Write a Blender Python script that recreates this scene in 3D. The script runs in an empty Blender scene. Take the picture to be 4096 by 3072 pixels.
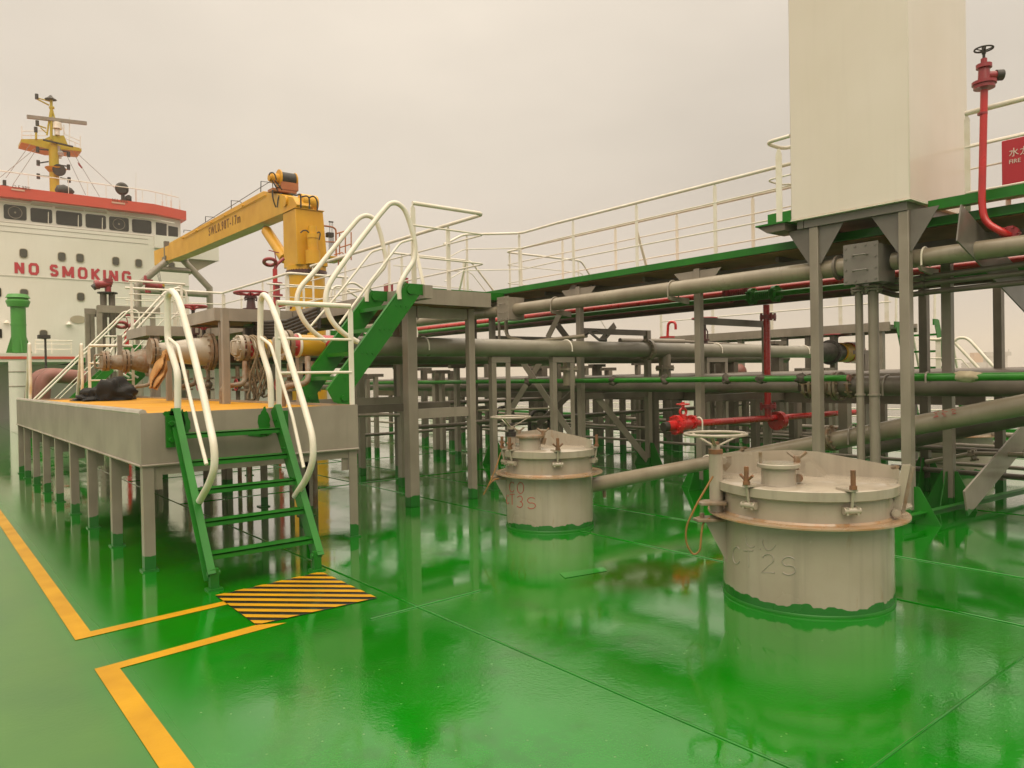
import bpy, bmesh, math, random
from mathutils import Vector, Matrix
random.seed(7)
R_ = math.radians
V = Vector
sc = bpy.context.scene
col = sc.collection
# ---------------------------------------------------------------- camera
EYE = V((0, 0, 1.70)); FPX = 2969.2
yaw, pit, rol = R_(50.947), R_(-0.564), R_(-1.038)
CD = V((math.cos(yaw)*math.cos(pit), math.sin(yaw)*math.cos(pit), math.sin(pit)))
_r = V((math.sin(yaw), -math.cos(yaw), 0)); _u = _r.cross(CD)
CR = _r*math.cos(rol)+_u*math.sin(rol); CU = -_r*math.sin(rol)+_u*math.cos(rol)
cam = bpy.data.objects.new('camera', bpy.data.cameras.new('camera')); col.objects.link(cam)
cam.matrix_world = Matrix(((CR.x, CU.x, -CD.x, EYE.x), (CR.y, CU.y, -CD.y, EYE.y), (CR.z, CU.z, -CD.z, EYE.z), (0, 0, 0, 1)))
cam.data.sensor_width = 36; cam.data.lens = FPX/4096*36
cam.data.clip_start = .05; cam.data.clip_end = 9000
sc.camera = cam
# ---------------------------------------------------------------- sky, sun, exposure
SUN_EL, SUN_AZ = R_(50), R_(226)
w = bpy.data.worlds.new('World'); sc.world = w; w.use_nodes = True
nt = w.node_tree; nt.nodes.clear()
def N(t, ty, **k):
    n = t.nodes.new(ty)
    for a, b in k.items(): setattr(n, a, b)
    return n
out = N(nt, 'ShaderNodeOutputWorld'); bg = N(nt, 'ShaderNodeBackground'); sky = N(nt, 'ShaderNodeTexSky', sky_type='NISHITA')
sky.sun_disc = False; sky.sun_elevation = SUN_EL; sky.sun_rotation = R_(90)-SUN_AZ
tc = N(nt, 'ShaderNodeTexCoord'); sep = N(nt, 'ShaderNodeSeparateXYZ'); ramp = N(nt, 'ShaderNodeValToRGB')
nt.links.new(tc.outputs['Generated'], sep.inputs[0]); nt.links.new(sep.outputs['Z'], ramp.inputs['Fac'])
e = ramp.color_ramp.elements            # overcast: paler and darker low down, brighter overhead
e[0].position = 0.0; e[0].color = (.645, .555, .462, 1); e[1].position = 1.0; e[1].color = (3.3, 2.85, 2.3, 1)
for p, c in ((.10, (.675, .575, .478, 1)), (.28, (.755, .665, .548, 1)), (.46, (.86, .76, .63, 1)), (.60, (1.55, 1.34, 1.06, 1))):
    q = e.new(p); q.color = c
noi = N(nt, 'ShaderNodeTexNoise'); noi.inputs['Scale'].default_value = 1.6; noi.inputs['Detail'].default_value = 4
mp = N(nt, 'ShaderNodeMapping'); mp.inputs['Scale'].default_value = (1, 1, 2.4)
nt.links.new(tc.outputs['Generated'], mp.inputs[0]); nt.links.new(mp.outputs[0], noi.inputs[0])
nr = N(nt, 'ShaderNodeMapRange'); nr.inputs[1].default_value = .3; nr.inputs[2].default_value = .7; nr.inputs[3].default_value = .86; nr.inputs[4].default_value = 1.10
nt.links.new(noi.outputs[0], nr.inputs[0])
cl = N(nt, 'ShaderNodeVectorMath', operation='SCALE'); nt.links.new(ramp.outputs[0], cl.inputs[0]); nt.links.new(nr.outputs[0], cl.inputs['Scale'])
bg2 = N(nt, 'ShaderNodeBackground'); nt.links.new(cl.outputs[0], bg2.inputs[0]); bg2.inputs[1].default_value = .94
bg.inputs[1].default_value = .008
nt.links.new(sky.outputs[0], bg.inputs[0])
add = N(nt, 'ShaderNodeAddShader'); nt.links.new(bg.outputs[0], add.inputs[0]); nt.links.new(bg2.outputs[0], add.inputs[1]); nt.links.new(add.outputs[0], out.inputs[0])
sun = bpy.data.objects.new('sun', bpy.data.lights.new('sun', 'SUN')); col.objects.link(sun)
sun.data.energy = 1.35; sun.data.angle = R_(50); sun.data.color = (1, .90, .72)
sdir = V((math.cos(SUN_AZ)*math.cos(SUN_EL), math.sin(SUN_AZ)*math.cos(SUN_EL), math.sin(SUN_EL)))
sun.rotation_euler = (-sdir).to_track_quat('-Z', 'Y').to_euler()
sc.view_settings.view_transform = 'Standard'; sc.view_settings.look = 'None'
sc.view_settings.exposure = 0; sc.view_settings.gamma = 1
sc.render.engine = 'CYCLES'

# ---------------------------------------------------------------- measuring: a sight line met with a plane of the ship
def ray(u, v): return CD+((u-2048)*CR-(v-1536)*CU)/FPX
def at(u, v, x=None, y=None, z=None):
    r = ray(u, v)
    if x is not None: k = x/r.x
    elif y is not None: k = y/r.y
    else: k = (z-EYE.z)/r.z
    return EYE+r*k
# ---------------------------------------------------------------- materials
MATS = {}
def lk(t, a, b): t.links.new(a, b)
def paint(name, c, c2=None, rough=.35, sc_=2.2, spec=.5, coat=0, bump=.04, foot=None, rust=0, streak=0, rustc=(.20, .075, .02), dirt=.35, band=None, bump_s=60):
    m = bpy.data.materials.new(name); m.use_nodes = True; t = m.node_tree; b = t.nodes['Principled BSDF']
    geo = N(t, 'ShaderNodeNewGeometry')
    n1 = N(t, 'ShaderNodeTexNoise'); n1.inputs['Scale'].default_value = sc_; n1.inputs['Detail'].default_value = 5; lk(t, geo.outputs['Position'], n1.inputs[0])
    r1 = N(t, 'ShaderNodeMapRange'); r1.inputs[1].default_value = .35; r1.inputs[2].default_value = .68; lk(t, n1.outputs[0], r1.inputs[0])
    c2 = c2 or tuple(x*(1-dirt) for x in c)
    mx = N(t, 'ShaderNodeMix', data_type='RGBA'); mx.inputs['A'].default_value = (*c, 1); mx.inputs['B'].default_value = (*c2, 1); lk(t, r1.outputs[0], mx.inputs['Factor'])
    cur = mx.outputs['Result']
    if streak:
        mp_ = N(t, 'ShaderNodeMapping'); mp_.inputs['Scale'].default_value = (14, 14, .7); lk(t, geo.outputs['Position'], mp_.inputs[0])
        n2 = N(t, 'ShaderNodeTexNoise'); n2.inputs['Scale'].default_value = 1; n2.inputs['Detail'].default_value = 4; lk(t, mp_.outputs[0], n2.inputs[0])
        r2 = N(t, 'ShaderNodeMapRange'); r2.inputs[1].default_value = .52; r2.inputs[2].default_value = .75; r2.inputs[4].default_value = streak; lk(t, n2.outputs[0], r2.inputs[0])
        m2 = N(t, 'ShaderNodeMix', data_type='RGBA'); m2.inputs['B'].default_value = (*[x*.55 for x in c], 1); lk(t, cur, m2.inputs['A']); lk(t, r2.outputs[0], m2.inputs['Factor']); cur = m2.outputs['Result']
    if rust:
        n3 = N(t, 'ShaderNodeTexNoise'); n3.inputs['Scale'].default_value = 5; n3.inputs['Detail'].default_value = 8; n3.inputs['Roughness'].default_value = .7
        mp3 = N(t, 'ShaderNodeMapping'); mp3.inputs['Scale'].default_value = (1.3, 1.3, .45); lk(t, geo.outputs['Position'], mp3.inputs[0]); lk(t, mp3.outputs[0], n3.inputs[0])
        r3 = N(t, 'ShaderNodeMapRange'); r3.inputs[1].default_value = 1-rust; r3.inputs[2].default_value = 1-rust+.16; r3.inputs[4].default_value = .8; lk(t, n3.outputs[0], r3.inputs[0])
        m3 = N(t, 'ShaderNodeMix', data_type='RGBA'); m3.inputs['B'].default_value = (*rustc, 1); lk(t, cur, m3.inputs['A']); lk(t, r3.outputs[0], m3.inputs['Factor']); cur = m3.outputs['Result']
    if foot:
        sp = N(t, 'ShaderNodeSeparateXYZ'); lk(t, geo.outputs['Position'], sp.inputs[0])
        n4 = N(t, 'ShaderNodeTexNoise'); n4.inputs['Scale'].default_value = foot[1]; lk(t, geo.outputs['Position'], n4.inputs[0])
        ma = N(t, 'ShaderNodeMath', operation='MULTIPLY_ADD'); ma.inputs[1].default_value = foot[2]; lk(t, n4.outputs[0], ma.inputs[0]); lk(t, sp.outputs['Z'], ma.inputs[2])
        cm = N(t, 'ShaderNodeMath', operation='LESS_THAN'); cm.inputs[1].default_value = foot[0]+foot[2]*.5; lk(t, ma.outputs[0], cm.inputs[0])
        m4 = N(t, 'ShaderNodeMix', data_type='RGBA'); m4.inputs['B'].default_value = (.012, .135, .014, 1); lk(t, cur, m4.inputs['A']); lk(t, cm.outputs[0], m4.inputs['Factor']); cur = m4.outputs['Result']
    if band:      # painted bands along x: list of (x_from, x_to, colour)
        sp = N(t, 'ShaderNodeSeparateXYZ'); lk(t, geo.outputs['Position'], sp.inputs[0])
        for x0, x1, bc in band:
            g = N(t, 'ShaderNodeMath', operation='GREATER_THAN'); g.inputs[1].default_value = x0; lk(t, sp.outputs['X'], g.inputs[0])
            l = N(t, 'ShaderNodeMath', operation='LESS_THAN'); l.inputs[1].default_value = x1; lk(t, sp.outputs['X'], l.inputs[0])
            mu = N(t, 'ShaderNodeMath', operation='MULTIPLY'); lk(t, g.outputs[0], mu.inputs[0]); lk(t, l.outputs[0], mu.inputs[1])
            m5 = N(t, 'ShaderNodeMix', data_type='RGBA'); m5.inputs['B'].default_value = (*bc, 1); lk(t, cur, m5.inputs['A']); lk(t, mu.outputs[0], m5.inputs['Factor']); cur = m5.outputs['Result']
    lk(t, cur, b.inputs['Base Color'])
    rr = N(t, 'ShaderNodeMapRange'); rr.inputs[3].default_value = max(.05, rough-.1); rr.inputs[4].default_value = min(1, rough+.14); lk(t, n1.outputs[0], rr.inputs[0]); lk(t, rr.outputs[0], b.inputs['Roughness'])
    b.inputs['Specular IOR Level'].default_value = spec
    if coat: b.inputs['Coat Weight'].default_value = coat; b.inputs['Coat Roughness'].default_value = .06
    if bump:
        nb = N(t, 'ShaderNodeTexNoise'); nb.inputs['Scale'].default_value = bump_s; nb.inputs['Detail'].default_value = 3; lk(t, geo.outputs['Position'], nb.inputs[0])
        bp = N(t, 'ShaderNodeBump'); bp.inputs['Strength'].default_value = bump*3; bp.inputs['Distance'].default_value = .004; lk(t, nb.outputs[0], bp.inputs['Height']); lk(t, bp.outputs[0], b.inputs['Normal'])
    MATS[name] = m; return m
GR = (.012, .135, .014)
M_grey = paint('grey_paint', (.300, .258, .208), (.235, .200, .158), rough=.36, streak=.3, coat=.12)
M_post = paint('grey_post_paint', (.280, .240, .192), (.215, .182, .142), rough=.34, foot=(.14, 9, .10), streak=.25, coat=.2)
M_dgrey = paint('dark_grey_paint', (.155, .130, .102), (.095, .078, .060), rough=.4, foot=(.16, 7, .12), streak=.3)
M_frame = paint('blue_grey_paint', (.165, .150, .130), (.120, .105, .088), rough=.35, coat=.2)
M_pipe = paint('pipe_grey_paint', (.290, .248, .180), (.215, .175, .120), rough=.3, streak=.25, coat=.3, rust=.30, rustc=(.16, .10, .04))
M_hatch = paint('hatch_grey_paint', (.375, .325, .255), (.320, .272, .205), rough=.22, coat=.5, foot=(.07, 9, .12), rust=.38, streak=.4, rustc=(.25, .13, .045))
M_ring = paint('ring_grey_paint', (.36, .29, .20), (.34, .19, .085), rough=.25, coat=.5, rust=.5, rustc=(.34, .15, .04), sc_=2.2)
M_rustp = paint('rusty_grey_paint', (.24, .20, .15), (.17, .105, .05), rough=.5, rust=.5, rustc=(.20, .085, .03), sc_=14)
M_rust = paint('rusted_metal', (.22, .095, .040), (.12, .065, .035), rough=.7, sc_=20)
M_white = paint('white_paint', (.76, .715, .63), (.68, .62, .50), rough=.34, sc_=5, coat=.1, streak=.1)
M_cream = paint('column_white_paint', (.70, .635, .565), (.655, .59, .51), rough=.3, sc_=.8, coat=.3, bump=.03, bump_s=2.2, streak=.05)
M_house = paint('house_white_paint', (.66, .635, .575), (.61, .58, .51), rough=.42, sc_=.35, streak=.10)
M_green = paint('green_paint', (.012, .165, .008), (.008, .125, .008), rough=.38, coat=.08, spec=.35, sc_=3)
M_greenr = paint('green_pipe_paint', (.018, .19, .006), (.012, .13, .006), rough=.3, coat=.2, sc_=6)
M_vent = paint('light_green_paint', (.055, .27, .035), (.045, .22, .03), rough=.4)
M_red = paint('red_paint', (.52, .018, .018), (.42, .016, .016), rough=.27, coat=.4, sc_=5)
M_redd = paint('dull_red_paint', (.30, .022, .030), (.22, .02, .025), rough=.35, coat=.2, sc_=5)
M_maroon = paint('maroon_paint', (.085, .022, .022), (.05, .018, .016), rough=.35, coat=.3, sc_=4, rust=.35)
M_band = paint('band_red_paint', (.60, .075, .045), (.55, .068, .042), rough=.4, sc_=.4, dirt=.1)
M_sign = paint('sign_red_paint', (.42, .02, .035), (.38, .02, .035), rough=.4, sc_=1)
M_yel = paint('crane_yellow_paint', (.66, .345, .010), (.57, .27, .008), rough=.4, sc_=1.2, streak=.15)
M_yeld = paint('mast_yellow_paint', (.46, .35, .008), (.38, .28, .008), rough=.45, sc_=1)
M_tray = paint('tray_yellow_paint', (.60, .29, .001), (.50, .22, .003), rough=.5, sc_=1.6, coat=.05, spec=.3)
M_mark = paint('marking_yellow_paint', (.50, .262, .0), (.40, .20, .002), rough=.42, spec=.28, coat=.0, sc_=3, bump=.08, rust=.37, rustc=(.22, .12, .01))
M_black = paint('black_paint', (.010, .009, .008), (.018, .016, .013), rough=.3, coat=.4, sc_=8)
M_dark = paint('dark_metal', (.035, .030, .025), (.022, .018, .014), rough=.5, sc_=12)
M_under = paint('brown_underside', (.36, .17, .07), (.22, .10, .045), rough=.6, sc_=1.5)
M_orange = paint('orange_primer', (.42, .15, .05), (.34, .11, .04), rough=.5)
M_brown = paint('brown_red_paint', (.23, .085, .065), (.17, .07, .05), rough=.5, sc_=4)
M_cloth = paint('tan_cloth', (.44, .25, .10), (.36, .19, .075), rough=.9, spec=.1, sc_=9, bump=.15, bump_s=300)
M_rag = paint('grey_rag', (.13, .11, .09), (.07, .06, .05), rough=.9, spec=.1, sc_=20)
M_wrap = paint('beige_wrap', (.42, .36, .25), (.33, .27, .18), rough=.8, spec=.2, sc_=14)
M_rope = paint('rope_fibre', (.27, .21, .14), (.19, .145, .095), rough=.95, spec=.05, sc_=40, bump=.3, bump_s=180)
M_net = paint('black_tarpaulin', (.006, .006, .006), (.012, .012, .012), rough=.6, spec=.25, sc_=30, bump=.5, bump_s=60)
M_lead = paint('orange_cable', (.30, .13, .03), (.18, .10, .03), rough=.5, sc_=10)
M_letter = paint('white_lettering', (.7, .62, .55), rough=.5)
M_redl = paint('red_lettering', (.45, .03, .02), rough=.5, dirt=.1)
M_brnl = paint('brown_lettering', (.16, .055, .02), rough=.6, dirt=.2)
M_oval = paint('oval_plate_paint', (.36, .31, .22), (.33, .28, .2), rough=.5)
M_far = paint('far_ship_paint', (.45, .43, .40), rough=.8, sc_=.05)
M_farh = paint('far_hull_paint', (.10, .10, .10), rough=.8, sc_=.05)
def simple(name, c, rough=.3, metal=0, **k):
    m = paint(name, c, rough=rough, **k); m.node_tree.nodes['Principled BSDF'].inputs['Metallic'].default_value = metal; return m
M_glass = simple('window_glass', (.028, .027, .024), rough=.12, bump=0, sc_=.6)
M_port = simple('porthole_glass', (.075, .070, .055), rough=.2, bump=0, sc_=.6)
M_lamp = simple('lamp_glass', (.55, .53, .48), rough=.2)
# wet painted deck
m = bpy.data.materials.new('wet_green_deck'); m.use_nodes = True; t = m.node_tree; b = t.nodes['Principled BSDF']; M_deck = m
geo = N(t, 'ShaderNodeNewGeometry')
def noise(scale, det=4, vec=None, rough=.5):
    n = N(t, 'ShaderNodeTexNoise'); n.inputs['Scale'].default_value = scale; n.inputs['Detail'].default_value = det; n.inputs['Roughness'].default_value = rough
    lk(t, vec or geo.outputs['Position'], n.inputs[0]); return n.outputs[0]
def mr(i, a, b_, c=0, d=1):
    n = N(t, 'ShaderNodeMapRange'); lk(t, i, n.inputs[0])
    for k, v_ in zip((1, 2, 3, 4), (a, b_, c, d)): n.inputs[k].default_value = v_
    return n.outputs[0]
def mixc(f, a, b_):
    n = N(t, 'ShaderNodeMix', data_type='RGBA'); lk(t, f, n.inputs['Factor'])
    for k, v_ in (('A', a), ('B', b_)):
        if isinstance(v_, tuple): n.inputs[k].default_value = (*v_, 1)
        else: lk(t, v_, n.inputs[k])
    return n.outputs['Result']
def math_(op, a, b_=None, c=None):
    n = N(t, 'ShaderNodeMath', operation=op)
    for i, v_ in enumerate((a, b_, c)):
        if v_ is None: continue
        if isinstance(v_, (int, float)): n.inputs[i].default_value = v_
        else: lk(t, v_, n.inputs[i])
    return n.outputs[0]
cdk = mixc(mr(noise(.55), .35, .65), (.001, .180, .001), (.002, .125, .001))
cdk = mixc(mr(noise(9, 6), .55, .8, 0, .5), cdk, (.006, .16, .006))
vor = N(t, 'ShaderNodeTexVoronoi'); vor.inputs['Scale'].default_value = 13; lk(t, geo.outputs['Position'], vor.inputs[0])     # scattered paint chips and scale
chip = math_('MULTIPLY', math_('LESS_THAN', vor.outputs['Distance'], .075), mr(noise(.8, 2), .44, .52))
cdk = mixc(mr(noise(140, 2), .52, .72, 0, .45), cdk, (.012, .21, .012))
cdk = mixc(chip, cdk, (.10, .20, .06))
cdk = mixc(math_('MULTIPLY', mr(noise(1.6, 7, rough=.65), .54, .70), .55), cdk, (.010, .075, .006))
cdk = mixc(math_('MULTIPLY', mr(noise(3.3, 8, rough=.75), .66, .74), .5), cdk, (.05, .06, .015))
spp = N(t, 'ShaderNodeSeparateXYZ'); lk(t, geo.outputs['Position'], spp.inputs[0])
def spot(x, y, rx, ry):
    dx = math_('DIVIDE', math_('SUBTRACT', spp.outputs['X'], x), rx); dy = math_('DIVIDE', math_('SUBTRACT', spp.outputs['Y'], y), ry)
    d = math_('SQRT', math_('ADD', math_('MULTIPLY', dx, dx), math_('MULTIPLY', dy, dy)))
    return mr(math_('ADD', d, math_('MULTIPLY', noise(4, 5), .9)), .9, 1.5, 1, 0)
st = at(2560, 2300, z=0); cdk = mixc(math_('MULTIPLY', spot(st.x, st.y, .7, .55), .62), cdk, (.045, .05, .004))       # brown rust stain beside the big hatch
st2 = at(1290, 2240, z=0); cdk = mixc(math_('MULTIPLY', spot(st2.x, st2.y, .22, .12), .6), cdk, (.06, .05, .01))
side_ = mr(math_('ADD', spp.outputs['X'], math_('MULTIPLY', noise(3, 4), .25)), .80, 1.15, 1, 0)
cdk = mixc(math_('MULTIPLY', side_, .85), cdk, mixc(mr(noise(1.2, 6), .35, .65), (.045, .150, .006), (.026, .115, .004)))     # sky glare on the walkway side, painted into the colour as paler green
lk(t, cdk, b.inputs['Base Color'])
pud = mr(noise(.42, 3), .40, .56)                         # where water lies deep enough to mirror
left = mr(spp.outputs['X'], .75, 1.5, 1, 0)               # the trodden walkway side is less flooded
rough_ = math_('ADD', mr(pud, 0, 1, .02, .008), math_('MULTIPLY', left, .38))
lk(t, rough_, b.inputs['Roughness']); b.inputs['IOR'].default_value = 1.5; b.inputs['Specular IOR Level'].default_value = .34
b.inputs['Coat Weight'].default_value = .8; b.inputs['Coat IOR'].default_value = 1.40
lk(t, math_('ADD', mr(pud, 0, 1, .008, .003), math_('MULTIPLY', left, .34)), b.inputs['Coat Roughness'])
rip = math_('ADD', math_('MULTIPLY', noise(16, 4), mr(pud, 0, 1, .26, .07)), math_('MULTIPLY', noise(42, 4, rough=.6), mr(pud, 0, 1, .60, .22)))
rip = math_('MULTIPLY', rip, mr(noise(1.3, 4), .44, .60, .26, 1))
bp = N(t, 'ShaderNodeBump'); bp.inputs['Strength'].default_value = .30; bp.inputs['Distance'].default_value = .007
lk(t, rip, bp.inputs['Height']); lk(t, bp.outputs[0], b.inputs['Normal']); lk(t, bp.outputs[0], b.inputs['Coat Normal'])
# sea
m = bpy.data.materials.new('grey_sea'); m.use_nodes = True; t = m.node_tree; b = t.nodes['Principled BSDF']; M_sea = m
geo = N(t, 'ShaderNodeNewGeometry'); b.inputs['Base Color'].default_value = (.13, .125, .10, 1); b.inputs['Roughness'].default_value = .22
bp = N(t, 'ShaderNodeBump'); bp.inputs['Strength'].default_value = .9; bp.inputs['Distance'].default_value = .5
lk(t, math_('ADD', noise(.6, 5), math_('MULTIPLY', noise(.08, 3), 2.)), bp.inputs['Height']); lk(t, bp.outputs[0], b.inputs['Normal'])

# ---------------------------------------------------------------- mesh helpers
WL = {}
class MB:
    def __init__(s): s.v = []; s.f = []
    def add(s, vs, fs):
        o = len(s.v); s.v += [V(p) for p in vs]; s.f += [tuple(i+o for i in f) for f in fs]; return s
    def box(s, x0, x1, y0, y1, z0, z1):
        return s.add([(x0, y0, z0), (x1, y0, z0), (x1, y1, z0), (x0, y1, z0), (x0, y0, z1), (x1, y0, z1), (x1, y1, z1), (x0, y1, z1)],
                     [(0, 3, 2, 1), (4, 5, 6, 7), (0, 1, 5, 4), (1, 2, 6, 5), (2, 3, 7, 6), (3, 0, 4, 7)])
    def beam(s, a, b, w, h, up=V((0, 0, 1))):
        a, b = V(a), V(b); d = (b-a).normalized(); up = V(up)
        if abs(d.dot(up)) > .97: up = V((1, 0, 0))
        sd = d.cross(up).normalized()*w/2; uu = sd.cross(d).normalized()*h/2
        p = []
        for c in (a, b): p += [c-sd-uu, c+sd-uu, c+sd+uu, c-sd+uu]
        return s.add(p, [(0, 1, 2, 3), (7, 6, 5, 4), (0, 4, 5, 1), (1, 5, 6, 2), (2, 6, 7, 3), (3, 7, 4, 0)])
    def prism(s, pts, ext):
        pts = [V(p) for p in pts]; n = len(pts); ext = V(ext)
        return s.add(pts+[p+ext for p in pts], [tuple(range(n))[::-1], tuple(range(n, 2*n))]+[(i, (i+1) % n, (i+1) % n+n, i+n) for i in range(n)])
    def tube(s, pts, r, seg=10, closed=False, cap=True, r1=None):
        pts = [V(p) for p in pts]; n = len(pts); vs = []; fs = []; prev = None
        for i, p in enumerate(pts):
            if closed: d = pts[(i+1) % n]-pts[i-1]
            elif i == 0: d = pts[1]-p
            elif i == n-1: d = p-pts[i-1]
            else:
                d = (pts[i+1]-p).normalized()+(p-pts[i-1]).normalized()
            d = d.normalized()
            if prev is None:
                a = d.orthogonal().normalized()
            else:
                a = prev-d*prev.dot(d); a = a.normalized() if a.length > 1e-5 else d.orthogonal().normalized()
            prev = a; bb = d.cross(a)
            k = 1
            if 0 < i < n-1 and not closed:
                c_ = max(.35, math.sqrt(max(.01, (1+(pts[i+1]-p).normalized().dot((p-pts[i-1]).normalized()))/2))); k = min(1.3, 1/c_)
            ra = r if r1 is None else r+(r1-r)*i/(n-1)
            for j in range(seg):
                an = 2*math.pi*j/seg; vs.append(p+(a*math.cos(an)+bb*math.sin(an))*ra*(k if k < 1.08 else 1.04))
        m = n if closed else n-1
        for i in range(m):
            i2 = (i+1) % n
            for j in range(seg): fs.append((i*seg+j, i*seg+(j+1) % seg, i2*seg+(j+1) % seg, i2*seg+j))
        if cap and not closed: fs += [tuple(range(seg))[::-1], tuple((n-1)*seg+j for j in range(seg))]
        return s.add(vs, fs)
    def lathe(s, o, ax, prof, seg=24, a0=0, a1=2*math.pi):
        o, ax = V(o), V(ax).normalized(); a = ax.orthogonal().normalized()
        if abs(ax.z) > .99: a = V((1, 0, 0))
        b_ = ax.cross(a); vs = []; fs = []; full = a1-a0 > 6.28
        for r, h in prof:
            for j in range(seg):
                an = a0+(a1-a0)*j/(seg if full else seg-1); vs.append(o+ax*h+(a*math.cos(an)+b_*math.sin(an))*r)
        for i in range(len(prof)-1):
            for j in range(seg if full else seg-1): fs.append((i*seg+j, i*seg+(j+1) % seg, (i+1)*seg+(j+1) % seg, (i+1)*seg+j))
        if full: fs += [tuple(range(seg))[::-1], tuple((len(prof)-1)*seg+j for j in range(seg))]
        return s.add(vs, fs)
    def cyl(s, a, b_, r, seg=20, r1=None):
        a, b_ = V(a), V(b_); return s.lathe(a, b_-a, [(r, 0), (r if r1 is None else r1, (b_-a).length)], seg)
    def ring(s, c, ax, R0, r, seg=28, ts=8):
        c, ax = V(c), V(ax).normalized(); a = ax.orthogonal().normalized(); b_ = ax.cross(a)
        return s.tube([c+(a*math.cos(2*math.pi*i/seg)+b_*math.sin(2*math.pi*i/seg))*R0 for i in range(seg)], r, ts, closed=True)
    def ball(s, c, r, seg=12):
        return s.lathe(V(c)-V((0, 0, r)), (0, 0, 1), [(r*math.sin(math.pi*max(.02, min(.98, i/8))), r-r*math.cos(math.pi*i/8)) for i in range(9)], seg)
    def build(s, name, m, parent=None, bevel=0):
        me = bpy.data.meshes.new(name); o0 = WL.get(parent.name, V((0, 0, 0))) if parent else V((0, 0, 0))
        me.from_pydata([p-o0 for p in s.v], [], s.f); me.validate()
        bm = bmesh.new(); bm.from_mesh(me); bmesh.ops.recalc_face_normals(bm, faces=bm.faces)
        bm.to_mesh(me); bm.free()
        me.shade_smooth(); me.set_sharp_from_angle(angle=R_(38))
        me.materials.append(m); o = bpy.data.objects.new(name, me); col.objects.link(o)
        if parent: o.parent = parent; WL[o.name] = o0
        if bevel:
            bv = o.modifiers.new('bevel', 'BEVEL'); bv.width = bevel; bv.segments = 2; bv.limit_method = 'ANGLE'
        return o
def tag(o, label, cat, group=None, kind=None):
    if label: o['label'] = label
    if cat: o['category'] = cat
    if group: o['group'] = group
    if kind: o['kind'] = kind
    return o
def thing(name, label, cat, loc, group=None):
    o = bpy.data.objects.new(name, None); col.objects.link(o); o.location = loc; o.empty_display_size = .1
    WL[o.name] = V(loc); return tag(o, label, cat, group)
def bend(pts, rad, n=6):
    pts = [V(p) for p in pts]; o = [pts[0]]
    for i in range(1, len(pts)-1):
        a, p, c = pts[i-1], pts[i], pts[i+1]; r = min(rad, (a-p).length*.49, (c-p).length*.49)
        q0 = p+(a-p).normalized()*r; q1 = p+(c-p).normalized()*r
        for k in range(n+1):
            t_ = k/n; o.append(q0*(1-t_)**2+p*2*t_*(1-t_)+q1*t_*t_)
    o.append(pts[-1]); return o
def text_obj(txt, size, m, parent, origin, xdir, udir, sx=1, ext=.004, name='lettering', bold=0, space=1):
    cu = bpy.data.curves.new(name, 'FONT'); cu.body = txt; cu.size = size; cu.extrude = ext; cu.offset = bold; cu.resolution_u = 3; cu.space_character = space
    tmp = bpy.data.objects.new(name, cu); col.objects.link(tmp)
    dg = bpy.context.evaluated_depsgraph_get(); me = bpy.data.meshes.new_from_object(tmp.evaluated_get(dg))
    bpy.data.objects.remove(tmp); bpy.data.curves.remove(cu)
    x, u_ = V(xdir).normalized(), V(udir).normalized(); n = x.cross(u_)
    o0 = WL.get(parent.name, V((0, 0, 0))) if parent else V((0, 0, 0))
    xs = [p.co.x for p in me.vertices]; x0 = min(xs)
    for p in me.vertices: p.co = V(origin)+x*(p.co.x-x0)*sx+u_*p.co.y+n*p.co.z-o0
    me.materials.clear(); me.materials.append(m); o = bpy.data.objects.new(name, me); col.objects.link(o)
    if parent: o.parent = parent
    return o, (max(xs)-x0)*sx
def railing(name, label, path, posts, h=1.1, mids=(.37, .74), r=.024, rm=.010, group=None, postw=.055, loops=True, base=0, stay=None, m=None):
    """path: list of deck-level points; posts: list of points"""
    m = m or M_white
    t_ = thing(name, label, 'railing', path[0], group)
    up = V((0, 0, 1))
    MB().tube(bend([V(p)+up*h for p in path], .12), r, 10).build('top_rail', m, t_)
    for q in mids: MB().tube(bend([V(p)+up*h*q for p in path], .10), rm, 8).build('mid_rail', m, t_)
    for i, p in enumerate(posts):
        p = V(p); d = V((0, 1, 0))
        # flat bar standing along the run, pinched at the top
        best = min(range(len(path)-1), key=lambda k: ((V(path[k])+V(path[k+1]))/2-p).length); d = (V(path[best+1])-V(path[best])).normalized()
        b_ = MB(); nn = d.cross(up)*.006; w2 = d*postw/2
        pr = [p-w2-nn, p+w2-nn, p+w2-nn+up*(h-.07), p+w2*.35-nn+up*(h-r), p-w2*.35-nn+up*(h-r), p-w2-nn+up*(h-.07)]
        b_.prism(pr, nn*2)
        if stay and i in stay: b_.beam(p+up*.02+d.cross(up)*stay[i], p+up*h*.6, .045, .012)
        b_.build('post', m, t_)
    return t_

# ================================================================ SETTING
def sheet(name, pts, z, m, kind='structure', label=None):
    b_ = MB().add([(x, y, z) for x, y in pts], [tuple(range(len(pts)))]); o = b_.build(name, m); o['kind'] = kind
    if label: o['label'] = label
    return o
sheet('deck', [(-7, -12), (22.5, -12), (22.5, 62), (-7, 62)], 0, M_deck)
sheet('sea', [(-4000, -3000), (6000, -3000), (6000, 6000), (-4000, 6000)], -5.5, M_sea)
b_ = MB()
b_.box(-7.05, 22.55, -12, 62, -5.4, -.03); o = b_.build('hull', M_green); o['kind'] = 'structure'
# weld seams of the deck plating
b_ = MB()
def seam(p, q): b_.tube([V((*p, .002)), V((*q, .002))], .0065, 6)
for x in (2.9, 5.65, 6.95, 9.9, 13, 16): seam((x, -3), (x, 40))
for y in (1.5, 11.0, 14.2): seam((2.9, y), (22, y))
seam((2.5, 4.72), (3.5, 4.76))
o = b_.build('deck_seams', M_deck); o['kind'] = 'structure'
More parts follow.
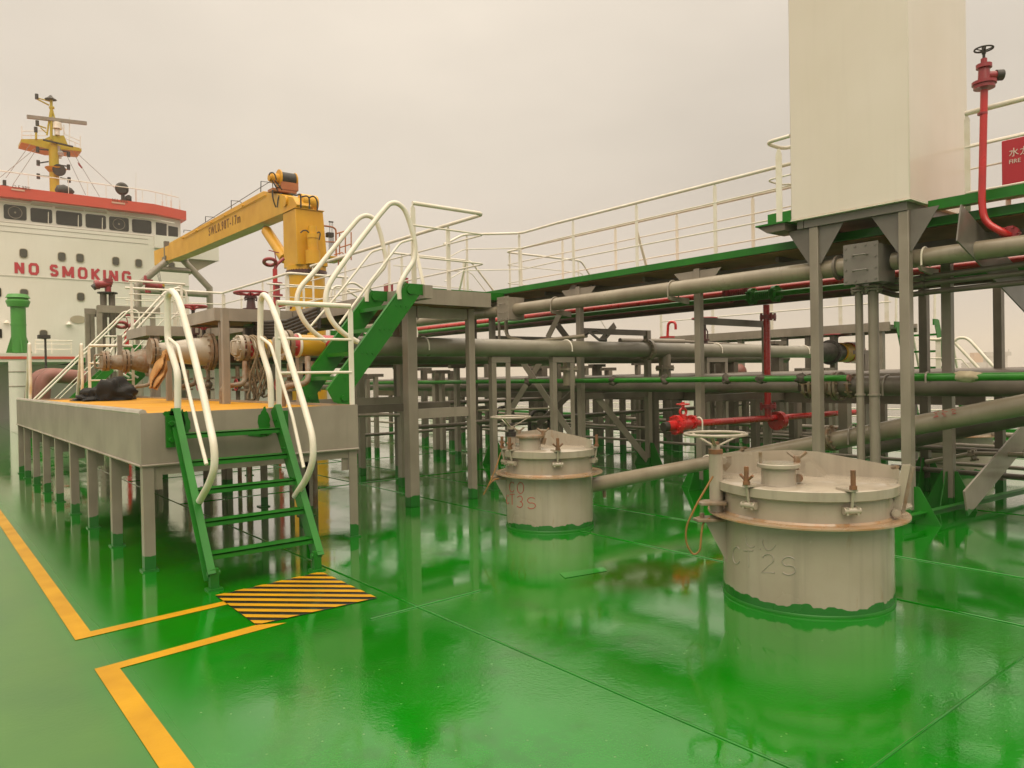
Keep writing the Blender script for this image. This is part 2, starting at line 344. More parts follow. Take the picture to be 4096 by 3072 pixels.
# yellow walkway lines
def mark(name, px, z=.004, m=M_mark):
    P_ = [at(u, v, z=0) for u, v in px]; b_ = MB().add([(p.x, p.y, z) for p in P_], [tuple(range(len(P_)))]); o = b_.build(name, m); o['kind'] = 'structure'; return o
b_ = MB()
for pl in ([(.80, 60), (.93, 60), (.93, 5.79), (1.86, 5.87), (1.86, 5.77), (.82, 5.66)],
           [(.82, -3), (.94, -3), (.94, 4.92), (2.02, 5.045), (1.84, 5.145), (.82, 5.01)]):
    b_.add([(x, y, .004) for x, y in pl], [tuple(range(len(pl)))])
o = b_.build('walkway_lines', M_mark); o['kind'] = 'structure'
mark('ladder_pad', [(862, 2384), (1285, 2289), (1509, 2394), (1025, 2503)], .004, M_black)
# diagonal yellow stripes on the pad, clipped to it
pad = [at(u, v, z=0) for u, v in ((862, 2384), (1285, 2289), (1509, 2394), (1025, 2503))]
pad = [(p.x, p.y) for p in pad]
def clip(poly, a, b_, c, sgn):
    o_ = []; f_ = lambda p: sgn*(a*p[0]+b_*p[1]-c)
    for i in range(len(poly)):
        p, q = poly[i], poly[(i+1) % len(poly)]; fp, fq = f_(p), f_(q)
        if fp >= 0: o_.append(p)
        if fp*fq < 0: k = fp/(fp-fq); o_.append((p[0]+(q[0]-p[0])*k, p[1]+(q[1]-p[1])*k))
    return o_
d0 = at(1000, 2400, z=0); d1 = at(1400, 2404, z=0); dd = (d1-d0).normalized(); na, nb_ = -dd.y, dd.x
vals = [na*p[0]+nb_*p[1] for p in pad]; lo, hi = min(vals), max(vals); b_ = MB(); nst = 11; step = (hi-lo)/nst
for i in range(nst):
    c0 = lo+step*i+step*.22; pg = clip(clip(pad, na, nb_, c0, 1), na, nb_, c0+step*.5, -1)
    if len(pg) >= 3: b_.add([(x, y, .008) for x, y in pg], [tuple(range(len(pg)))])
o = b_.build('pad_stripes', M_mark); o['kind'] = 'structure'
mark('paint_patch', [(2237, 2294), (2412, 2270), (2430, 2285), (2260, 2314)], .004, paint('fresh_green_paint', (.004, .26, .012), rough=.2, coat=1))

# ================================================================ DRIP TRAY
TX0, TX1, TY0, TY1, TZ0, TZ1 = 1.60, 3.75, 7.27, 17.2, .95, 1.43
tr = thing('drip_tray', 'long grey drip tray with a yellow floor standing on angle bar legs', 'drip tray', (TX0, TY0, 0))
MB().box(TX0, TX1, TY0, TY0+.02, TZ0, TZ1).build('front_wall', M_grey, tr)
MB().box(TX0, TX0+.02, TY0+.02, TY1, TZ0, TZ1-.012).build('side_wall', M_grey, tr)
MB().box(TX1-.02, TX1, TY0+.02, TY1, TZ0, TZ1).build('inner_wall', M_grey, tr)
MB().box(TX0, TX1, TY1, TY1+.02, TZ0, TZ1).build('far_wall', M_grey, tr)
b_ = MB(); b_.tube([(TX0+.03, TY0+.04, TZ1+.0), (TX0+.03, TY1, TZ1+.0)], .035, 8); b_.build('rim', paint('pale_grey_paint', (.40, .37, .31), rough=.3, coat=.2), tr)
MB().box(TX0+.02, TX1-.02, TY0+.02, TY1, TZ1-.05, TZ1-.03).build('tray_floor', M_tray, tr)
MB().tube([(TX0-.004, TY0, TZ0+.005), (TX0-.004, TY1, TZ0+.005)], .012, 6).tube([(TX0, TY0-.004, TZ0+.005), (TX1, TY0-.004, TZ0+.005)], .012, 6).build('weld_bead', M_grey, tr)
def angle_leg(x, y, z1, sx=1, sy=1, w=.095, parent=None, m=M_post, name='leg'):
    b_ = MB(); b_.prism([(x, y, 0), (x+sx*w, y, 0), (x+sx*w, y+sy*.012, 0), (x+sx*.012, y+sy*.012, 0), (x+sx*.012, y+sy*w, 0), (x, y+sy*w, 0)], (0, 0, z1))
    b_.box(min(x-sx*.02, x+sx*(w+.02)), max(x-sx*.02, x+sx*(w+.02)), min(y-sy*.02, y+sy*(w+.02)), max(y-sy*.02, y+sy*(w+.02)), .0, .014)
    return b_.build(name, m, parent)
def brace_plate(p, d, s=.22):       # triangular corner plate
    p, d = V(p), V(d); nrm = d.cross(V((0, 0, 1)))*.006
    return [p-nrm, p+d*s-nrm, p+d*s*.35-V((0, 0, s*.35))-nrm, p+d*.08-V((0, 0, s))-nrm, p-V((0, 0, s))-nrm], nrm*2
for i, y in enumerate((7.27, 8.60, 9.90, 11.14, 12.43, 13.68, 14.92, 16.15, 17.1)):
    lg = angle_leg(TX0+.01, y+(.02 if i else .005), TZ0, parent=tr)
    pl, ex = brace_plate((TX0+.10, y+.03, TZ0-.001), (1, 0, 0)); MB().prism(pl, ex).build('bracket', M_post, tr)
for y in (7.29, 9.9, 12.43, 14.92, 17.1):
    angle_leg(TX1-.01, y, TZ0, -1, 1, parent=tr)
    pl, ex = brace_plate((TX1-.10, y+.03, TZ0-.001), (-1, 0, 0)); MB().prism(pl, ex).build('bracket', M_post, tr)
MB().box(TX0+.1, TX1-.1, TY0+.03, TY0+.045, TZ0-.09, TZ0-.001).build('edge_beam', M_post, tr)
# paint splashes left on the front wall round the ladder lugs
def splash(u, v, w, h, n=26, m=M_green, y=TY0-.003, name='paint_splash'):
    pts = []
    for i in range(n):
        a = 2*math.pi*i/n; k = .75+.35*random.random()
        p = at(u+w*math.cos(a)*k, v+h*math.sin(a)*k, y=y); pts.append((p.x, y-.002, p.z))
    return MB().prism(pts, (0, .002, 0)).build(name, m, tr)
splash(708, 1692, 40, 66); splash(680, 1655, 32, 12); splash(735, 1700, 28, 55); splash(1058, 1690, 26, 60); splash(1035, 1735, 60, 12)
# ================================================================ LADDER onto the tray
ld = thing('tray_ladder', 'green five step ladder with white looped handrails on the front of the drip tray', 'ladder', (2.35, 6.3, 0))
xl, xr = 1.905, 2.80
yt, yb = TY0-.03, 6.27
for x, sg in ((xl, 1), (xr, -1)):
    b_ = MB(); a = V((x, yb+.02, .10)); c = V((x, yt-.02, TZ1-.0)); d = (c-a).normalized(); nrm = V((0, -d.z, d.y))
    for off, ww, hh in ((0, .012, .12), ):
        b_.beam(a, c, .014, .13, up=nrm)
    b_.beam(a+nrm*.065+V((sg*-.025, 0, 0)), c+nrm*.065+V((sg*-.025, 0, 0)), .062, .010, up=nrm)
    b_.beam(a-nrm*.065+V((sg*-.025, 0, 0)), c-nrm*.065+V((sg*-.025, 0, 0)), .062, .010, up=nrm)
    b_.build('stringer', M_green, ld)
    b_ = MB(); b_.box(x-.035, x+.035, yb-.02, yb+.03, 0, .17).box(x-.06, x+.06, yb-.05, yb+.06, 0, .012); b_.cyl((x-.05, yb+.01, .13), (x+.05, yb+.01, .13), .022, 10); b_.build('foot', M_green, ld)
    b_ = MB(); b_.box(x-.09*sg-.01, x-.09*sg+.07, yt-.0, yt+.025, TZ1-.32, TZ1-.03)
    for zz in (TZ1-.1, TZ1-.25): b_.cyl((x-.06*sg, yt-.05, zz), (x-.06*sg, yt+.02, zz), .022, 8)
    b_.build('lug', M_green, ld)
for vl in (1735, 1848, 1963, 2092, 2222):
    z = at(760+(vl-1735)*.2, vl, x=xl).z; k = (z-.10)/(TZ1-.10); y = yb+(yt-yb)*k
    b_ = MB(); b_.box(xl+.01, xr-.01, y-.07, y+.09, z-.022, z-.010).box(xl+.01, xr-.01, y-.07, y-.06, z-.055, z-.010)
    b_.build('step', M_green, ld)
def loopL(px, x, r, name, par, m=None, rad=.12):
    pts = bend([at(u, v, x=x) for u, v in px], rad); return MB().tube(pts, r, 12).build(name, m or M_white, par)
s_ = 1.8517
lo_ = [(427, 1090), (452, 1045), (464, 1010), (463, 965), (441, 860), (412, 740), (389, 655), (377, 632), (368, 628), (362, 640), (362, 735), (384, 805), (384, 889)]
loopL([(a*s_, b*s_) for a, b in lo_], xl, .030, 'handrail', ld, rad=.10)
lo_ = [(637, 1072), (662, 1035), (677, 995), (676, 945), (655, 870), (606, 710), (585, 655), (576, 640), (568, 636), (563, 650), (562, 745), (584, 815), (586, 880)]
loopL([(a*s_, b*s_) for a, b in lo_], xr, .030, 'handrail', ld, rad=.10)
loopL([(a*s_, b*s_) for a, b in ((366, 732), (385, 748), (425, 920), (446, 1003))], xl, .016, 'mid_rail', ld, rad=.05)
loopL([(a*s_, b*s_) for a, b in ((563, 728), (585, 745), (632, 900), (656, 1010))], xr, .016, 'mid_rail', ld, rad=.05)
for x, pa, pb_ in ((xl, (421, 835), (437, 868)), (xr, (643, 828), (655, 868))):
    p0_, p1_ = at(pa[0]*s_, pa[1]*s_, x=x), at(pb_[0]*s_, pb_[1]*s_, x=x)
    pass
for x in (xl, xr):
    b_ = MB()
    for k in range(5):
        z = .10+(TZ1-.1)*(.12+.2*k); y = yb+(yt-yb)*(z-.1)/(TZ1-.1)
        for j in (-.03, .03): b_.cyl((x-.018, y+j, z-.01), (x+.018, y+j, z-.01), .011, 6)
    b_.build('bolts', M_green, ld)
for x, pa, pb_, nm in ((xl, (424, 842), (437, 868), 'bare_patch'), (xr, (645, 830), (654, 860), 'bare_patch')):
    pass
# front railing of tray, right of ladder
railing('tray_railing', 'white railing on the front edge of the drip tray right of its ladder', [(xr+.09, TY0+.03, TZ1), (TX1-.05, TY0+.03, TZ1)],
        [(xr+.09, TY0+.03, TZ1), (TX1-.05, TY0+.03, TZ1)], h=1.06, mids=(.33, .66), r=.027, rm=.014)
# far end of tray: railing and ladder loops
def vloop(x, y, z0, h, label, par):
    return MB().tube(bend([(x, y+.55, z0-.55), (x, y+.75, z0-.2), (x, y+.35, z0+.45), (x, y+.02, z0+h), (x, y-.04, z0+h), (x, y-.04, z0+.3), (x, y+.06, z0+.1), (x, y+.06, z0)], .1), .03, 10).build(label, M_white, par)
fl = thing('far_tray_ladder', 'white looped handrails of the green ladder at the far end of the drip tray', 'ladder', (2.3, TY1+.4, 0))
for x in (1.83, 2.72):
    vloop(x, TY1, TZ1, 1.08, 'handrail', fl)
    MB().beam((x, TY1+.95, .1), (x, TY1+.1, TZ1), .014, .13).build('stringer', M_green, fl)
for k in range(5): MB().box(1.84, 2.71, TY1+.14+.16*k, TY1+.3+.16*k, TZ1-.25*(k+1), TZ1-.25*(k+1)+.014).build('step', M_green, fl)
railing('far_tray_railing', 'white railing at the far end of the drip tray behind the black tarpaulin', [(2.85, TY1-.03, TZ1), (3.66, TY1-.03, TZ1)], [(2.85, TY1-.03, TZ1), (3.66, TY1-.03, TZ1)], h=1.06, mids=(.33, .66), r=.03, rm=.016)
# black tarpaulin heap
def blob(name, c, r, m, n=26, amp=.35, seed=1, parent=None, flat=True):
    random.seed(seed); b_ = MB(); vs = []; fs = []; rows = 12
    from mathutils import noise as mn
    for i in range(rows+1):
        th = math.pi*i/rows/(2 if flat else 1)
        for j in range(n):
            ph = 2*math.pi*j/n; d = V((math.sin(th)*math.cos(ph), math.sin(th)*math.sin(ph), math.cos(th)))
            k = 1+amp*mn.noise(d*1.7+V((seed, 0, 0)))+amp*.45*mn.noise(d*3.6+V((0, seed, 0)))+amp*.2*mn.noise(d*8)
            vs.append(V(c)+V((d.x*r[0]*k, d.y*r[1]*k, max(0, d.z)*r[2]*k if flat else d.z*r[2]*k)))
    for i in range(rows):
        for j in range(n): fs.append((i*n+j, i*n+(j+1) % n, (i+1)*n+(j+1) % n, (i+1)*n+j))
    o = b_.add(vs, fs).build(name, m, parent); o.data.set_sharp_from_angle(angle=3.1); return o
p0 = at(470, 1590, z=TZ1)
o = blob('tarpaulin', (at(440, 1590, y=15.0).x, 15.0, TZ1-.02), (.46, .5, .36), M_net, n=44, amp=.45, seed=3); tag(o, 'crumpled black tarpaulin heaped on the far part of the drip tray', 'tarpaulin')
o = blob('loose_tarpaulin', (at(370, 1590, y=15.2).x, 15.2, TZ1-.02), (.30, .45, .10), M_net, n=34, amp=.8, seed=9); tag(o, 'flat spread end of black sheet lying left of the tarpaulin heap', 'tarpaulin')

# ================================================================ MANIFOLD WALKWAY (platform with two roof-like wings)
PZ = 2.87
wk = thing('manifold_walkway', 'grey raised walkway with two wings reaching over the manifold pipes', 'walkway', (5.2, 8.3, 0))
def plate(b_, x0, x1, y0, y1, z1, t_=.20): b_.box(x0, x1, y0, y0+.012, z1-t_, z1).box(x0, x1, y1-.012, y1, z1-t_, z1).box(x0, x0+.012, y0+.012, y1-.012, z1-t_, z1).box(x1-.012, x1, y0+.012, y1-.012, z1-t_, z1)
for (x0, x1, y0, y1) in ((5.02, 6.32, 8.22, 19.5), (3.74, 5.01, 12.0, 13.6), (3.74, 5.01, 16.35, 18.1)):
    b_ = MB(); plate(b_, x0, x1, y0, y1, PZ); b_.build('edge_beam', M_grey, wk)
    MB().box(x0+.013, x1-.013, y0+.013, y1-.013, PZ-.16, PZ-.145).build('soffit', M_under, wk)
    MB().box(x0+.013, x1-.013, y0+.013, y1-.013, PZ-.03, PZ-.005).build('grating', M_dgrey, wk)
for (x, y, w_, z1) in ((5.16, 8.50, .145, PZ-.21), (6.12, 8.46, .10, PZ-.21), (5.16, 11.9, .1, PZ-.21), (6.2, 11.9, .1, PZ-.21), (5.16, 15.9, .1, PZ-.21), (6.2, 15.9, .1, PZ-.21), (5.2, 19.2, .1, PZ-.21), (6.2, 19.2, .1, PZ-.21)):
    b_ = MB(); b_.prism([(x-w_/2, y-w_/2, 0), (x+w_/2, y-w_/2, 0), (x+w_/2, y+w_/2, 0), (x-w_/2, y+w_/2, 0)], (0, 0, z1)); b_.build('leg', M_post, wk, bevel=.008)
# front frame: head beam, lower tie
MB().box(5.24, 6.06, 8.44, 8.53, PZ-.36, PZ-.22).build('head_beam', M_grey, wk)
zt = at(1800, 1645, y=8.5).z
MB().box(5.235, 6.07, 8.46, 8.52, zt-.075, zt+.055).build('tie_beam', M_grey, wk)
b_ = MB(); b_.box(4.90, 5.018, 7.70, 9.0, PZ-.19, PZ-.03); b_.build('bracket', M_grey, wk)
MB().prism([(5.24, 8.42, PZ-.21), (5.42, 8.42, PZ-.21), (5.24, 8.42, PZ-.40)], (0, .012, 0)).build('gusset', M_grey, wk)
for (x, y) in ((3.30, 10.25), (3.35, 13.3), (3.85, 12.1), (3.85, 16.5), (3.35, 17.0), (4.7, 13.4)):
    z0 = TZ1-.03 if x < TX1 else 0
    angle_leg(x, y, PZ-.2, parent=wk, w=.085, m=M_post) if z0 == 0 else MB().box(x, x+.085, y, y+.085, z0, PZ-.17).build('leg', M_grey, wk)
# wing A leg standing at its outboard corner as in the photo
p = at(909, 1500, y=12.08); MB().box(p.x-.045, p.x+.045, 12.06, 12.15, 0, PZ-.2).build('leg', M_post, wk)
p = at(631, 1500, y=16.42); MB().box(p.x-.045, p.x+.045, 16.40, 16.5, 0, PZ-.2).build('leg', M_post, wk)
for zz in (8.9, 10.5, 12.5, 14.5): MB().box(5.05, 6.3, zz, zz+.06, PZ-.24, PZ-.17).build('cross_beam', M_dgrey, wk)
# railings of this walkway
railing('walkway_railing', 'white railing across the near end of the manifold walkway', [(5.10, 8.26, PZ), (6.25, 8.26, PZ), (6.25, 14.0, PZ)], [(5.10, 8.26, PZ), (6.25, 9.15, PZ), (6.25, 10.9, PZ), (6.25, 12.5, PZ), (6.25, 13.9, PZ)], r=.027, rm=.013, stay={0: .22}, postw=.07)
railing('walkway_railing', 'white railing on the far part of the manifold walkway with a turn inboard', [(7.6, 15.1, PZ), (6.25, 15.1, PZ), (6.25, 19.4, PZ), (5.1, 19.4, PZ), (4.0, 19.4, PZ)], [(7.5, 15.1, PZ), (6.25, 15.2, PZ), (6.25, 16.6, PZ), (6.25, 18, PZ), (6.25, 19.3, PZ), (5.1, 19.4, PZ)], r=.027, rm=.013, postw=.09)
railing('walkway_railing', 'white railing on the rear edge of the second walkway wing', [(3.8, 18.05, PZ), (5.0, 18.05, PZ), (5.0, 19.4, PZ)], [(3.85, 18.05, PZ), (4.9, 18.05, PZ)], r=.024, rm=.013)
railing('walkway_railing', 'thin white railing between the walkway and the yellow crane', [(6.5, 17.0, PZ), (9.0, 17.0, PZ), (9.0, 21.5, PZ)], [(6.6, 17, PZ), (7.4, 17, PZ), (8.2, 17, PZ), (9, 17.1, PZ), (9, 19, PZ), (9, 21, PZ)], r=.022, rm=.011)

# ================================================================ INCLINED STAIRS tray -> walkway
def stairs(name, label, x0, z0, x1, z1, ya, yb_, nst, loops=None, cat='stairs', bolts=True, sw=.24):
    t_ = thing(name, label, cat, (x0, ya, z0))
    for y in (ya, yb_):
        a = V((x0, y, z0+.10)); c = V((x1, y, z1-.06)); d = (c-a).normalized(); nrm = V((-d.z, 0, d.x)) if d.x > 0 else V((d.z, 0, -d.x))
        b_ = MB(); h = sw/2; sg = 1 if d.x > 0 else -1
        b_.prism([a+nrm*h-V((0, .006, 0)), a-V((0, .006, -.0))+V((-.02*sg, 0, -.06)), V((x0+.05*sg, y-.006, z0+.02)), V((x0+.2*sg, y-.006, z0+.02)), a-nrm*h+d*.14-V((0, .006, 0)), c-nrm*h-V((0, .006, 0)), c+V((.05*sg, -.006, .0)), c+nrm*h*.9-V((0, .006, 0))], (0, .012, 0))
        f_ = -.02 if y == ya else .02
        b_.beam(a+nrm*h+V((0, .02, 0)), c+nrm*h+V((0, .02, 0)), .05, .012, up=nrm)
        b_.build('stringer', M_green, t_)
        if bolts:
            b_ = MB()
            for k in range(nst):
                q = a+(c-a)*((k+.8)/(nst+.5))
                for j in (-.06, 0, .06): b_.cyl(q+d*j*0+V((j*1.1, -.014, -.02)), q+V((j*1.1, .008, -.02)), .014, 8)
            b_.cyl(c+V((-.04*sg, -.03, -.02)), c+V((-.04*sg, .02, -.02)), .05, 14); b_.cyl(a+V((.1*sg, -.03, -.02)), a+V((.1*sg, .02, -.02)), .035, 12)
            b_.build('bolts', M_green, t_)
        MB().box(min(x0+.04*sg, x0+.19*sg), max(x0+.04*sg, x0+.19*sg), y-.04, y+.04, z0-.03, z0+.03).build('foot', M_green, t_)
        MB().box(min(x1-.05*sg, x1+.16*sg), max(x1-.05*sg, x1+.16*sg), y-.012, y+.02, z1-.13, z1-.0).build('lug', M_green, t_)
    for k in range(nst):
        q = V((x0, 0, z0+.10))+(V((x1, 0, z1-.06))-V((x0, 0, z0+.10)))*((k+.8)/(nst+.5))
        MB().box(q.x-.10, q.x+.08, ya+.008, yb_-.008, q.z-.006, q.z+.006).box(q.x-.10, q.x-.09, ya+.008, yb_-.008, q.z-.04, q.z-.006).build('tread', M_green, t_)
    return t_
YA, YB = 7.75, 8.62
st_ = stairs('inclined_stairs', 'steep green stairs with white handrails from the drip tray up to the walkway', 3.72, TZ1-.02, 4.76, PZ-.02, YA, YB, 4)
def loopT(px, y, r, name, par, rad=.12): return MB().tube(bend([at(u, v, y=y) for u, v in px], rad), r, 12).build(name, M_white, par)
c5 = lambda a: [(x/2.16+1000, y/2.16+1100) for x, y in a]
c3 = lambda a: [(x/2.16+800, y/2.16+600) for x, y in a]
front = [(1365, 1660), (1240, 1590), (1130, 1475), (1080, 1330), (1095, 1200), (1150, 1100), (1350, 820), (1560, 550), (1640, 460), (1700, 455), (1760, 500), (1800, 590), (1850, 760), (1862, 850), (1850, 960), (1760, 1090), (1715, 1190), (1722, 1290)]
loopT(c3(front), YA, .030, 'handrail', st_, rad=.10)
rear = [(1090, 1655), (960, 1560), (870, 1440), (830, 1300), (860, 1190), (1000, 1040), (1250, 730), (1380, 580), (1450, 560), (1520, 605), (1560, 720), (1610, 950), (1590, 1010), (1470, 1150), (1438, 1225), (1440, 1310)]
loopT(c3(rear), YB, .030, 'handrail', st_, rad=.10)
loopT(c3([(1205, 1505), (1450, 1170), (1730, 800), (1840, 770)]), YA, .014, 'mid_rail', st_, rad=.05)
loopT(c3([(950, 1530), (1200, 1240), (1480, 880), (1580, 850)]), YB, .014, 'mid_rail', st_, rad=.05)
# the same kind of stairs further aft
def far_stairs(x0, z0, x1, z1, ya, yb_, label, n=5):
    t_ = stairs('inclined_stairs', label, x0, z0, x1, z1, ya, yb_, n, bolts=False, sw=.2)
    for y in (ya, yb_):
        sg = 1 if x1 > x0 else -1
        MB().tube(bend([(x0+.35*sg, y, z0+.42), (x0-.12*sg, y, z0+.72), (x0-.05*sg, y, z0+1.05), (x1-.1*sg, y, z1+1.08), (x1+.12*sg, y, z1+1.0), (x1+.16*sg, y, z1)], .18), .026, 10).build('handrail', M_white, t_)
        MB().tube([(x0+.02*sg, y, z0+.58), (x1-.02*sg, y, z1+.55)], .013, 8).build('mid_rail', M_white, t_)
    return t_
far_stairs(3.65, TZ1-.02, 4.95, PZ-.02, 18.3, 19.1, 'far green stairs rising right from the tray end behind the black tarpaulin')
far_stairs(2.6, .0, 5.3, PZ, 24.5, 25.3, 'distant green stairs between the white handrail loops and the bulging brown pipes', 8)
far_stairs(9.6, PZ-.9, 7.9, PZ, 15.6, 16.3, 'short green stairs under the catwalk landing behind the walkway legs', 3)

# ================================================================ MANIFOLD PIPES
def flange(b_, c, ax, r, t_=.05, nb=10, bolt=.014):
    c, ax = V(c), V(ax).normalized(); b_.cyl(c-ax*t_/2, c+ax*t_/2, r, 28); a = ax.orthogonal().normalized(); q = ax.cross(a)
    for i in range(nb):
        an = 2*math.pi*i/nb+.2; p = c+(a*math.cos(an)+q*math.sin(an))*r*.87; b_.cyl(p-ax*(t_/2+.03), p+ax*(t_/2+.03), bolt, 6)
def clampU(c, ax, r, m=None, par=None, name='clamp', drop=.12):
    c, ax = V(c), V(ax).normalized(); sd = ax.cross(V((0, 0, 1))).normalized(); b_ = MB()
    b_.tube([c+sd*(r+.012)-V((0, 0, drop))]+[c+sd*(r+.012)*math.cos(a)+V((0, 0, 1))*(r+.012)*math.sin(a) for a in [math.pi*k/12 for k in range(13)]]+[c-sd*(r+.012)-V((0, 0, drop))], .011, 6)
    return b_.build(name, m or M_white, par)
PY, PZC, PR = 8.83, 2.035, .133
YEL = (.55, .30, .015); REDB = (.42, .018, .03)
M_man1 = paint('manifold_banded_paint', (.235, .215, .165), (.18, .16, .115), rough=.3, streak=.2, coat=.3, band=[(3.5, at(1218, 1420, y=PY-.2).x, REDB), (at(1218, 1420, y=PY-.2).x, at(1313, 1420, y=PY-.2).x, YEL), (at(1313, 1420, y=PY-.2).x, at(1356, 1420, y=PY-.2).x, REDB)])
mp1 = thing('cargo_pipe', 'large grey pipe running crosswise with a red and yellow painted end by the stairs', 'pipe', (3.8, PY, PZC))
zc = at(1704, 1388, y=PY).z
X0p = at(1150, 1363, y=PY).x
MB().cyl((X0p, PY, zc), (16.3, PY, zc), PR, 32).build('pipe_run', M_man1, mp1)
b_ = MB(); flange(b_, (X0p, PY, zc), (1, 0, 0), PR+.055, .05, 8, .012); b_.build('flange', M_rustp, mp1)
b_ = MB(); flange(b_, (X0p-.07, PY, zc), (1, 0, 0), PR+.05, .05, 8, .012); b_.cyl((X0p-.09, PY, zc), (X0p-.13, PY, zc), PR*.8, 20); b_.build('blank_flange', M_hatch, mp1)
MB().tube(bend([(X0p-.12, PY-.06, zc-.08), (X0p-.2, PY-.06, zc-.08), (X0p-.2, PY-.06, zc+.09), (X0p-.12, PY-.06, zc+.09)], .04), .014, 8).build('handle', M_hatch, mp1)
b_ = MB()
for x, dz in ((at(1216, 1420, y=PY-.2).x, 0), ): flange(b_, (x, PY, zc), (1, 0, 0), PR+.018, .03, 0)
b_.build('ring', M_white, mp1)
xf = at(2590, 1430, y=PY).x; b_ = MB(); flange(b_, (xf, PY, zc), (1, 0, 0), PR+.06, .07, 12); b_.build('joint_flange', M_pipe, mp1)
for u in (1695, 2265, 2865, 3215): clampU((at(u, 1430, y=PY).x, PY, zc), (1, 0, 0), PR, par=mp1, drop=.05)
# branch stub down
xb = at(2660, 1500, y=PY).x; b_ = MB(); b_.cyl((xb, PY, zc-.08), (xb, PY, zc-.55), .11, 22); flange(b_, (xb, PY, zc-.33), (0, 0, 1), .17, .04, 10); b_.build('branch', M_pipe, mp1)
xb = at(2260, 1500, y=PY+.2).x; b_ = MB(); b_.cyl((xb, PY+.1, zc-.08), (xb, PY+.1, zc-.6), .10, 22); flange(b_, (xb, PY+.1, zc-.33), (0, 0, 1), .15, .04, 8); b_.build('branch', M_pipe, mp1)
# port end
xe = at(3262, 1430, y=PY).x
b_ = MB(); b_.lathe((xe, PY, zc), (1, 0, 0), [(PR, -.1), (PR, .0), (PR*1.7, .5), (PR*1.7, .62)], 24); flange(b_, (xe+.66, PY, zc), (1, 0, 0), PR*2.2, .07, 12); b_.build('reducer', M_dark, mp1)
MB().cyl((xe+.7, PY, zc), (xe+1.25, PY, zc), PR*1.5, 24).build('valve_body', M_dark, mp1)
MB().cyl((xe+1.1, PY, zc), (xe+1.45, PY-.0, zc), PR*1.75, 24).build('yellow_end', M_yel, mp1)
MB().lathe((xe+1.45, PY, zc), (1, 0, 0), [(PR*1.9, 0), (PR*2.0, .45), (PR*1.5, .6)], 24).build('red_end', M_red, mp1)
def hwheel(par, c, R0, stem, m, r=.016, sp=5, ax=(0, 0, 1), dish=.05, name='handwheel'):
    c = V(c); ax = V(ax).normalized(); b_ = MB().ring(c, ax, R0, r); a = ax.orthogonal().normalized(); q = ax.cross(a)
    for i in range(sp):
        an = 2*math.pi*i/sp+.4; b_.tube([c-ax*dish, c+(a*math.cos(an)+q*math.sin(an))*R0], r*.7, 6)
    b_.cyl(c-ax*(dish+.03), c-ax*(dish-.04), r*2.2, 10)
    o = b_.build(name, m, par)
    if stem: MB().cyl(c-ax*stem, c-ax*.02, r*1.5, 10).build('stem', M_dark, par)
    return o
hwheel(mp1, (xe+1.0, PY, zc+.42), .30, .3, M_redd)
o = MB().cyl((4.9, 9.62, zc-.10), (16.2, 9.62, zc-.10), .125, 24).build('cargo_pipe', M_dgrey); tag(o, 'darker grey pipe running just behind and below the big crosswise cargo pipe', 'pipe')
# pipe supports under pipe 1 : portal frames
def portal(x0, x1, y, z, label, w=.085, m=M_post, rung=None, dy=0):
    t_ = thing('pipe_support', label, 'pipe support', ((x0+x1)/2, y, 0), 'grey portal frames carrying the cross deck pipes')
    for x, s in ((x0, 1), (x1, -1)): angle_leg(x, y, z-.09, s, 1, w=w, parent=t_, m=m)
    MB().box(min(x0, x1), max(x0, x1), y-.005, y+w+.01, z-.088, z).build('head_beam', m, t_)
    if rung: MB().box(x0+.015, x1-.015, y+.02, y+.07, rung, rung+.08).build('rung', m, t_)
    return t_
zs = zc-PR
def xs(u, y): return at(u, 1500, y=y).x
portal(xs(1968, PY-.04), xs(2042, PY-.04), PY-.04, zs, 'grey pipe frame between the walkway legs and the small hatch')
portal(xs(2212, PY-.04), xs(2297, PY-.04), PY-.04, zs, 'grey pipe frame directly behind the small hatch')
portal(xs(2828, PY-.04), xs(2912, PY-.04), PY-.04, zs, 'grey pipe frame left of the red riser pipe')
portal(xs(1197, PY), xs(1242, PY), PY, zs, 'short pipe frame at the stairs foot under the red and yellow pipe end', w=.1)
p_ = thing('pipe_support', 'square grey pillar behind the drip tray under the cargo pipe', 'pipe support', (5.6, 10.2, 0))
MB().box(5.98, 6.10, 10.15, 10.27, 0, 2.6).build('pillar', M_post, p_); MB().box(3.75, 6.1, 10.16, 10.24, 1.30, 1.42).build('bracket_beam', M_post, p_)
# second pipe with banded end, farther aft
M_man2 = paint('manifold_second_paint', (.235, .215, .165), (.18, .16, .115), rough=.3, coat=.3, band=[(3.6, at(1030, 1420, y=10.7).x, REDB), (at(1030, 1420, y=10.7).x, at(1100, 1420, y=10.7).x, YEL)])
mp2 = thing('cargo_pipe', 'cargo pipe with a bolted grey end cap and a coil of rope hanging from it', 'pipe', (3.7, 10.9, 2.1))
y2 = 10.9; z2 = at(945, 1392, y=y2).z; x2 = at(945, 1392, y=y2).x
MB().cyl((x2+.05, y2, z2), (16, y2, z2), .135, 28).build('pipe_run', M_man2, mp2)
b_ = MB(); flange(b_, (x2+.12, y2, z2), (1, 0, 0), .195, .05, 10); b_.build('flange', M_rustp, mp2)
b_ = MB(); flange(b_, (x2+.04, y2, z2), (1, 0, 0), .19, .05, 8); b_.cyl((x2+.03, y2, z2), (x2-.03, y2, z2), .13, 24); b_.build('blank_flange', M_hatch, mp2)
b_ = MB()
b_.tube(bend([(x2-.02, y2-.08, z2-.1), (x2-.1, y2-.08, z2-.1), (x2-.1, y2-.08, z2+.1), (x2-.02, y2-.08, z2+.1)], .04), .014, 8)
b_.build('handle', M_hatch, mp2)
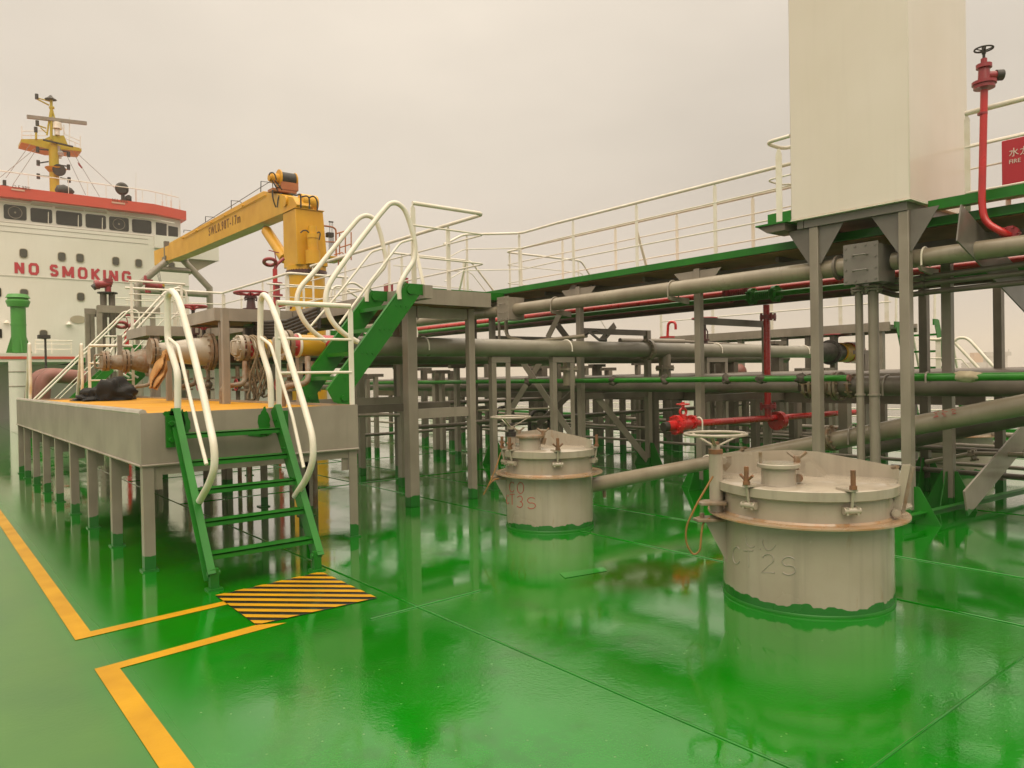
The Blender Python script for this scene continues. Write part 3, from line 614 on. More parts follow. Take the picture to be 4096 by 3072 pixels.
MB().cyl((at(1024, 1400, y=10.7).x, y2, z2), (at(1024, 1400, y=10.7).x+.03, y2, z2), .16, 28).build('ring', M_white, mp2)
# rope coil
rp = thing('rope_coil', 'thick tan rope hanging in loops from the capped cargo pipe', 'rope', (x2+.3, y2, 1.5)); b_ = MB(); random.seed(5)
for i in range(8):
    ox = x2+.17+.032*i; zl = z2-.50-.42*random.random(); jx = random.uniform(-.03, .05); rw = .16+.012*(i % 3); pp = []
    for k in range(30):
        a = 2*math.pi*k/30; c_ = math.cos(a)
        if c_ > 0: pp.append((ox+jx*math.sin(a), y2-rw*math.sin(a), z2+rw*c_))
        else: pp.append((ox+jx+.05*math.sin(5*a+i), y2-(rw-.09*c_*c_)*math.sin(a)+.02*math.sin(3*a+i), z2+(z2-zl)*c_))
    b_.tube(pp, .016, 8, closed=True)
b_.build('strands', M_rope, rp)
# third: maroon pipe with reducer
y3 = 12.55; q = at(836, 1407, y=y3); x3, z3 = q.x, q.z
mp3 = thing('cargo_pipe', 'maroon cargo pipe with a big bell shaped grey reducer', 'pipe', (x3, y3, z3))
MB().cyl((x3+.05, y3, z3), (16, y3, z3), .205, 28).build('pipe_run', M_maroon, mp3)
def reducer(par, x0, x1, y, z, r0, r1, m=M_hatch):
    n = 8; prof = [(r0+(r1-r0)*(.5-.5*math.cos(math.pi*k/n)), (x1-x0)*k/n) for k in range(n+1)]
    MB().lathe((x0, y, z), (1, 0, 0), prof, 30).build('reducer', m, par)
reducer(mp3, x3-.80, x3-.04, y3, z3, .135, .235)
b_ = MB(); flange(b_, (x3-.03, y3, z3), (1, 0, 0), .30, .04, 14, .014); flange(b_, (x3+.03, y3, z3), (1, 0, 0), .305, .04, 0); b_.build('flange', M_rustp, mp3)
b_ = MB(); flange(b_, (x3-.82, y3, z3), (1, 0, 0), .20, .04, 10, .012); flange(b_, (x3-.88, y3, z3), (1, 0, 0), .20, .04, 0); b_.build('small_flange', M_rustp, mp3)
# cloth on the small flange
from mathutils import noise as mn
b_ = MB(); vs = []; fs = []; nu, nv = 26, 26
Lc = [(661, 1400), (648, 1420), (634, 1442), (620, 1470), (609, 1498), (601, 1524), (596, 1548)]; Rc = [(666, 1400), (668, 1425), (672, 1455), (676, 1480), (668, 1505), (648, 1522), (622, 1560)]
def lerpl(Ls, t_):
    k = min(len(Ls)-1.0001, t_*(len(Ls)-1)); i = int(k); f_ = k-i; return (Ls[i][0]*(1-f_)+Ls[i+1][0]*f_, Ls[i][1]*(1-f_)+Ls[i+1][1]*f_)
for i in range(nv):
    t1 = i/(nv-1); (ul, vl_), (ur, vr) = lerpl(Lc, t1), lerpl(Rc, t1)
    for j in range(nu):
        s1 = j/(nu-1); p = at(ul+(ur-ul)*s1, vl_+(vr-vl_)*s1+3*math.sin(s1*7), y=y3-.42)
        p.y += .07*math.sin(s1*13+t1*4)+.05*math.sin(s1*6-t1*7)+.08*mn.noise(V((s1*3, t1*4, 0)))+.3*(1-t1)**3*0; vs.append(p)
for i in range(nv-1):
    for j in range(nu-1): fs.append((i*nu+j, i*nu+j+1, (i+1)*nu+j+1, (i+1)*nu+j))
o = b_.add(vs, fs).build('draped_cloth', M_cloth); so = o.modifiers.new('solid', 'SOLIDIFY'); so.thickness = .012; tag(o, 'tan cloth hanging from the small flange of the bell shaped reducer', 'cloth')
# fourth: two step reducers
y4 = 16.6; q = at(600, 1440, y=y4); x4, z4 = q.x, q.z
mp4 = thing('cargo_pipe', 'farthest cargo pipe stepping down through two rusty reducers to a handled cap', 'pipe', (x4, y4, z4))
xm = at(500, 1449, y=y4).x; xc0 = at(420, 1456, y=y4).x
MB().cyl((x4, y4, z4), (15.5, y4, z4), .20, 26).build('pipe_run', M_maroon, mp4)
reducer(mp4, xm+.02, x4-.02, y4, z4-.02, .165, .25, M_rustp); reducer(mp4, xc0+.03, xm-.03, y4, z4-.05, .13, .155, M_rustp)
for x, r in ((x4, .32), (xm, .235), (xc0, .20)):
    b_ = MB(); flange(b_, (x+.03, y4, z4-.02), (1, 0, 0), r, .05, 12, .018); flange(b_, (x-.04, y4, z4-.02), (1, 0, 0), r, .05, 0); b_.build('flange', M_rustp, mp4)
MB().tube(bend([(xc0-.06, y4-.12, z4+.1), (xc0-.2, y4-.12, z4+.1), (xc0-.2, y4-.12, z4-.16), (xc0-.06, y4-.12, z4-.16)], .05), .018, 8).build('handle', M_rustp, mp4)
# drain elbows on the tray below the pipes
for i, (x, y, l) in enumerate(((3.35, 8.45, 'bent rusty drain pipe rising at the stairs foot on the tray'), (3.35, 10.6, 'bent rusty drain pipe under the hanging rope coil'), (3.35, 12.9, 'bent drain pipe under the bell shaped reducer'), (3.35, 15.9, 'bent drain pipe beside the black tarpaulin'))):
    o = MB().tube(bend([(x-.0, y-.1, TZ1-.03), (x, y-.1, TZ1+.2), (x+.32, y-.1, TZ1+.24), (x+.36, y, TZ1+.55)], .09), .036, 10).build('drain_pipe', M_rustp); tag(o, l, 'pipe', 'drain pipes on the tray')
# small valves in the shade below the pipes
random.seed(11)
vl = [(4.15, 9.3, 'small dark drain valve under the yellow pipe band'), (4.2, 10.2, 'small dark drain valve behind the tray beside the rope'), (4.2, 11.9, 'first of two tall dark valves under the maroon pipe'), (4.2, 12.35, 'second of two tall dark valves under the maroon pipe'), (4.2, 13.9, 'small dark valve left of the maroon pipe'), (4.2, 15.2, 'small dark valve near the tarpaulin')]
for x, y, l in vl:
    t_ = thing('drain_valve', l, 'valve', (x, y, 1.3), 'small drain valves below the manifold')
    b_ = MB(); b_.cyl((x, y, .0), (x, y, 1.95), .035, 10)
    for zz in (1.35, 1.55, 1.75): b_.cyl((x, y, zz), (x, y, zz+.035), .10, 12)
    b_.ball((x, y, 1.65), .075); b_.build('valve_body', M_rustp, t_); hwheel(t_, (x-.18, y, 1.65), .09, .16, M_redd, r=.01, ax=(-1, 0, 0))
# big handwheels standing on the walkway wings
def wheel_stand(x, y, z, h, R0, label, m=M_redd):
    t_ = thing('valve_stand', label, 'valve', (x, y, z)); b_ = MB()
    b_.cyl((x, y, z), (x, y, z+.07), .14, 20).cyl((x, y, z+.07), (x, y, z+.24), .08, 14, .06).cyl((x, y, z+.24), (x, y, z+.28), .1, 14).cyl((x, y, z+.28), (x, y, z+h-.1), .03, 10)
    for s in (-1, 1): b_.tube([(x+.1*s, y, z+.26), (x+.1*s, y, z+h*.62), (x+.03*s, y, z+h*.72)], .014, 6)
    b_.build('bonnet', M_maroon, t_); hwheel(t_, (x, y, z+h), R0, .25, m, r=.022, sp=6, dish=.04); return t_
q = at(1003, 1172, y=12.6); wheel_stand(q.x, 12.6, PZ, q.z-PZ, .265, 'tall dark red valve handwheel on the near wing of the walkway')
q = at(772, 1226, y=14.6); wheel_stand(q.x, 14.6, 2.35, q.z-2.35, .24, 'red valve handwheel left of the near walkway wing')
q = at(815, 1304, y=13.9); wheel_stand(q.x, 13.9, 2.05, q.z-2.05, .22, 'small red handwheel in the shade under the near walkway wing')
# actuator box and cable bundle
t_ = thing('valve_actuator', 'green topped hydraulic valve actuator under the near walkway wing', 'actuator', (4.6, 12.5, 2.4))
MB().box(4.4, 4.9, 12.3, 12.6, 2.62, 2.66).build('cover', M_green, t_); MB().cyl((4.5, 12.45, 2.25), (4.5, 12.45, 2.6), .12, 16).box(4.62, 4.85, 12.35, 12.55, 2.25, 2.6).build('body', M_dark, t_)
t_ = thing('cable_bundle', 'thick dark cable bundle strung under the walkway above the rope coil', 'cables', (4.5, 11, 2.5)); b_ = MB()
for k in range(6): b_.tube([(4.3+.0*k, 9.4, 2.42+.05*k), (4.35, 10.6, 2.33+.05*k), (4.5, 12.4, 2.45+.045*k)], .03, 8)
b_.build('cables', M_dark, t_)

# ================================================================ LONGITUDINAL CATWALK
CX0, CX1, CZ = 8.95, 10.12, 3.33
cw = thing('catwalk', 'long raised catwalk with green edges and a brown underside on grey posts', 'catwalk', (9.0, 6, 0))
def ypt(u, x): return at(u, 1500, x=x).y
ycx0, ycx1 = -4.0, 11.9
MB().box(CX0, CX0+.015, ycx0, ycx1, CZ-.02, CZ+.07).build('kick_plate', M_green, cw)
MB().box(CX0-.045, CX0+.03, ycx0, ycx1, CZ-.035, CZ-.02).build('edge_channel', M_green, cw)
MB().box(CX1-.015, CX1, ycx0, ycx1, CZ-.08, CZ+.07).build('kick_plate', M_green, cw)
MB().box(CX0+.03, CX1-.02, ycx0, ycx1, CZ-.045, CZ-.03).build('soffit', M_under, cw)
b_ = MB()
y = ycx0
while y < ycx1: b_.box(CX0+.35, CX1-.1, y, y+.05, CZ-.12, CZ-.046); y += 1.2
b_.box(CX0+.45, CX0+.51, ycx0, ycx1, CZ-.20, CZ-.121).box(CX1-.3, CX1-.2, ycx0, ycx1, CZ-.20, CZ-.121); b_.build('joist', M_dgrey, cw)
FR = [ypt(u, 9.0) for u in (1972, 2323, 2799)]+[4.2, 2.0]
for i, y in enumerate(FR[:3]+[1.2]):
    MB().box(8.95, 9.05, y-.05, y+.05, 0, CZ-.1).build('support_post', M_post, cw, bevel=.006)
    MB().prism([(8.97, y-.42, CZ-.13), (8.97, y+.42, CZ-.13), (8.97, y+.10, CZ-.46), (8.97, y-.10, CZ-.46)], (.012, 0, 0)).build('head_gusset', M_grey, cw)
    b_ = MB(); b_.prism([(8.98, y-.35, 0), (8.98, y+.35, 0), (8.98, y+.12, .42), (8.98, y-.12, .42)], (.012, 0, 0)); b_.prism([(8.7, y, 0), (9.35, y, 0), (9.1, y, .4), (8.9, y, .4)], (0, .012, 0)); b_.build('foot_gusset', M_green, cw)
    xb_ = 10.75
    MB().box(xb_-.05, xb_+.05, y-.05, y+.05, 0, 2.52).build('support_post', M_post, cw)
    b_ = MB(); b_.prism([(xb_-.02, y-.35, 0), (xb_-.02, y+.35, 0), (xb_-.02, y+.12, .42), (xb_-.02, y-.12, .42)], (.012, 0, 0)); b_.build('foot_gusset', M_green, cw)
    MB().box(9.05, xb_-.05, y-.03, y+.03, 2.42, 2.52).build('pipe_bearer', M_dgrey, cw)
    MB().box(9.05, xb_-.05, y-.04, y+.04, 1.28, 1.38).build('pipe_bearer', M_dgrey, cw)
# X braces
def brace(a, c, w_=.09, m=M_grey): return MB().beam(a, c, .012, w_, up=V((0, 0, 1))).build('brace', m, cw)
def flat(a, c, w_, m=M_grey, up=(0, 1, 0), t_=.012):
    return MB().beam(a, c, w_, t_, up=V(up)).build('brace', m, cw)
yb2 = FR[1]
flat(at(2300, 1135, x=9.04), at(2190, 1352, x=9.04), .12, up=(1, 0, 0))
flat(at(2087, 1443, x=9.03), at(2290, 1745, x=9.03), .13, up=(1, 0, 0)); flat(at(2165, 1443, x=9.05), at(2005, 1700, x=9.05), .13, up=(1, 0, 0))
flat(at(2390, 1590, y=yb2), (10.7, yb2, .1), .13); flat(at(2300, 1560, y=yb2+2.4), at(2150, 1700, y=yb2+2.4), .13, M_dgrey)
flat(at(2460, 1300, y=yb2+1), at(2400, 1370, y=yb2+1), .13, M_dgrey); flat(at(2230, 1300, y=yb2+.9), at(2290, 1380, y=yb2+.9), .13, M_dgrey)
# railings along the catwalk
cr = railing('catwalk_railing', 'near white railing along the catwalk above the green edge', [(CX0+.02, 9.7, CZ), (CX0+.02, 5.0, CZ)], [(CX0+.02, ypt(u, CX0), CZ) for u in (2083, 2299, 2553, 2867)], h=1.08, r=.024, rm=.011, stay={2: -.25})
railing('catwalk_railing', 'white railing curving down where the catwalk meets the landing', [(7.7, 11.4, CZ-.25), (8.2, 11.5, CZ+.0), (CX0+.02, 10.7, CZ-.02), (CX0+.02, 9.7, CZ)], [(8.25, 11.45, CZ)], h=1.08, r=.022, rm=.010, stay={0: -.25})
railing('catwalk_railing', 'far white railing along the port side of the catwalk', [(CX1-.02, 12, CZ), (CX1-.02, 4.6, CZ)], [(CX1-.02, ypt(u, CX1), CZ) for u in (2096, 2262, 2474, 2720, 3024)], h=1.08, r=.022, rm=.011)
railing('catwalk_railing', 'white railing branching off across deck at the aft landing', [(CX1, 12.0, CZ), (CX1, 12.6, CZ), (12.4, 12.6, CZ), (13.2, 12.6, CZ-.9)], [(CX1+.1, 12.6, CZ), (12.3, 12.6, CZ)], h=1.08, r=.022, rm=.010)
railing('catwalk_railing', 'white railing curving down past the aft landing stairs', [(7.9, 13.6, CZ), (9.4, 13.6, CZ), (9.9, 13.6, CZ), (10.9, 13.6, CZ-1.0)], [(8.1, 13.6, CZ), (9.7, 13.6, CZ)], h=1.0, r=.022, rm=.010)
t_ = thing('catwalk_landing', 'small green edged landing joining the walkway to the catwalk', 'landing', (8.3, 12, CZ))
MB().box(7.2, 8.94, 11.2, 12.2, CZ-.16, CZ-.02).build('landing_plate', M_green, t_)
for x in (7.3, 8.8): MB().box(x, x+.09, 12.05, 12.14, 0, CZ-.16).build('leg', M_dgrey, t_)
# raised landing by the white column
t_ = thing('column_landing', 'raised green landing plate beside the white column on the catwalk', 'landing', (8.7, 5.0, CZ))
lz = at(3100, 905, x=8.55).z
b_ = MB(); b_.box(8.42, 8.95, 4.95, ypt(3030, 8.42), lz-.0, lz+.02).box(8.5, 8.515, 4.95, ypt(3080, 8.5), lz+.02, lz+.15); b_.build('landing_plate', M_green, t_)
MB().prism([(8.45, 5.0, lz-.001), (8.45, 5.38, lz-.001), (8.45, 5.25, lz-.09), (8.45, 5.0, lz-.09)], (.4, 0, 0)).build('bracket', M_dgrey, t_)
# looped railing by the column
t_ = thing('bow_railing', 'white railing bowed out beside the left edge of the white column', 'railing', (8.5, 5.2, lz+.02))
yr = ypt(3070, 8.5)
for hh, rr_, nm in ((0, .024, 'top_rail'), (1, .011, 'mid_rail'), (2, .011, 'mid_rail')):
    v0 = (575, 725, 863)[hh]; z = at(3080, v0, x=8.6).z
    MB().tube(bend([(8.95, 4.96, z), (8.95, yr, z), (8.52, yr, z), (8.52, 4.955, z)], .14), rr_, 10).build(nm, M_white, t_)
yp = ypt(3127, 8.5); ztop = at(3127, 592, x=8.5).z
b_ = MB(); b_.prism([(8.495, yp-.04, lz+.02), (8.495, yp+.04, lz+.02), (8.495, yp+.04, ztop-.08), (8.495, yp+.015, ztop), (8.495, yp-.015, ztop), (8.495, yp-.04, ztop-.08)], (.012, 0, 0)); b_.build('post', M_white, t_)

# ================================================================ WHITE COLUMN (mast housing)
BX, BY0, BY1 = 8.5, 3.54, 4.945
bz = 3.565; bx1 = at(3874, 860, y=BY0).x
cb = thing('white_column', 'tall square white painted steel column rising out of the top of the picture', 'column', (BX, BY0, 0))
b_ = MB(); b_.box(BX, bx1, BY0, BY1, bz, 9.5); b_.build('casing', M_cream, cb, bevel=.012)
MB().box(BX-.012, bx1+.01, BY0-.012, BY1+.01, bz-.012, bz-.0015).build('bottom_lip', M_white, cb)
MB().box(BX+.05, bx1-.03, BY0+.05, BY0+.13, bz-.11, bz-.013).box(BX+.05, BX+.13, BY0+.13, BY1-.14, bz-.11, bz-.013).box(BX+.05, bx1-.03, BY1-.13, BY1-.05, bz-.11, bz-.013).box(bx1-.11, bx1-.03, BY0+.131, BY1-.131, bz-.11, bz-.013).build('base_frame', M_frame, cb)
MB().box(BX+.13, bx1-.11, BY0+.13, BY1-.13, bz-.05, bz-.03).build('base_plate', M_dgrey, cb)
for (u, x, m) in ((3264, 8.62, M_post), (3623, 8.62, M_post)):
    y = ypt(u+6, x)
    MB().box(x-.055, x+.055, y-.055, y+.055, 0, bz-.111).build('support_post', m, cb, bevel=.006)
    MB().prism([(x-.02, y-.36, bz-.112), (x-.02, y+.36, bz-.112), (x-.02, y+.075, bz-.56), (x-.02, y-.075, bz-.56)], (.012, 0, 0)).build('head_gusset', M_frame, cb)
    MB().prism([(x-.3, y+.0, bz-.113), (x+.42, y, bz-.113), (x+.08, y, bz-.5), (x-.07, y, bz-.5)] if 0 else [(x+.06, y, bz-.113), (x+.45, y, bz-.113), (x+.06, y, bz-.56)], (0, .012, 0)).build('head_gusset', M_frame, cb)
    b_ = MB(); b_.prism([(x, y-.33, 0), (x, y+.33, 0), (x, y+.11, .40), (x, y-.11, .40)], (.012, 0, 0)); b_.prism([(x+.05, y, 0), (x+.36, y, 0), (x+.1, y, .36), (x+.05, y, .40)], (0, .012, 0)); b_.build('foot_gusset', M_green, cb)
for (u, v, x) in ((3705, 1960, None), (3800, 2035, None)):
    q = at(u, v, z=0); 
    MB().box(q.x-.055, q.x+.055, q.y-.055, q.y+.055, 0, bz-.111 if u < 3750 else CZ-.15).build('support_post', M_dgrey if u < 3750 else M_post, cb, bevel=.006)
    b_ = MB(); b_.prism([(q.x, q.y-.30, 0), (q.x, q.y+.30, 0), (q.x, q.y+.09, .46), (q.x, q.y-.09, .46)], (.012, 0, 0)); b_.prism([(q.x-.30, q.y, 0), (q.x+.34, q.y, 0), (q.x+.09, q.y, .46), (q.x-.09, q.y, .46)], (0, .012, 0)); b_.build('foot_gusset', M_green, cb)
q = at(3800, 2035, z=0)
flat_ = MB().beam(at(3862, 2015, y=3.2), at(4250, 1560, y=3.2), .30, .02, up=(0, 1, 0)).build('brace', M_post, cb)
MB().beam(at(3835, 890, y=3.0), at(4200, 1290, y=3.0), .40, .015, up=(0, 1, 0)).build('brace', M_frame, cb)
q2 = at(4000, 1790, x=11.5); MB().box(11.45, 11.57, q2.y-.05, q2.y+.05, 0, CZ-.2).build('support_post', M_dgrey, cb)
# forward part of the catwalk edge (right of column)
t_ = thing('forward_catwalk_edge', 'green catwalk edge strip right of the white column behind the red standpipe', 'catwalk', (8.6, 2.5, 3.4))
a = at(3715, 812, x=8.95); c = at(4110, 792, x=8.95)
MB().box(8.93, 8.948, 1.5, a.y, a.z-.10, a.z+.02).build('kick_plate', M_green, t_)
MB().box(8.80, 8.93, 1.2, a.y+.25, a.z-.115, a.z-.10).build('edge_strip', M_green, t_)
rz = a.z-.1
rr2 = railing('forward_railing', 'white railing on the catwalk right of the white column behind the red standpipe', [(9.02, ypt(3874, 9.02), CZ), (9.02, -1, CZ)], [(9.02, ypt(3880, 9.02), CZ)], h=at(3900, 445, x=9.02).z-CZ, mids=(.25, .68), r=.028, rm=.013)
railing('forward_railing', 'far white railing behind the red fire hose box', [(CX1-.02, 4.2, CZ), (CX1-.02, -1, CZ)], [(CX1-.02, 3.1, CZ)], h=1.08, r=.022, rm=.011)

# red standpipe hydrant
t_ = thing('fire_standpipe', 'tall red standpipe with a handwheel valve on top right of the white column', 'hydrant', (8.78, 3.0, 2.9))
X = 8.78; P0 = lambda u, v: at(u, v, x=X)
b_ = MB(); b_.tube(bend([P0(3937, 360), P0(3927, 820), P0(3940, 890), P0(4020, 935), V((9.3, P0(4020, 935).y, P0(4020, 935).z))], .14), .036, 14); b_.build('pipe_run', M_red, t_)
top = P0(3937, 350); Y = top.y
b_ = MB(); b_.cyl(top+V((0, 0, -.01)), top+V((0, 0, .03)), .10, 18); b_.cyl(top+V((0, 0, .03)), top+V((0, 0, .06)), .115, 18); b_.cyl(top+V((0, 0, .06)), top+V((0, 0, .22)), .06, 14, .05); b_.cyl(top+V((0, 0, .20)), top+V((0, 0, .24)), .075, 12); b_.cyl(top+V((0, 0, .24)), top+V((0, 0, .30)), .03, 10)
b_.cyl(top+V((0, 0, .12)), top+V((.10, -.10, .12)), .045, 14); b_.cyl(P0(3930, 455)+V((0, 0, -.01)), P0(3930, 455)+V((0, 0, .01)), .048, 14); b_.build('valve_body', M_redd, t_)
b_ = MB(); b_.cyl(top+V((.08, -.08, .12)), top+V((.13, -.13, .12)), .055, 14); b_.build('outlet_cap', M_dark, t_)
hwheel(t_, top+V((0, 0, .40)), .085, .12, M_dark, r=.009, dish=.02)
b_ = MB(); flange(b_, P0(4025, 932)+V((.12, 0, 0)), (1, 0, 0), .085, .05, 6); b_.build('flange', M_redd, t_)
# hose box
t_ = thing('hose_box', 'red fire hose box with white characters at the right edge of the picture', 'fire box', (CX1-.2, 2.3, CZ))
bxx = 9.92; pA, pB = at(4005, 565, x=bxx), at(4400, 480, x=bxx); pbm = at(4005, 795, x=bxx)
MB().box(bxx, bxx+.16, pB.y, pA.y, pbm.z, pA.z).build('box_body', M_sign, t_, bevel=.01)
for u, v, tx, sz in ((4036, 626, '水', .105), (4080, 618, '龙', .105), (4037, 656, 'FIRE', .066)):
    q = at(u, v, x=bxx-.004); text_obj(tx, sz, M_letter, t_, (bxx-.004, q.y, q.z), (0, -1, 0), (0, 0, 1), ext=.002)

# ================================================================ PIPES ALONG THE CATWALK
vx = 8.74
vz = lambda u, v0, v1: at(u, (v0+v1)/2, x=vx)
a, c = vz(2400, 1169, 1208), vz(3300, 1035, 1112)
vzz = 2.945
vp = thing('vapour_pipe', 'wide grey pipe slung along the catwalk edge joining two bolted junction boxes', 'pipe', (vx, 6, vzz))
J1, J2 = (ypt(2020, vx-.1), 0), (0, 0)
yj1 = ypt(2018, vx); yj2 = ypt(3450, vx)
MB().cyl((vx, yj1-.1, vzz), (vx, yj2+.15, vzz), .110, 26).build('pipe_run', M_pipe, vp)
MB().cyl((vx, yj1+.1, vzz), (vx, 17, vzz), .100, 24).build('pipe_run', M_pipe, vp)
MB().cyl((vx+.05, yj2-.35, vzz), (vx+.05, -2, vzz), .098, 24).build('pipe_run', M_pipe, vp)
b_ = MB(); flange(b_, (vx, yj1-.32, vzz), (0, 1, 0), .155, .025, 8); flange(b_, (vx, yj1-.28, vzz), (0, 1, 0), .155, .025, 0); b_.build('flange', M_pipe, vp)
b_ = MB(); flange(b_, (vx, yj2+.27, vzz), (0, 1, 0), .15, .03, 0); flange(b_, (vx+.05, yj2-.46, vzz), (0, 1, 0), .135, .03, 0); b_.build('flange', M_dgrey, vp)
for u in (2228, 2698): clampU((vx, ypt(u, vx), vzz), (0, 1, 0), .110, par=vp, m=M_grey, drop=.14)
clampU((vx+.05, ypt(3700, vx), vzz), (0, 1, 0), .098, par=vp, drop=.1)
for u in (2228, 2698, 3700):
    y = ypt(u, vx); MB().prism([(vx-.13, y-.02, vzz-.115), (vx+.35, y-.02, vzz-.115), (vx+.35, y-.02, vzz-.21), (vx-.10, y-.02, vzz-.16)], (0, .03, 0)).build('bracket', M_grey, vp)
def jbox(label, y, x, z, w_, h, d, m):
    t_ = thing('junction_box', label, 'junction box', (x, y, z), 'bolted boxes on the catwalk side pipe')
    MB().box(x, x+d, y-w_/2+.02, y+w_/2-.02, z-h/2+.015, z+h/2-.015).build('box_body', m, t_)
    MB().box(x-.012, x-.0005, y-w_/2, y+w_/2, z-h/2, z+h/2).build('cover', m, t_)
    b_ = MB()
    for i in range(4):
        for s in (-1, 1):
            b_.cyl((x-.022, y+s*(w_/2-.03), z-h/2+.04+i*(h-.08)/3), (x-.01, y+s*(w_/2-.03), z-h/2+.04+i*(h-.08)/3), .012, 8)
            if 0 < i < 3: b_.cyl((x-.022, y+(i-1.5)*w_*.3, z+s*(h/2-.03)), (x-.01, y+(i-1.5)*w_*.3, z+s*(h/2-.03)), .012, 8)
    b_.build('bolts', m, t_)
    for s in (-.18, .2): MB().tube(bend([(x-.012, y-w_*.2, z+h*s), (x-.06, y-w_*.2, z+h*s), (x-.06, y+w_*.2, z+h*s), (x-.012, y+w_*.2, z+h*s)], .02), .008, 6).build('handle', m, t_)
    return t_
zj1 = at(2018, 1234, x=vx-.2).z; jb1 = jbox('light grey bolted junction box on the pipe left of the catwalk rag stains', ypt(2018, vx-.2), vx-.2, zj1, .34, .44, .38, M_grey)
jb1['label'] = 'smaller lighter bolted junction box in the shade of the catwalk aft end'
zj2 = at(3450, 1052, x=vx-.25).z; jb2 = jbox('x', ypt(3450, vx-.25), vx-.25, zj2, .40, .46, .45, M_frame); jb2['label'] = 'larger blue grey junction box hanging under the white column'
# conduits dropping from the boxes
for i, (u, r) in enumerate(((3440, .045), (3497, .058))):
    y = ypt(u, vx+.1); b_ = MB(); b_.cyl((vx+.1, y, .0), (vx+.1, y, zj2-.30), r, 16); flange(b_, (vx+.1, y, zj2-.28), (0, 0, 1), r+.045, .02, 4); flange(b_, (vx+.1, y, zj2-.245), (0, 0, 1), r+.045, .02, 0)
    b_.cyl((vx+.1, y, zj2-.3), (vx+.1, y, zj2-.2), r*.8, 12); flange(b_, (vx+.1, y, 1.41), (0, 0, 1), r+.015, .02, 0)
    o = b_.build('drop_conduit', M_post); tag(o, ('thinner', 'thicker')[i]+' vertical conduit dropping from the larger junction box', 'conduit')
t_ = MB().tube(bend([(vx+.05, ypt(2020, vx), zj1-.2), (vx+.05, ypt(2020, vx), zj1-.5), (vx+.02, ypt(2110, vx), zj1-.64), (vx+.02, ypt(2345, vx), zj1-.60)], .15), .035, 12).build('bent_conduit', M_pipe); tag(t_, 'bent grey conduit leaving the smaller junction box over the cargo pipe', 'conduit')
t_ = MB().cyl((vx, ypt(2000, vx), zj1-.18), (vx, ypt(2000, vx), zj1-.62), .025, 10).build('drop_conduit', M_post); tag(t_, 'thin straight conduit under the smaller junction box', 'conduit')
t_ = MB().tube([(vx+.0, ypt(2345, vx), zj1-.585), (vx-.05, ypt(2370, vx), zj1-.55), (vx-.02, ypt(2400, vx), zj1-.68), (vx, ypt(2428, vx), zj1-.70)], .022, 8).tube([(vx+.0, ypt(2345, vx), zj1-.57), (vx+.05, ypt(2380, vx), zj1-.52), (vx+.02, ypt(2425, vx), zj1-.62)], .016, 8).build('loose_cable', M_dark); tag(t_, 'frayed black cable end poking out of the bent conduit', 'cable')
def lpipe(name, label, x, z, r, m, y0=-2, y1=20, cat='pipe', seg=16, group=None):
    o = MB().cyl((x, y0, z), (x, y1, z), r, seg).build(name, m); tag(o, label, cat, group); return o
def zavg(x, *uv): return sum(at(u, v, x=x).z for u, v in uv)/len(uv)
gz = zavg(10.22, (2400, 1247), (3200, 1170)); lpipe('green_pipe', 'dark green pipe along the catwalk below the red one', 10.22, gz, .042, M_greenr)
rz_ = zavg(10.42, (2400, 1231), (3200, 1145)); lpipe('red_pipe', 'long bright red pipe along the catwalk above the green one', 10.42, rz_, .055, M_red)
lpipe('maroon_pipe', 'long dark maroon pipe beside the catwalk below the red one', 10.62, zavg(10.62, (2400, 1259), (3200, 1196)), .075, M_maroon)
wz = zavg(11.0, (2400, 1217), (3200, 1126)); lpipe('white_pipe', 'long white pipe under the catwalk above the red one', 11.0, wz, .045, M_white)
lpipe('cable_tray', 'dark cable tray running under the catwalk', 9.4, CZ-.35, .06, M_dark, y1=12)
# expansion joints on red and green
for x, z, r, u, m, nm in ((10.22, gz, .042, 3060, M_green, 'green'), (10.42, rz_, .07, 2965, M_redd, 'red')):
    y = ypt(u, x); b_ = MB()
    for s in (-.2, .2): flange(b_, (x, y+s, z), (0, 1, 0), r+.085, .06, 6)
    for k in range(9): b_.ring((x, y-.13+k*.0325, z), (0, 1, 0), r+.02, .014, 18, 6)
    o = b_.build('expansion_joint', m); tag(o, nm+' bellows expansion joint in the '+nm+' pipe under the catwalk', 'expansion joint')
# green pipe outside posts, low
gzz = zavg(8.84, (2400, 1521), (3000, 1516), (3600, 1513)); yA_ = ypt(3398, 8.84)
t_ = thing('green_pipe', 'bright green low pipe tied with dark rags in front of the catwalk posts', 'pipe', (8.84, 8, gzz))
MB().cyl((8.84, yA_, gzz), (8.84, 22, gzz), .040, 16).build('pipe_run', M_greenr, t_)
b_ = MB(); b_.cyl((8.84, yA_-.005, gzz), (8.84, yA_+.02, gzz), .044, 16); b_.build('open_end', M_brown, t_)
random.seed(3)
for k, u in enumerate((2113, 2268, 2454, 2660, 2907, 3045, 3205)):
    y = ypt(u, 8.84); o = blob('rag', (8.84, y, gzz), (.062, .075, .068), M_rag, n=16, amp=.55, seed=k+20, flat=False)
    tag(o, 'dark rag tied round the bright green low pipe', 'rag', 'dark rags tied round the low green pipe')
t_ = thing('green_pipe', 'short bright green pipe with a beige wrapping right of the white column posts', 'pipe', (8.95, 2.5, gzz))
MB().cyl((8.84, ypt(3648, 8.84), gzz), (8.84, -2, gzz), .044, 16).build('pipe_run', M_greenr, t_)
clampU((8.84, ypt(3710, 8.84), gzz), (0, 1, 0), .044, par=t_, m=M_post, drop=.06)
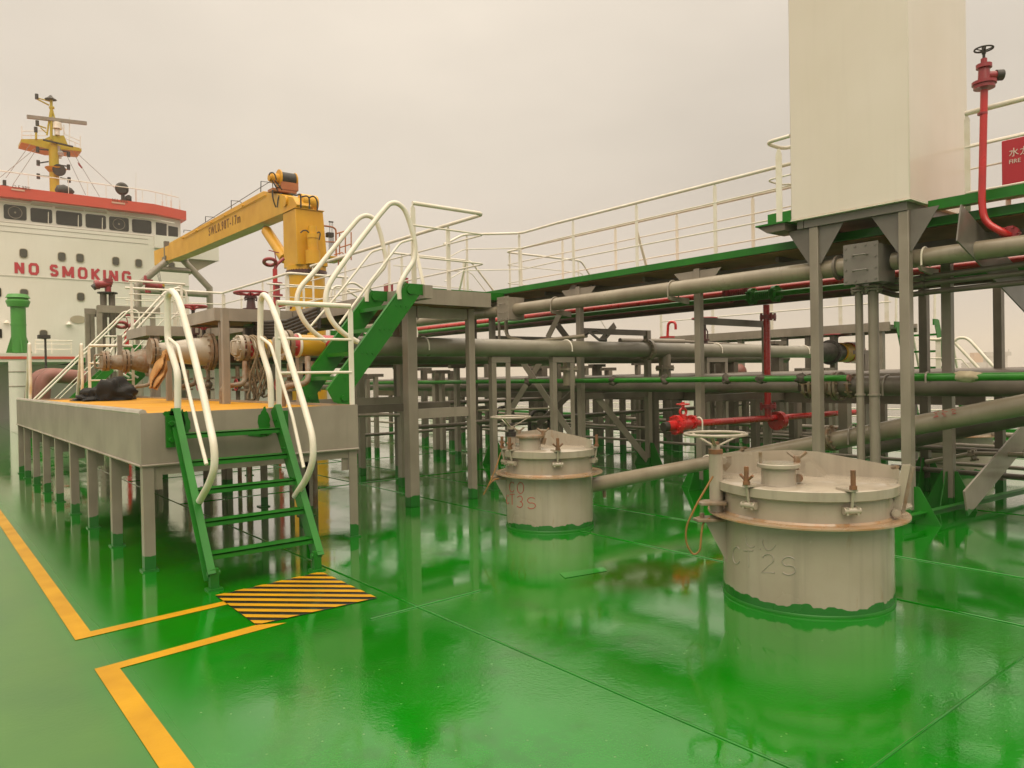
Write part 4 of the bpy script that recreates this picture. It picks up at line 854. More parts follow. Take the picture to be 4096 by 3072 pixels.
o = blob('wrapping', (8.84, ypt(3870, 8.84), gzz+.005), (.058, .17, .06), M_wrap, n=20, amp=.25, seed=5, flat=False); tag(o, 'beige cloth wrapping round the short green pipe', 'wrapping')
# grey low longitudinal pipe
lz2 = zavg(9.5, (2600, 1545), (3100, 1545)); t_ = thing('deck_line_pipe', 'thick grey low pipe running along behind the bright green pipe', 'pipe', (9.5, 6, lz2))
MB().cyl((9.5, -2, lz2), (9.5, ypt(3330, 9.5), lz2), .125, 22).build('pipe_run', M_dgrey, t_)
MB().cyl((9.5, ypt(3205, 9.5), lz2), (9.5, 25, lz2), .092, 22).build('pipe_run', M_dgrey, t_)
b_ = MB()
for u, r in ((3235, .17), (3258, .17), (3300, .16), (3345, .19), (3360, .19), (3410, .16)): flange(b_, (9.5, ypt(u, 9.5), lz2), (0, 1, 0), r, .035, 8)
for k in range(8): b_.ring((9.5, ypt(3270, 9.5)-.02-k*.03, lz2), (0, 1, 0), .12, .014, 18, 6)
b_.build('flange', M_rustp, t_)
clampU((9.5, ypt(3550, 9.5), lz2), (0, 1, 0), .125, par=t_, m=M_post)
o = MB().box(9.62, 9.70, -2, 25, lz2+.10, lz2+.16).build('angle_rail', M_post); tag(o, 'grey angle bar running just above the low grey pipe', 'angle bar')
# columns beneath those pipes
def column(u, v, w_, z1, label, y=None, m=M_post, top=True):
    if y is None: q = at(u, v, z=0)
    else: q = at(u, v, y=y)
    t_ = MB().box(q.x-w_/2, q.x+w_/2, q.y-w_/2, q.y+w_/2, 0, z1).build('pipe_pillar', m, bevel=.005); tag(t_, label, 'pillar', 'grey square pillars among the pipes'); return t_
column(3185, 1870, .16, lz2-.16, 'wide grey pillar between the red riser and the column posts'); column(3383, 1880, .16, lz2-.16, 'wide grey pillar between the two front posts of the white column')
# ================================================================ RED FIRE PIPE with hydrant valve
ry = 6.50
t_ = thing('fire_branch', 'bright red pipe with a gate valve and blanked riser behind the large hatch', 'fire pipe', (8.5, ry, 0))
a, c = at(2700, 1700, y=ry), at(3420, 1660, y=ry); zr = 1.0
MB().cyl((a.x+.1, ry, a.z), (c.x, ry, c.z+.05), .050, 16).build('pipe_run', M_red, t_)
q = at(3072, 1675, y=ry); MB().cyl((q.x, ry, q.z), (q.x, ry, at(3072, 1220, y=ry).z), .050, 16).build('riser', M_red, t_)
b_ = MB()
for v in (1268, 1625): flange(b_, at(3072, v, y=ry), (0, 0, 1), .125, .06, 4, .02)
b_.build('flange', M_redd, t_)
q = at(3112, 1683, y=ry); b_ = MB(); flange(b_, q, (1, 0, 0), .15, .11, 6, .012); b_.build('flange', M_red, t_)
g = at(2705, 1700, y=ry-.1)
b_ = MB(); flange(b_, g+V((.0, 0, 0)), (1, -.25, 0), .135, .05, 8); flange(b_, g+V((.33, 0, .02)), (1, 0, 0), .10, .04, 6); b_.lathe(g, (1, 0, 0), [(.075, 0), (.09, .1), (.07, .33)], 18); b_.cyl(g+V((.15, 0, .0)), g+V((.15, 0, .12)), .06, 14)
b_.cyl(g, g+V((-.14, .03, -.01)), .07, 14); b_.build('valve_body', M_red, t_)
b_ = MB(); b_.ring(g+V((.15, 0, .17)), (0.3, 1, 0), .05, .018, 18, 8); b_.cyl(g+V((.15, 0, .20)), g+V((.15, 0, .27)), .018, 8); b_.build('yoke', M_red, t_)
hwheel(t_, g+V((.15, 0, .275)), .085, 0, M_red, r=.011, dish=.01)
MB().cyl(g+V((-.13, .03, -.01)), g+V((-.22, .04, -.02)), .065, 12).build('outlet_cap', M_dark, t_)
q = at(2795, 1687, y=ry); clampU((q.x, ry, q.z), (1, 0, 0), .05, par=t_)
# sloping drop pipe behind the large hatch
t_ = thing('sloping_pipe', 'thick grey pipe sloping up to the right behind the large hatch with red handwriting', 'pipe', (9.2, 5, .6))
pA, pB = at(2900, 1845, x=9.2), at(4250, 1590, x=9.2)
MB().cyl(pA, pB, .115, 24).build('pipe_run', M_pipe, t_)
d = (pB-pA).normalized(); b_ = MB()
for u, v, r in ((3320, 1754, .165), (3332, 1752, .165), (2985, 1828, .15)): flange(b_, at(u, v, x=9.2), d, r, .03, 10)
b_.build('flange', M_rustp, t_); q = at(3412, 1738, x=9.2); clampU(q, d, .115, par=t_, m=M_post)
b_ = MB(); random.seed(8)
for k in range(3):
    for j in range(5):
        u0 = 3735+k*34+random.uniform(-3, 6); v0 = 1650-k*7+j*5
        p = at(u0, v0, x=9.075); q = at(u0+random.uniform(8, 22), v0+random.uniform(-5, 4), x=9.075); b_.tube([p, q], .0035, 4)
b_.build('handwriting', M_redl, t_)
o = MB().cyl(at(3450, 1800, x=10.2), at(4250, 1640, x=10.2), .10, 20).build('sloping_pipe', M_dgrey); tag(o, 'second darker sloping pipe below and behind the first', 'pipe')
# pipe between the hatches
hy = 6.12
t_ = thing('hatch_pipe', 'grey pipe from the small hatch rising right to a white clamp on a post', 'pipe', (6.2, hy, .5))
pA, pB = at(2330, 1948, y=hy), at(2835, 1851, y=hy); d = (pB-pA).normalized()
MB().cyl(pA, pB+d*.7, .088, 22).build('pipe_run', M_pipe, t_); clampU(pB-d*.02, d, .09, par=t_, drop=.02)
MB().cyl(at(2417, 1935, y=hy)-V((0, 0, .07)), at(2417, 1935, y=hy)-V((0, 0, .16)), .022, 8).build('drain_stub', M_rustp, t_)
o = MB().tube([at(1912, 1642, y=9.4), at(2230, 1633, y=9.4)], .018, 8).build('thin_pipe', M_pipe); tag(o, 'thin brownish pipe behind the small hatch handwheel', 'pipe')
o = MB().tube([at(1405, 1662, y=9.3), at(1597, 1660, y=9.3)], .022, 8).build('thin_pipe', M_post); tag(o, 'thin grey pipe right of the drip tray corner', 'pipe')
o = MB().box(3.76, 6.1, 8.95, 9.02, at(1500, 1633, y=9).z-.06, at(1500, 1633, y=9).z+.05).build('tie_beam', M_dgrey); tag(o, 'grey horizontal angle beam from the drip tray to the walkway leg', 'beam')

# ================================================================ HATCHES
def cylpt(u, v, cx, cy, r):
    d = ray(u, v); a = d.x*d.x+d.y*d.y; b2 = -(d.x*cx+d.y*cy); c_ = cx*cx+cy*cy-r*r
    k = (-b2-math.sqrt(max(0, b2*b2-a*c_)))/a; return EYE+d*k
def wing_nut(b_, c, out, s=1):
    c, out = V(c), V(out).normalized(); sd = V((-out.y, out.x, 0)); up = V((0, 0, 1))
    for k in (-1, 1): b_.tube([c, c+sd*k*.055*s+up*.045*s], .010*s, 6)
    b_.cyl(c-up*.02*s, c+up*.02*s, .020*s, 8)
def hatch(name, label, cx, cy, r, rr, rl, zr, zl0, zl1, togg, feat, s=1):
    t_ = thing(name, label, 'tank hatch', (cx, cy, 0))
    MB().lathe((cx, cy, 0), (0, 0, 1), [(r, 0), (r, zl0)], 64).build('coaming', M_hatch, t_)
    MB().lathe((cx, cy, 0), (0, 0, 1), [(r+.006, 0), (r+.006, .012), (r+.001, .02)], 64).build('weld_bead', M_green, t_)
    MB().lathe((cx, cy, zr-.006), (0, 0, 1), [(r+.001, -.003), (rr, -.002), (rr, .010), (r+.012, .012), (r+.001, .026)], 64).build('stiffener_ring', M_ring, t_)
    b_ = MB().lathe((cx, cy, zl0), (0, 0, 1), [(rl-.01, -.02), (rl, -.012), (rl, zl1-zl0), (rl-.012, zl1-zl0+.008), (.02, zl1-zl0+.03)], 64); lid = b_.build('lid', M_hatch, t_)
    for th, up_ in togg:     # toggle clamps
        a = R_(th); o_ = V((math.cos(a), math.sin(a), 0)); sd = V((-o_.y, o_.x, 0)); c = V((cx, cy, 0))+o_*(rl+.028); rc = V((cx, cy, 0))+o_*(r+.02)
        b_ = MB(); z0 = zl0-.10
        b_.cyl(rc+sd*-.055*s+V((0, 0, z0)), rc+sd*.055*s+V((0, 0, z0)), .022*s, 10); b_.beam(rc-o_*.03+sd*.045*s+V((0, 0, z0)), rc+o_*.04+sd*.045*s+V((0, 0, z0)), .018, .06*s); b_.beam(rc-o_*.03-sd*.045*s+V((0, 0, z0)), rc+o_*.04-sd*.045*s+V((0, 0, z0)), .018, .06*s)
        b_.cyl(rc+o_*.02+V((0, 0, z0)), c+V((0, 0, zl1+.03)), .012*s, 8); b_.build('toggle', M_hatch, t_)
        b_ = MB(); b_.cyl(c+V((0, 0, zl1+.02)), c+V((0, 0, zl1+.13*s)), .017*s, 8)
        if up_: wing_nut(b_, c+V((0, 0, zl1+.045)), o_, s)
        b_.build('toggle_nut', M_rust, t_)
        MB().prism([c-o_*.10+sd*.05+V((0, 0, zl1+.012)), c-o_*.10-sd*.05+V((0, 0, zl1+.012)), c+o_*.01-sd*.03+V((0, 0, zl1+.012)), c+o_*.01+sd*.03+V((0, 0, zl1+.012))], (0, 0, .016)).build('toggle_lug', M_hatch, t_)
    return t_, lid
# large hatch
HX, HY, HR = 5.306, 3.005, .61
h2, lid = hatch('tank_hatch', 'large round grey hatch with a rusty handwheel post at front right of the deck', HX, HY, HR, .722, .655, .632, .822, .872, ((184, 0), (227, 0), (262, 0)) if 0 else [], None)
def ang_of(u, v, cx, cy, r): p = cylpt(u, v, cx, cy, r); return math.degrees(math.atan2(p.y-cy, p.x-cx))
def toggles(t_, cx, cy, r, rl, zl0, zl1, lst, s=1):
    for th, wing in lst:
        a = R_(th); o_ = V((math.cos(a), math.sin(a), 0)); sd = V((-o_.y, o_.x, 0)); c0 = V((cx, cy, 0)); c = c0+o_*(rl+.022); z0 = zl0-.075
        b_ = MB()
        for k in (-1, 1): b_.beam(c0+o_*(r-.01)+sd*.038*s*k+V((0, 0, z0)), c0+o_*(r+.065)+sd*.038*s*k+V((0, 0, z0)), .016, .055*s)
        b_.cyl(c0+o_*(r+.045)-sd*.058*s+V((0, 0, z0)), c0+o_*(r+.045)+sd*.058*s+V((0, 0, z0)), .024*s, 12)
        b_.cyl(c0+o_*(r+.045)+V((0, 0, z0)), c+V((0, 0, zl1+.03)), .011*s, 8); tb = b_.build('toggle_bolt', M_hatch, t_)
        b_ = MB(); b_.cyl(c+V((0, 0, zl1+.045)), c+V((0, 0, zl1+.155*s)), .017*s, 10); b_.cyl(c+V((0, 0, zl1+.025)), c+V((0, 0, zl1+.05)), .026*s, 8)
        if wing: wing_nut(b_, c+V((0, 0, zl1+.05)), o_, s)
        b_.build('toggle_nut', M_rust, tb)
        MB().prism([c-o_*.12+sd*.06+V((0, 0, zl1+.010)), c-o_*.12-sd*.06+V((0, 0, zl1+.010)), c+o_*.012-sd*.028+V((0, 0, zl1+.010)), c+o_*.012+sd*.028+V((0, 0, zl1+.010))], (0, 0, .014)).build('toggle_lug', M_hatch, tb)
aF = math.degrees(math.atan2(-HY, -HX))
toggles(h2, HX, HY, HR, .655, .822, .872, [(ang_of(2993, 1980, HX, HY, .66), 1), (ang_of(3408, 1985, HX, HY, .66), 0), (ang_of(2866, 1940, HX, HY, .655), 1)])
# sighting port on lid
pc = at(3124, 1890, z=.95); c0 = V((HX, HY, 0))
pc = c0+(at(3115, 1935, z=.89)-c0)*1.0; pc.z = 0
b_ = MB().lathe((pc.x, pc.y, .895), (0, 0, 1), [(.126, -.01), (.12, .01), (.12, .118)], 32); b_.build('sighting_port', M_hatch, lid)
sp_ = MB().lathe((pc.x, pc.y, 1.0105), (0, 0, 1), [(.145, 0), (.15, .006), (.15, .026), (.145, .032)], 36).build('port_cover', M_hatch, lid)
fv = V((-HX, -HY, 0)).normalized(); rt = V((-fv.y, fv.x, 0))   # towards the camera, and its side
rt = V((CR.x, CR.y, 0)).normalized()
b_ = MB(); b_.cyl(V((pc.x, pc.y, .99))+rt*.135, V((pc.x, pc.y, 1.09))+rt*.135, .014, 8); wing_nut(b_, V((pc.x, pc.y, 1.065))+rt*.135, fv, 1.2); b_.cyl(V((pc.x, pc.y, .93))+rt*.145-fv*.02, V((pc.x, pc.y, .93))+rt*.145+fv*.03, .03, 10); b_.cyl(V((pc.x, pc.y, 1.04))-rt*.13, V((pc.x, pc.y, 1.12))-rt*.13, .012, 8)
b_.build('wing_nut', M_rustp, lid)
# swing arm plate behind the port
def zrow(u, v, dist):
    d = ray(u, v); k = dist/math.hypot(d.x, d.y); return EYE+d*k
def plate_px(px, dist, th, m, par, name):
    """upright plate at a fixed horizontal distance, seen square on"""
    P = []
    base = None
    nrm = V((ray(px[0][0], px[0][1]).x+ray(px[-1][0], px[-1][1]).x, ray(px[0][0], px[0][1]).y+ray(px[-1][0], px[-1][1]).y, 0)).normalized()
    nrm = V((ray((px[0][0]+px[len(px)//2][0])/2, 1500).x, ray((px[0][0]+px[len(px)//2][0])/2, 1500).y, 0)).normalized()
    for u, v in px:
        d = ray(u, v); k = dist/V((d.x, d.y, 0)).dot(nrm); P.append(EYE+d*k)
    return MB().prism(P, nrm*th).build(name, m, par)
DH = math.hypot(HX, HY)
e1 = lambda a: [(x/2.212+2700, y/2.212+1650) for x, y in a]
plate_px(e1([(412, 362), (780, 340), (1030, 333), (1260, 348), (1960, 478), (1990, 515), (1980, 598), (1360, 585), (1340, 590), (420, 545)]), DH+.20, .02, M_hatch, h2, 'swing_arm')
plate_px(e1([(1150, 440), (1190, 432), (1385, 620), (1385, 650), (1250, 620), (1150, 590)]), DH-.02, .014, M_hatch, h2, 'arm_web')
plate_px(e1([(1030, 388), (1190, 390), (1350, 545), (1350, 600), (1300, 590), (1180, 420), (1030, 410)]), DH+.12, .014, M_hatch, h2, 'arm_web')
plate_px(e1([(398, 395), (500, 385), (500, 460), (445, 525), (398, 470)]), DH+.10, .02, M_rustp, h2, 'hinge_plate')
q = zrow(2896, 1840, DH+.05); b_ = MB(); b_.cyl(q-fv*-.02, q+fv*.06, .028, 12); b_.build('hinge_bolt', M_hatch, h2)
# handwheel post
wp = zrow(2864, 1900, DH-.18); zt0 = zrow(2864, 1815, DH-.18).z; zw = zrow(2864, 1736, DH-.18).z
b_ = MB(); b_.cyl((wp.x, wp.y, .635), (wp.x, wp.y, zt0), .052, 18); b_.build('screw_post', M_hatch, h2)
b_ = MB(); b_.cyl((wp.x, wp.y, zt0), (wp.x, wp.y, zt0+.035), .056, 10).cyl((wp.x, wp.y, zt0+.035), (wp.x, wp.y, zw-.06), .028, 10); b_.build('screw_spindle', M_rust, h2)
def hatchwheel(t_, c, R0, r, dz):
    c = V(c); b_ = MB().ring(c, (0, 0, 1), R0, r, 40, 10)
    for k in range(3):
        a = R_(60+120*k)+.5; b_.beam(c-V((0, 0, dz)), c+V((math.cos(a)*R0, math.sin(a)*R0, 0)), .026, .008)
    b_.cyl(c-V((0, 0, dz+.02)), c-V((0, 0, dz-.02)), .035, 12); return b_.build('handwheel', M_hatch, t_)
hatchwheel(h2, (wp.x, wp.y, zw), .232, .0125, .10)
# bracket below the ring on the left with cable
lt = -rt; q0 = c0+lt*(HR-.02); 
for z0, l0 in ((.70, .24), (.575, .27)):
    MB().prism([q0+fv*.10+V((0, 0, z0)), q0+fv*.10+lt*l0*.8+V((0, 0, z0)), q0+lt*l0+V((0, 0, z0)), q0-fv*.08+lt*l0*.8+V((0, 0, z0)), q0-fv*.10+V((0, 0, z0))], (0, 0, .022)).build('bracket', M_rustp, h2, bevel=.004)
b_ = MB()
for k in (.08, .2): b_.cyl(q0+lt*k+V((0, 0, .56)), q0+lt*k+V((0, 0, .63)), .018, 6)
b_.build('bracket_bolt', M_rustp, h2)
MB().prism([q0+V((0, 0, .575)), q0+lt*.18+V((0, 0, .575)), q0+V((0, 0, .22))], fv*.012).build('bracket_web', M_hatch, h2)
o = MB().tube(bend([zrow(2852, 1905, DH-.3), zrow(2790, 2010, DH-.35), zrow(2742, 2110, DH-.35), zrow(2745, 2180, DH-.35), zrow(2775, 2222, DH-.35), zrow(2800, 2205, DH-.35), zrow(2806, 2130, DH-.33), zrow(2812, 2090, DH-.3), zrow(2840, 2072, DH-.3)], .07), .0075, 8).build('bonding_cable', M_lead); tag(o, 'orange bonding cable looping off the left side of the large hatch', 'cable')
# right lever, pin and tab
e2 = lambda a: [(x/3.178+3400, y/3.178+1700) for x, y in a]
plate_px(e2([(660, 510), (770, 508), (640, 1130), (532, 1085), (540, 1060)]), DH-.10, .05, M_hatch, h2, 'locking_bar')
plate_px(e2([(775, 512), (822, 545), (700, 1110), (648, 1135)]), DH-.09, .02, M_rustp, h2, 'locking_bar')
q = zrow(3581, 2050, DH-.16); b_ = MB(); b_.cyl(q, q+fv*.05, .030, 16).cyl(q+fv*.05, q+fv*.06, .02, 12); b_.build('pin', M_hatch, h2)
q0 = c0+rt*(HR+.03)
MB().prism([q0+fv*.12+V((0, 0, .642)), q0+fv*.12+rt*.12+V((0, 0, .642)), q0+rt*.18+fv*.04+V((0, 0, .642)), q0+rt*.18-fv*.08+V((0, 0, .642)), q0-fv*.12+V((0, 0, .642))], (0, 0, .02)).build('tab', M_hatch, h2, bevel=.004)
MB().cyl(zrow(3570, 1870, DH+.18), zrow(3590, 1868, DH+.0), .014, 8).build('pivot', M_rustp, h2)
# welded bead lettering
def strokes(px, cx, cy, r, m, par, rad=.004, name='bead_lettering'):
    b_ = MB()
    for line in px:
        if len(line) == 2: line = [(line[0][0]+(line[1][0]-line[0][0])*k/6, line[0][1]+(line[1][1]-line[0][1])*k/6) for k in range(7)]
        b_.tube([cylpt(u, v, cx, cy, r+.001) for u, v in line], rad, 6)
    return b_.build(name, m, par)
def glyph(ch, u0, v0, w_, h):
    def arc(cx, cy, rx, ry, a0, a1, n=10): return [(cx+rx*math.cos(R_(a0+(a1-a0)*k/n)), cy-ry*math.sin(R_(a0+(a1-a0)*k/n))) for k in range(n+1)]
    G = {'C': [arc(.5, .5, .5, .5, 40, 320, 16)], 'O': [arc(.5, .5, .5, .5, 0, 360, 18)], 'T': [[(0, 0), (1, 0)], [(.5, 0), (.5, 1)]],
         '2': [arc(.5, .27, .42, .27, 165, -40, 10)+[(.02, .98), (1, 1)]], 'S': [arc(.5, .26, .42, .26, 30, 250, 9)+arc(.5, .74, .45, .26, 90, -150, 9)],
         '3': [arc(.45, .26, .42, .26, 150, -80, 9), arc(.45, .74, .47, .26, 85, -150, 9)], '.': [[(.4, .95), (.6, .95)]]}
    return [[(u0+x*w_, v0+y*h) for x, y in l] for l in G[ch]]
L = []
for ch, u0, v0, w_, h in (('C', 2931, 2187, 31, 68), ('T', 2976, 2202, 36, 65), ('2', 3045, 2216, 54, 74), ('S', 3124, 2227, 62, 72), ('C', 2985, 2128, 42, 62), ('.', 3030, 2136, 22, 62), ('O', 3050, 2138, 52, 62)): L += glyph(ch, u0, v0, w_, h) if v0 > 2150 else [l[int(len(l)*.45):int(len(l)*.95)] if ch != '.' else l for l in glyph(ch, u0, v0, w_, h)]
strokes(L, HX, HY, HR, paint('hatch_bead_paint', (.36, .325, .26), rough=.3, coat=.3), h2, .0042)
# small hatch
SX, SY, SR = 5.676, 6.352, .498
h3, lid = hatch('tank_hatch', 'smaller round grey hatch lettered in red standing left of the large hatch', SX, SY, SR, .613, .545, .605, .822, .878, [], None)
DS = math.hypot(SX, SY); fv3 = V((-SX, -SY, 0)).normalized(); c3_ = V((SX, SY, 0))
toggles(h3, SX, SY, SR, .545, .822, .878, [(ang_of(2045, 1830, SX, SY, .55), 1), (ang_of(2231, 1840, SX, SY, .55), 1), (ang_of(2380, 1830, SX, SY, .545), 0), (ang_of(2016, 1800, SX, SY, .545), 1), (60, 1)])
f6 = lambda a: [(x/1.843+1700, y/1.843+1550) for x, y in a]
f8 = lambda a: [(x/2.16+1800, y/2.16+1100) for x, y in a]
pc = c3_+(at(2120, 1795, z=.90)-c3_); pc.z = 0
MB().lathe((pc.x, pc.y, .89), (0, 0, 1), [(.125, -.01), (.12, .01), (.12, .13)], 28).build('sighting_port', M_hatch, lid)
MB().lathe((pc.x, pc.y, 1.022), (0, 0, 1), [(.15, 0), (.155, .006), (.155, .026), (.15, .032)], 32).build('port_cover', M_rustp, lid)
b_ = MB(); b_.cyl(V((pc.x, pc.y, 1.0))+rt*.15, V((pc.x, pc.y, 1.1))+rt*.15, .014, 8); wing_nut(b_, V((pc.x, pc.y, 1.07))+rt*.15, fv3, 1.2); wing_nut(b_, V((pc.x, pc.y, 1.09))-rt*.12, fv3, 1.1); b_.cyl(V((pc.x, pc.y, .95))+rt*.14, V((pc.x, pc.y, 1.02))+rt*.16, .028, 8); b_.build('wing_nut', M_rustp, lid)
plate_px(f8([(545, 1365), (790, 1330), (880, 1340), (1180, 1410), (1190, 1500), (800, 1490), (560, 1450)]), DS+.12, .02, M_hatch, h3, 'swing_arm')
plate_px(f8([(860, 1395), (875, 1395), (945, 1480), (945, 1500), (860, 1520)]), DS-.06, .014, M_hatch, h3, 'arm_web')
plate_px(f8([(1185, 1415), (1232, 1430), (1185, 1600), (1165, 1745), (1140, 1740), (1150, 1570)]), DS-.25, .03, M_hatch, h3, 'locking_bar')
q = zrow(2303, 1868, DS-.3); MB().cyl(q, q+fv3*.05, .026, 12).build('pin', M_hatch, h3)
wp = zrow(2045, 1800, DS-.02); zw = zrow(2049, 1668, DS-.02).z; zt0 = zrow(2045, 1745, DS-.02).z
MB().cyl((wp.x, wp.y, .62), (wp.x, wp.y, zt0), .05, 16).build('screw_post', M_hatch, h3)
MB().cyl((wp.x, wp.y, zt0), (wp.x, wp.y, zt0+.05), .06, 10).cyl((wp.x, wp.y, zt0+.05), (wp.x, wp.y, zw-.07), .03, 10).build('screw_spindle', M_dark, h3)
hatchwheel(h3, (wp.x, wp.y, zw), .225, .0125, .12)
q0 = c3_-rt*(SR-.02)
MB().prism([q0+fv3*.08+V((0, 0, .53)), q0-rt*.18+fv3*.05+V((0, 0, .53)), q0-rt*.20-fv3*.05+V((0, 0, .53)), q0-fv3*.1+V((0, 0, .53))], (0, 0, .03)).build('bracket', M_rustp, h3)
MB().prism([q0+V((0, 0, .53)), q0-rt*.15+V((0, 0, .53)), q0+V((0, 0, .25))], fv3*.012).build('bracket_web', M_hatch, h3)
o = MB().tube(bend([zrow(2003, 1810, DS-.3), zrow(1988, 1860, DS-.35), zrow(1960, 1930, DS-.4), zrow(1934, 1979, DS-.4)], .1), .007, 6).tube(bend([zrow(1934, 1979, DS-.4), zrow(1955, 1940, DS-.4), zrow(1975, 1918, DS-.35), zrow(1995, 1915, DS-.3)], .1), .007, 6).build('bonding_cable', M_lead); tag(o, 'orange bonding cable hanging from the left side of the small hatch', 'cable')
L = []
for ch, u0, v0, w_, h in (('C', 2038, 1928, 20, 40), ('O', 2069, 1930, 26, 44), ('C', 2026, 1980, 9, 36), ('T', 2039, 1977, 19, 42), ('3', 2067, 1984, 26, 46), ('S', 2107, 1990, 37, 45)): L += glyph(ch, u0, v0, w_, h)
strokes(L, SX, SY, SR, M_redl, h3, .0035)
# third, far hatch
TXc, TYc = at(3820, 1880, z=0).x, at(3820, 1880, z=0).y
h4, lid = hatch('tank_hatch', 'far grey hatch seen between the posts below the sloping pipes', TXc, TYc, .55, .65, .60, .60, .82, .88, [], None)
plate_px([(3680, 1735), (3700, 1700), (3800, 1675), (3935, 1690), (3950, 1735)], math.hypot(TXc, TYc), .02, M_hatch, h4, 'swing_arm')
o = MB().cyl(at(3560, 1775, x=11.2), at(3790, 1778, x=11.8), .09, 18).build('hatch_pipe', M_hatch); tag(o, 'pale short pipe entering the far hatch from the left', 'pipe')
# ================================================================ PILLARS AND SMALL PIPES BENEATH THE CATWALK
PL = [(1437, 1842, .15, 1.75, 'p'), (1457, 1812, .09, 1.75, 'd'), (1478, 1814, .08, 1.7, 'p'), (1512, 1816, .08, 1.75, 'p'), (1602, 1900, .09, 2.6, 'd'), (1706, 1775, .12, 1.9, 'd'),
      (1752, 1824, .10, 1.8, 'p'), (1778, 1826, .09, 1.8, 'p'), (1813, 1790, .10, 1.8, 'd'), (1838, 1832, .09, 1.9, 'p'), (1925, 1820, .06, 1.0, 'd'), (1957, 1760, .10, 2.3, 'd'),
      (2146, 1760, .18, 1.9, 'd'), (2183, 1765, .18, 1.9, 'd'), (2352, 1742, .12, 1.9, 'd'), (2402, 1778, .16, 1.9, 'd'), (2446, 1795, .12, 1.8, 'p'), (2560, 1810, .06, 1.9, 'p'),
      (2580, 1800, .09, 1.6, 'd'), (2632, 1797, .10, 1.6, 'p'), (2688, 1792, .10, 1.6, 'd'), (2722, 1802, .14, 1.6, 'd'), (2852, 1800, .13, 1.9, 'd'), (2898, 1800, .14, 2.1, 'p'),
      (2947, 1800, .16, 2.1, 'd'), (3050, 1800, .13, 1.6, 'd'), (3128, 1800, .17, 2.3, 'd'), (3232, 1805, .16, 1.7, 'd'), (3322, 1800, .14, 1.7, 'd'), (3470, 1850, .14, 2.0, 'd'), (3545, 1860, .10, 1.6, 'd'), (3940, 1800, .10, 1.6, 'd')]
ORD = ['first', 'second', 'third', 'fourth', 'fifth', 'sixth', 'seventh', 'eighth', 'ninth', 'tenth', 'eleventh', 'twelfth', 'thirteenth', 'fourteenth', 'fifteenth', 'sixteenth', 'seventeenth', 'eighteenth', 'nineteenth', 'twentieth',
       'twenty-first', 'twenty-second', 'twenty-third', 'twenty-fourth', 'twenty-fifth', 'twenty-sixth', 'twenty-seventh', 'twenty-eighth', 'twenty-ninth', 'thirtieth', 'thirty-first', 'thirty-second']
for i, (u, v, w_, z1, k) in enumerate(PL):
    q = at(u, v, z=0); b_ = MB(); h = w_/2
    b_.box(q.x-h, q.x+h, q.y-.012, q.y, 0, z1).box(q.x-h, q.x-h+.012, q.y+.0005, q.y+w_, 0, z1).box(q.x-h*.99, q.x+h, q.y+w_, q.y+w_+.012, 0, z1)
    t_ = thing('pipe_pillar', 'slim grey deck pillar below the cross pipes, %s counted from the left' % ORD[i], 'pillar', (q.x, q.y, 0), 'grey pillars standing below the cross pipes')
    b_.build('pillar_shaft', M_post if k == 'p' else M_dgrey, t_)
    MB().box(q.x-h-.14, q.x+h+.14, q.y-.01, q.y+w_, z1+.0005, z1+.07).build('cap_beam', M_dgrey, t_)
def lbl(o, l, c, g=None): return tag(o, l, c, g)
# low pipes close to the deck
LOW = [(12.2, .55, .035), (12.9, .42, .03), (13.6, .62, .045), (14.6, .38, .05), (11.6, .34, .028)]
for i, (x, z, r) in enumerate(LOW):
    lbl(MB().cyl((x, -2, z), (x, 24, z), r, 10).build('deck_pipe', M_dgrey if i % 2 else M_post), 'thin lengthwise pipe low over the deck behind the pillars, %s from starboard' % ORD[(4, 0, 1, 2, 3)[0] if 0 else sorted(p[0] for p in LOW).index(x)], 'pipe', 'low pipes over the deck')
TL = [(10.1, .95, .03), (12.4, .75, .04), (13.6, 1.15, .05), (14.4, .5, .035)]
for i, (y, z, r) in enumerate(TL):
    lbl(MB().cyl((7.3, y, z), (17.5, y, z), r, 10).build('cross_pipe', M_dgrey), 'thin crosswise pipe low behind the pillars, %s counted from the camera' % ORD[i], 'pipe', 'low crosswise pipes')
# longitudinal large dark pipes lower level
for i, (x, z, r, y0, y1) in enumerate(((11.4, 1.56, .13, -2, 24), (12.5, 1.52, .15, 3, 24), (13.8, 1.58, .13, 4, 24))):
    lbl(MB().cyl((x, y0, z), (x, y1, z), r, 18).build('deck_line_pipe', M_dgrey), 'heavy dark lengthwise pipe at pillar height, %s behind the catwalk' % ORD[i], 'pipe', 'heavy lengthwise pipes behind the catwalk')
for i, (x, z0, z1) in enumerate(((12.0, 1.16, 1.46), (14.6, 1.2, 1.42))):
    t_ = thing('deep_beam', ('nearer', 'farther')[i]+' deep dark lengthwise beam behind the catwalk posts', 'beam', (x, 9, 0))
    MB().box(x-.008, x+.008, 4, 22, z0, z1).build('web', M_dgrey, t_); MB().box(x-.08, x+.08, 4, 22, z1+.0005, z1+.016).build('flange_plate', M_dgrey, t_)
    for y in range(5, 22, 2): MB().box(x-.05, x+.05, y-.05, y+.05, 0, z0-.001).build('leg', M_dgrey, t_)
for i, y in enumerate((7.2, 9.4, 11.6, 13.8)):
    t_ = thing('pipe_bridge', 'dark frame beam carrying the heavy lengthwise pipes, %s from the camera' % ORD[i], 'frame', (12.6, y, 0), 'dark frames under the heavy pipes')
    MB().box(11.1, 14.3, y-.06, y+.06, 1.20, 1.40).build('cross_beam', M_dgrey, t_)
    for x in (11.15, 14.2): MB().box(x-.06, x+.06, y-.055, y+.055, 0, 1.2).build('leg', M_dgrey, t_)
